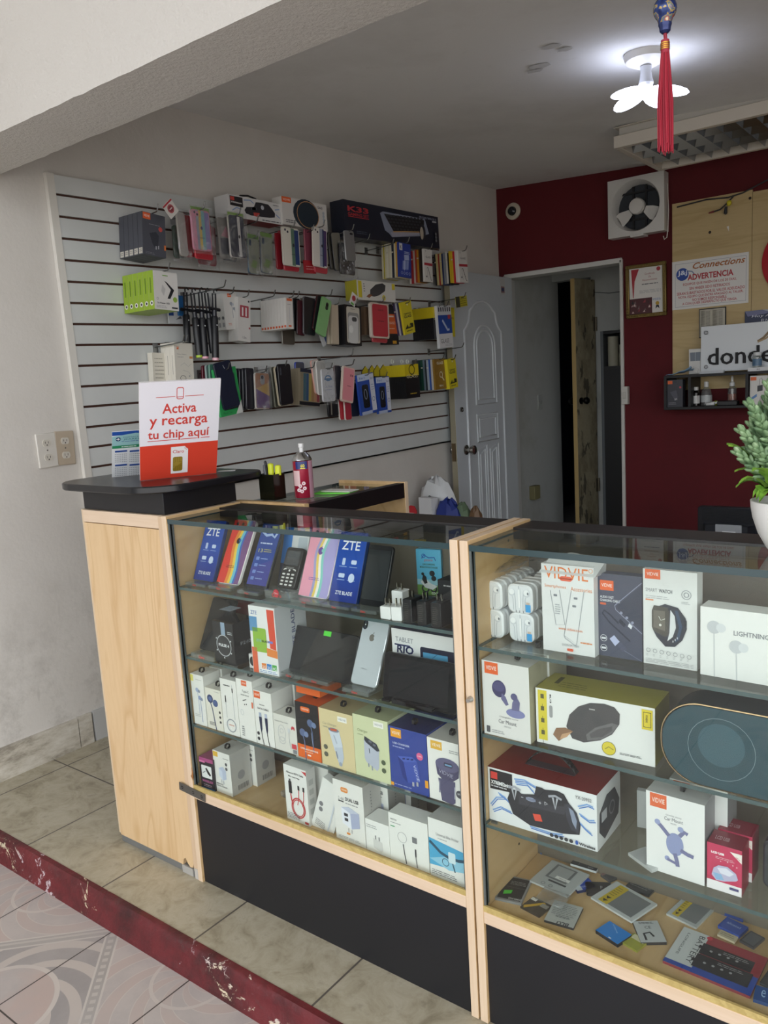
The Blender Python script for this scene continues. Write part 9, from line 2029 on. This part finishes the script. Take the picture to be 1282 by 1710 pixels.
wstack('charger_box', lambda i: 'ivory box hanging lowest at the wall behind the other ivory boxes', 'box', (258, 660), (280, 660), (253.5, 588.5), XB + 0.032, 0.03, 'd2cec2:.4', lambda A, d: A.L(0.15, 0.8, 0.85, 8, 0.09, '9a978e:.5', 0.02))
XC = XW + 0.18
wcase('dark red case behind the green boxed case', (341, 670), (352, 672), (337, 610), XC - 0.06, '5a1c28:.3', None, group=PC)
wcase('grey-teal case behind the green boxed case', (348, 672), (360, 674), (343, 609), XC - 0.045, '5a7470:.3', None, '8a9a98:.3', group=PC)
wcase('teal case just behind the green boxed case', (354, 676), (372, 678), (349, 608), XC - 0.03, '4a7a6a:.3', None, '6a9484:.3', group=PC)
def a_grbox(A, d): A.RR(0.12, 0.12, 0.88, 0.9, 0.1, '1c2a30:.3'); A.T('Phone Case', 0.12, 0.04, 0.05, '1d5c34:.4', al='L', w=0.4); A.P([(0.68, 0.0), (1, 0.0), (1, 0.28)], 'd2d4d0:.4')
o = wstack('case_box', lambda i: 'green box holding a navy case, tilted beside the promo sign', 'box', (370, 697), (406, 687), (356, 618), XC, 0.014, '2f9a54:.4', a_grbox, hookl='hook carrying the green boxed case')[0]
p0, w, h, roll = wfit((370, 697), (406, 687), (356, 618), XC)
b = MB(); b.T = Matrix.Translation((w * 0.10, -0.010, h * 0.13)) @ Matrix.Rotation(-0.08, 4, 'Y'); b.prism(rr(0, 0, w * 0.78, h * 1.0, 0.012), 0, 0.009, '1a2030:.3', front='1f2638:.25', chamfer=0.002); b.ly = 0.0003; Art(b, w * 0.78, h).S([(0.5, 0.92), (0.56, 0.84)], 0.02, 'b9c0cc:.3'); b.build('navy_case', o)
wstack('phone_case', nth('dark bagged case', 'left of the three-coloured triangle case'), 'phone case', (412, 683), (426, 685), (410, 614), XC - 0.015, 0.012, '23232a:.3', None, 5, 'dark bagged cases on one hook', shape=case_shape(0.01, '2c2c34:.25'), gap=0.008, jitter=0.003)
b_ = wfit((402, 684), (426, 686), (400, 609), XC - 0.012)
def a_tri(A, d): A.RR(0.05, 0.02, 0.95, 0.98, 0.08, '9a6a4a:.3'); A.P([(0.05, 0.56), (0.95, 0.34), (0.95, 0.74)], 'b3904a:.3'); A.P([(0.05, 0.56), (0.95, 0.36), (0.95, 0.03), (0.05, 0.03)], '5f3f74:.3'); A.RR(0.36, 0.68, 0.66, 0.94, 0.12, '8a8c90:.2'); A.D(0.51, 0.87, 0.09, '23242a:.2')
wcase('brown, ochre and purple triangle case in a clear bag', (427.6, 683), (451.5, 682.5), (425, 622), XC, '9a6a4a:.3', a_tri, 'c2bdb6:.3', bagk=dict(up=0.03, wide=0.006), group=PC, hookl='hook carrying the triangle case')
wcase('olive clear case behind the black cream-rimmed case', (460, 681), (472, 682), (452, 613), XC - 0.025, '55564a:.3', None, '77786a:.3', group=PC)
wcase('clear dark-rimmed case behind the olive clear case', (452, 682), (466, 683), (446, 614), XC - 0.05, '6a6a64:.3', None, '24242a:.3', group=PC)
wcase('black case standing out of a cream rim, lower row', (467, 679), (491, 674), (458, 612.5), XC + 0.005, '17171c:.3', None, 'b3a890:.3', t_=0.012, r=0.014, group=PC, hookl='hook carrying the black cream-rimmed case')
def a_bl(A, d): A.RR(0.06, 0.03, 0.94, 0.97, 0.1, '121218:.3'); A.RR(0.12, 0.72, 0.26, 0.92, 0.06, '33343c:.2')
wcase('plain black case hung over the cream-rimmed one', (469, 676), (490, 671), (463, 608), XC + 0.018, '121218:.3', a_bl, group=PC)
wcase('blue-rimmed clear case left of the gradient packs', (495, 656), (510, 657), (493, 604), XC - 0.03, '4a4c58:.3', None, '2c3f9a:.3', group=PC)
def a_grad(A, d):
 A.R(0, 0, 1, 0.1, '14161c:.4'); A.R(0.02, 0.9, 0.98, 1, '1c2234:.4')
 for k, c in enumerate(('7f7660:.3', '3a5a64:.3', '2c4a6a:.3', '9a8a4a:.3', '8a6a44:.3', 'a0785a:.3', '7a2c34:.3')): A.R(0.04 + k * 0.135, 0.12, 0.165 + k * 0.135, 0.88, c)
wstack('case_box', nth('multicoloured striped case box', 'in the middle of the lower row'), 'box', (500, 675.5), (533.5, 674), (500.5, 614.5), XC, 0.014, '8a7f6a:.4', a_grad, 4, 'striped case boxes of the lower row', hookl='hook carrying the striped case boxes')
wcase('pink-rimmed clear case leaning at the striped case boxes', (527, 658), (540, 661), (519, 602), XC + 0.008, 'b9b4ae:.3', None, 'c99a8f:.3', group=PC)
wcase('white-rimmed clear case behind the white bagged phone shell', (532, 660), (548, 664), (527, 603), XC + 0.014, 'a9a8a4:.3', None, 'cdcac4:.3', group=PC)
def a_wp(A, d): A.RR(0.04, 0.02, 0.96, 0.98, 0.1, 'c9cace:.3'); A.O(0.5, 0.72, 0.26, 0.07, '3f6f9c:.4', rz=0.16); A.R(0.2, 0.66, 0.8, 0.72, '3f6f9c:.4'); A.T('ULTRA', 0.5, 0.43, 0.05, '6a7ab0:.4', w=0.6); A.L(0.2, 0.8, 0.36, 1, 0.02, '8a94bc:.4', 0.012); A.D(0.5, 0.88, 0.04, 'a4a6aa:.3')
wcase('white phone shell with a blue ribbon mark in a clear bag', (540, 671.5), (560.5, 670.5), (536, 616.5), XC + 0.02, 'c9cace:.3', a_wp, bagk=dict(up=0.03, wide=0.004), group=PC, hookl='hook carrying the white phone shell')
wcase('black shiny case hanging low under the white phone shell', (549, 697), (566, 698), (546, 662), XC - 0.03, '17171c:.2', lambda A, d: A.S([(0.3, 0.1), (0.35, 0.7)], 0.1, '8a8478:.3'), group=PC)
wcase('dark case between white phone shell and pink case', (560, 667), (571, 668), (558, 610), XC - 0.005, '2c2c34:.3', None, '5a3a3e:.3', group=PC)
def a_pk(A, d): A.RR(0.08, 0.05, 0.92, 0.95, 0.08, 'd98a92:.3'); A.R(0.62, 0.74, 0.7, 0.8, '6a3a44:.4'); A.R(0.76, 0.74, 0.84, 0.8, '6a3a44:.4'); A.L(0.4, 0.75, 0.45, 1, 0.02, '8a4a55:.4', 0.02)
wcase('pink case in a clear cream-edged shell', (569.7, 669.5), (590, 670.5), (573, 610), XC + 0.02, 'd2b4a8:.3', a_pk, 'd2c2b4:.3', t_=0.013, group=PC, hookl='hook carrying the pink case')
wcase('white-rimmed red case hanging lowest, left of two', (568, 702), (577, 702), (563, 645), XC - 0.03, 'b02a36:.3', None, 'c9c2ba:.3', group=PC)
wcase('white-rimmed red case hanging lowest, right of two', (577, 702), (588, 702), (573, 645), XC - 0.015, 'a8323c:.3', None, 'd2cac2:.3', group=PC)
wcase('dark blue glossy case behind the blue blister packs', (587, 696), (601, 697), (584, 640), XC - 0.02, '232a3a:.25', None, '3a3a44:.3', group=PC)
def a_3in1(A, d):
 A.R(0, 0, 0.72, 1, '24479a:.35'); A.R(0.72, 0.06, 1, 0.98, 'c6cad4:.4'); A.R(0, 0.84, 0.72, 1, 'b9c4d8:.35'); A.T('3in1', 0.08, 0.88, 0.06, '24479a:.4', al='L', w=0.35); A.R(0.05, 0.0, 0.7, 0.08, 'a9b4cc:.4'); A.T('3in1', 0.76, 0.84, 0.06, '3a4a7a:.4', al='L', w=0.2)
 A.RR(0.2, 0.16, 0.6, 0.74, 0.1, '14171f:.25'); A.O(0.40, 0.5, 0.1, 0.03, '77808f:.3', rz=0.2); A.O(0.86, 0.35, 0.09, 0.02, '3a4a7a:.4'); A.L(0.78, 0.96, 0.7, 3, 0.06, '6a76a0:.4', 0.015)
wstack('blister_pack', lambda i: 'blue and white blister pack with a dark gadget, left of two', 'pack', (604, 694.5), (630, 683.5), (595.5, 627), XC + 0.03, 0.012, '24479a:.35', a_3in1, group='blue and white blister packs', hookl='hook carrying the left blue and white blister pack')
wstack('blister_pack', lambda i: 'blue and white blister pack with a dark gadget, right of two', 'pack', (632, 691.5), (653.5, 683.5), (627, 630.5), XC + 0.03, 0.012, '24479a:.35', a_3in1, group='blue and white blister packs', hookl='hook carrying the right blue and white blister pack')
for k, (u, v) in enumerate(((609, 611), (620, 609.5), (629, 609), (639, 608.5))):
 def tri_shape(b, w, h, t_, bd): b.prism([(0, 0), (w, 0), (w, h * 0.84), (w * 0.5, h), (0, h * 0.84)], 0, t_, '17171a:.35'); b.prism([(0, h * 0.68), (w, h * 0.68), (w, h * 0.84), (w * 0.5, h), (0, h * 0.84)], -0.0006, -0.0001, 'b8a81c:.4')
 wstack('glass_pack', lambda i: 'yellow-tipped pack behind the blue blister packs, %s from the left' % ORD[k], 'pack', (u - 3, v + 60), (u + 9, v + 60), (u - 5, v), XC - 0.03 + k * 0.006, 0.005, '17171a:.35', None, 1, 'yellow-tipped packs', shape=tri_shape)
xf = xfront(646, 668, 679, 666)
o = wstack('glass_pack', nth('yellow-topped black glass pack', 'in the lower row'), 'pack', (679, 666), (701.5, 661), (675, 609), xf, (xf - XB) / 12 - 0.001, '17171a:.35', a_yb, 12, 'yellow-topped black packs in the lower row', shape=yb_shape, gap=0.001, hookl='hook carrying the yellow-topped black packs of the lower row')
for k, u in enumerate((655, 671, 680)):
 q = at((u, 604), x=xf - 0.05 + 0.02 * k)
 b = MB(); b.tube([(0, 0.011 * cos(a), 0.011 * sin(a)) for a in [2 * pi * i / 16 for i in range(16)]], 0.0022, 'd2d6cf:.3', 6, True)
 tag(b.build('plastic_ring', None, q), '%s pale plastic ring above the yellow-topped packs, lower row' % ('left', 'middle', 'right')[k], 'ring')
def a_gold(A, d): A.T('GLASS', 0.5, 0.82, 0.09, 'd9d4c4:.4', w=0.6, bold=0.02); A.O(0.55, 0.48, 0.15, 0.04, 'd9d4c4:.4', rz=0.16); A.S([(0.62, 0.4), (0.8, 0.28)], 0.06, 'd9d4c4:.4'); A.T('9H', 0.5, 0.08, 0.07, 'd9d4c4:.4', w=0.35, bold=0.02); A.S([(0.1, 0.5), (0.5, 0.66), (0.9, 0.5)], 0.01, 'b99a5a:.4')
wstack('glass_pack', nth('glass pack', 'with a gold front near the white door'), 'pack', (728, 651), (745.8, 650.5), (724.5, 600), XC + 0.02, 0.013, '8a6a2c:.35', a_gold, 11, GP, colors=['8a6a2c:.35', 'b9b4aa:.4', '2a4f9a:.4', '9aa4ae:.4', '2c3038:.4', '6a7a86:.4', '1f4a3c:.4', '1a3a34:.4', '3a3a3e:.4', '55504a:.4', '4a4640:.4'], jitter=0.003, hookl='hook carrying the gold glass pack')
wstack('glass_pack', nth('yellow pack with black print', 'furthest right in the lower row'), 'pack', (751, 650), (765, 648), (745.8, 600.5), XC + 0.04, 0.010, 'd2c42a:.4', a_temp, 3, GP, hookl='hook carrying the yellow pack by the door')
q = at((595, 585), x=XC + 0.06); hook('empty hook with a bent tip above the pink case', q.y - 0.03, q.z - 0.02, XC + 0.06, 0.03)
q = at((781, 572), x=XC + 0.10); hook('empty long hook reaching in front of the white door', q.y - 0.02, q.z - 0.02, XC + 0.08, 0.02)
q = at((458, 485), x=XW + 0.2); hook('empty hook above the slim white cable boxes', q.y, q.z - 0.02, XW + 0.2)
q = at((498, 487), x=XW + 0.2); hook('empty hook above the maroon case', q.y, q.z - 0.02, XW + 0.2)
q = at((306, 560), x=XW + 0.2); hook('empty hook above the ivory boxes', q.y, q.z - 0.02, XW + 0.2)
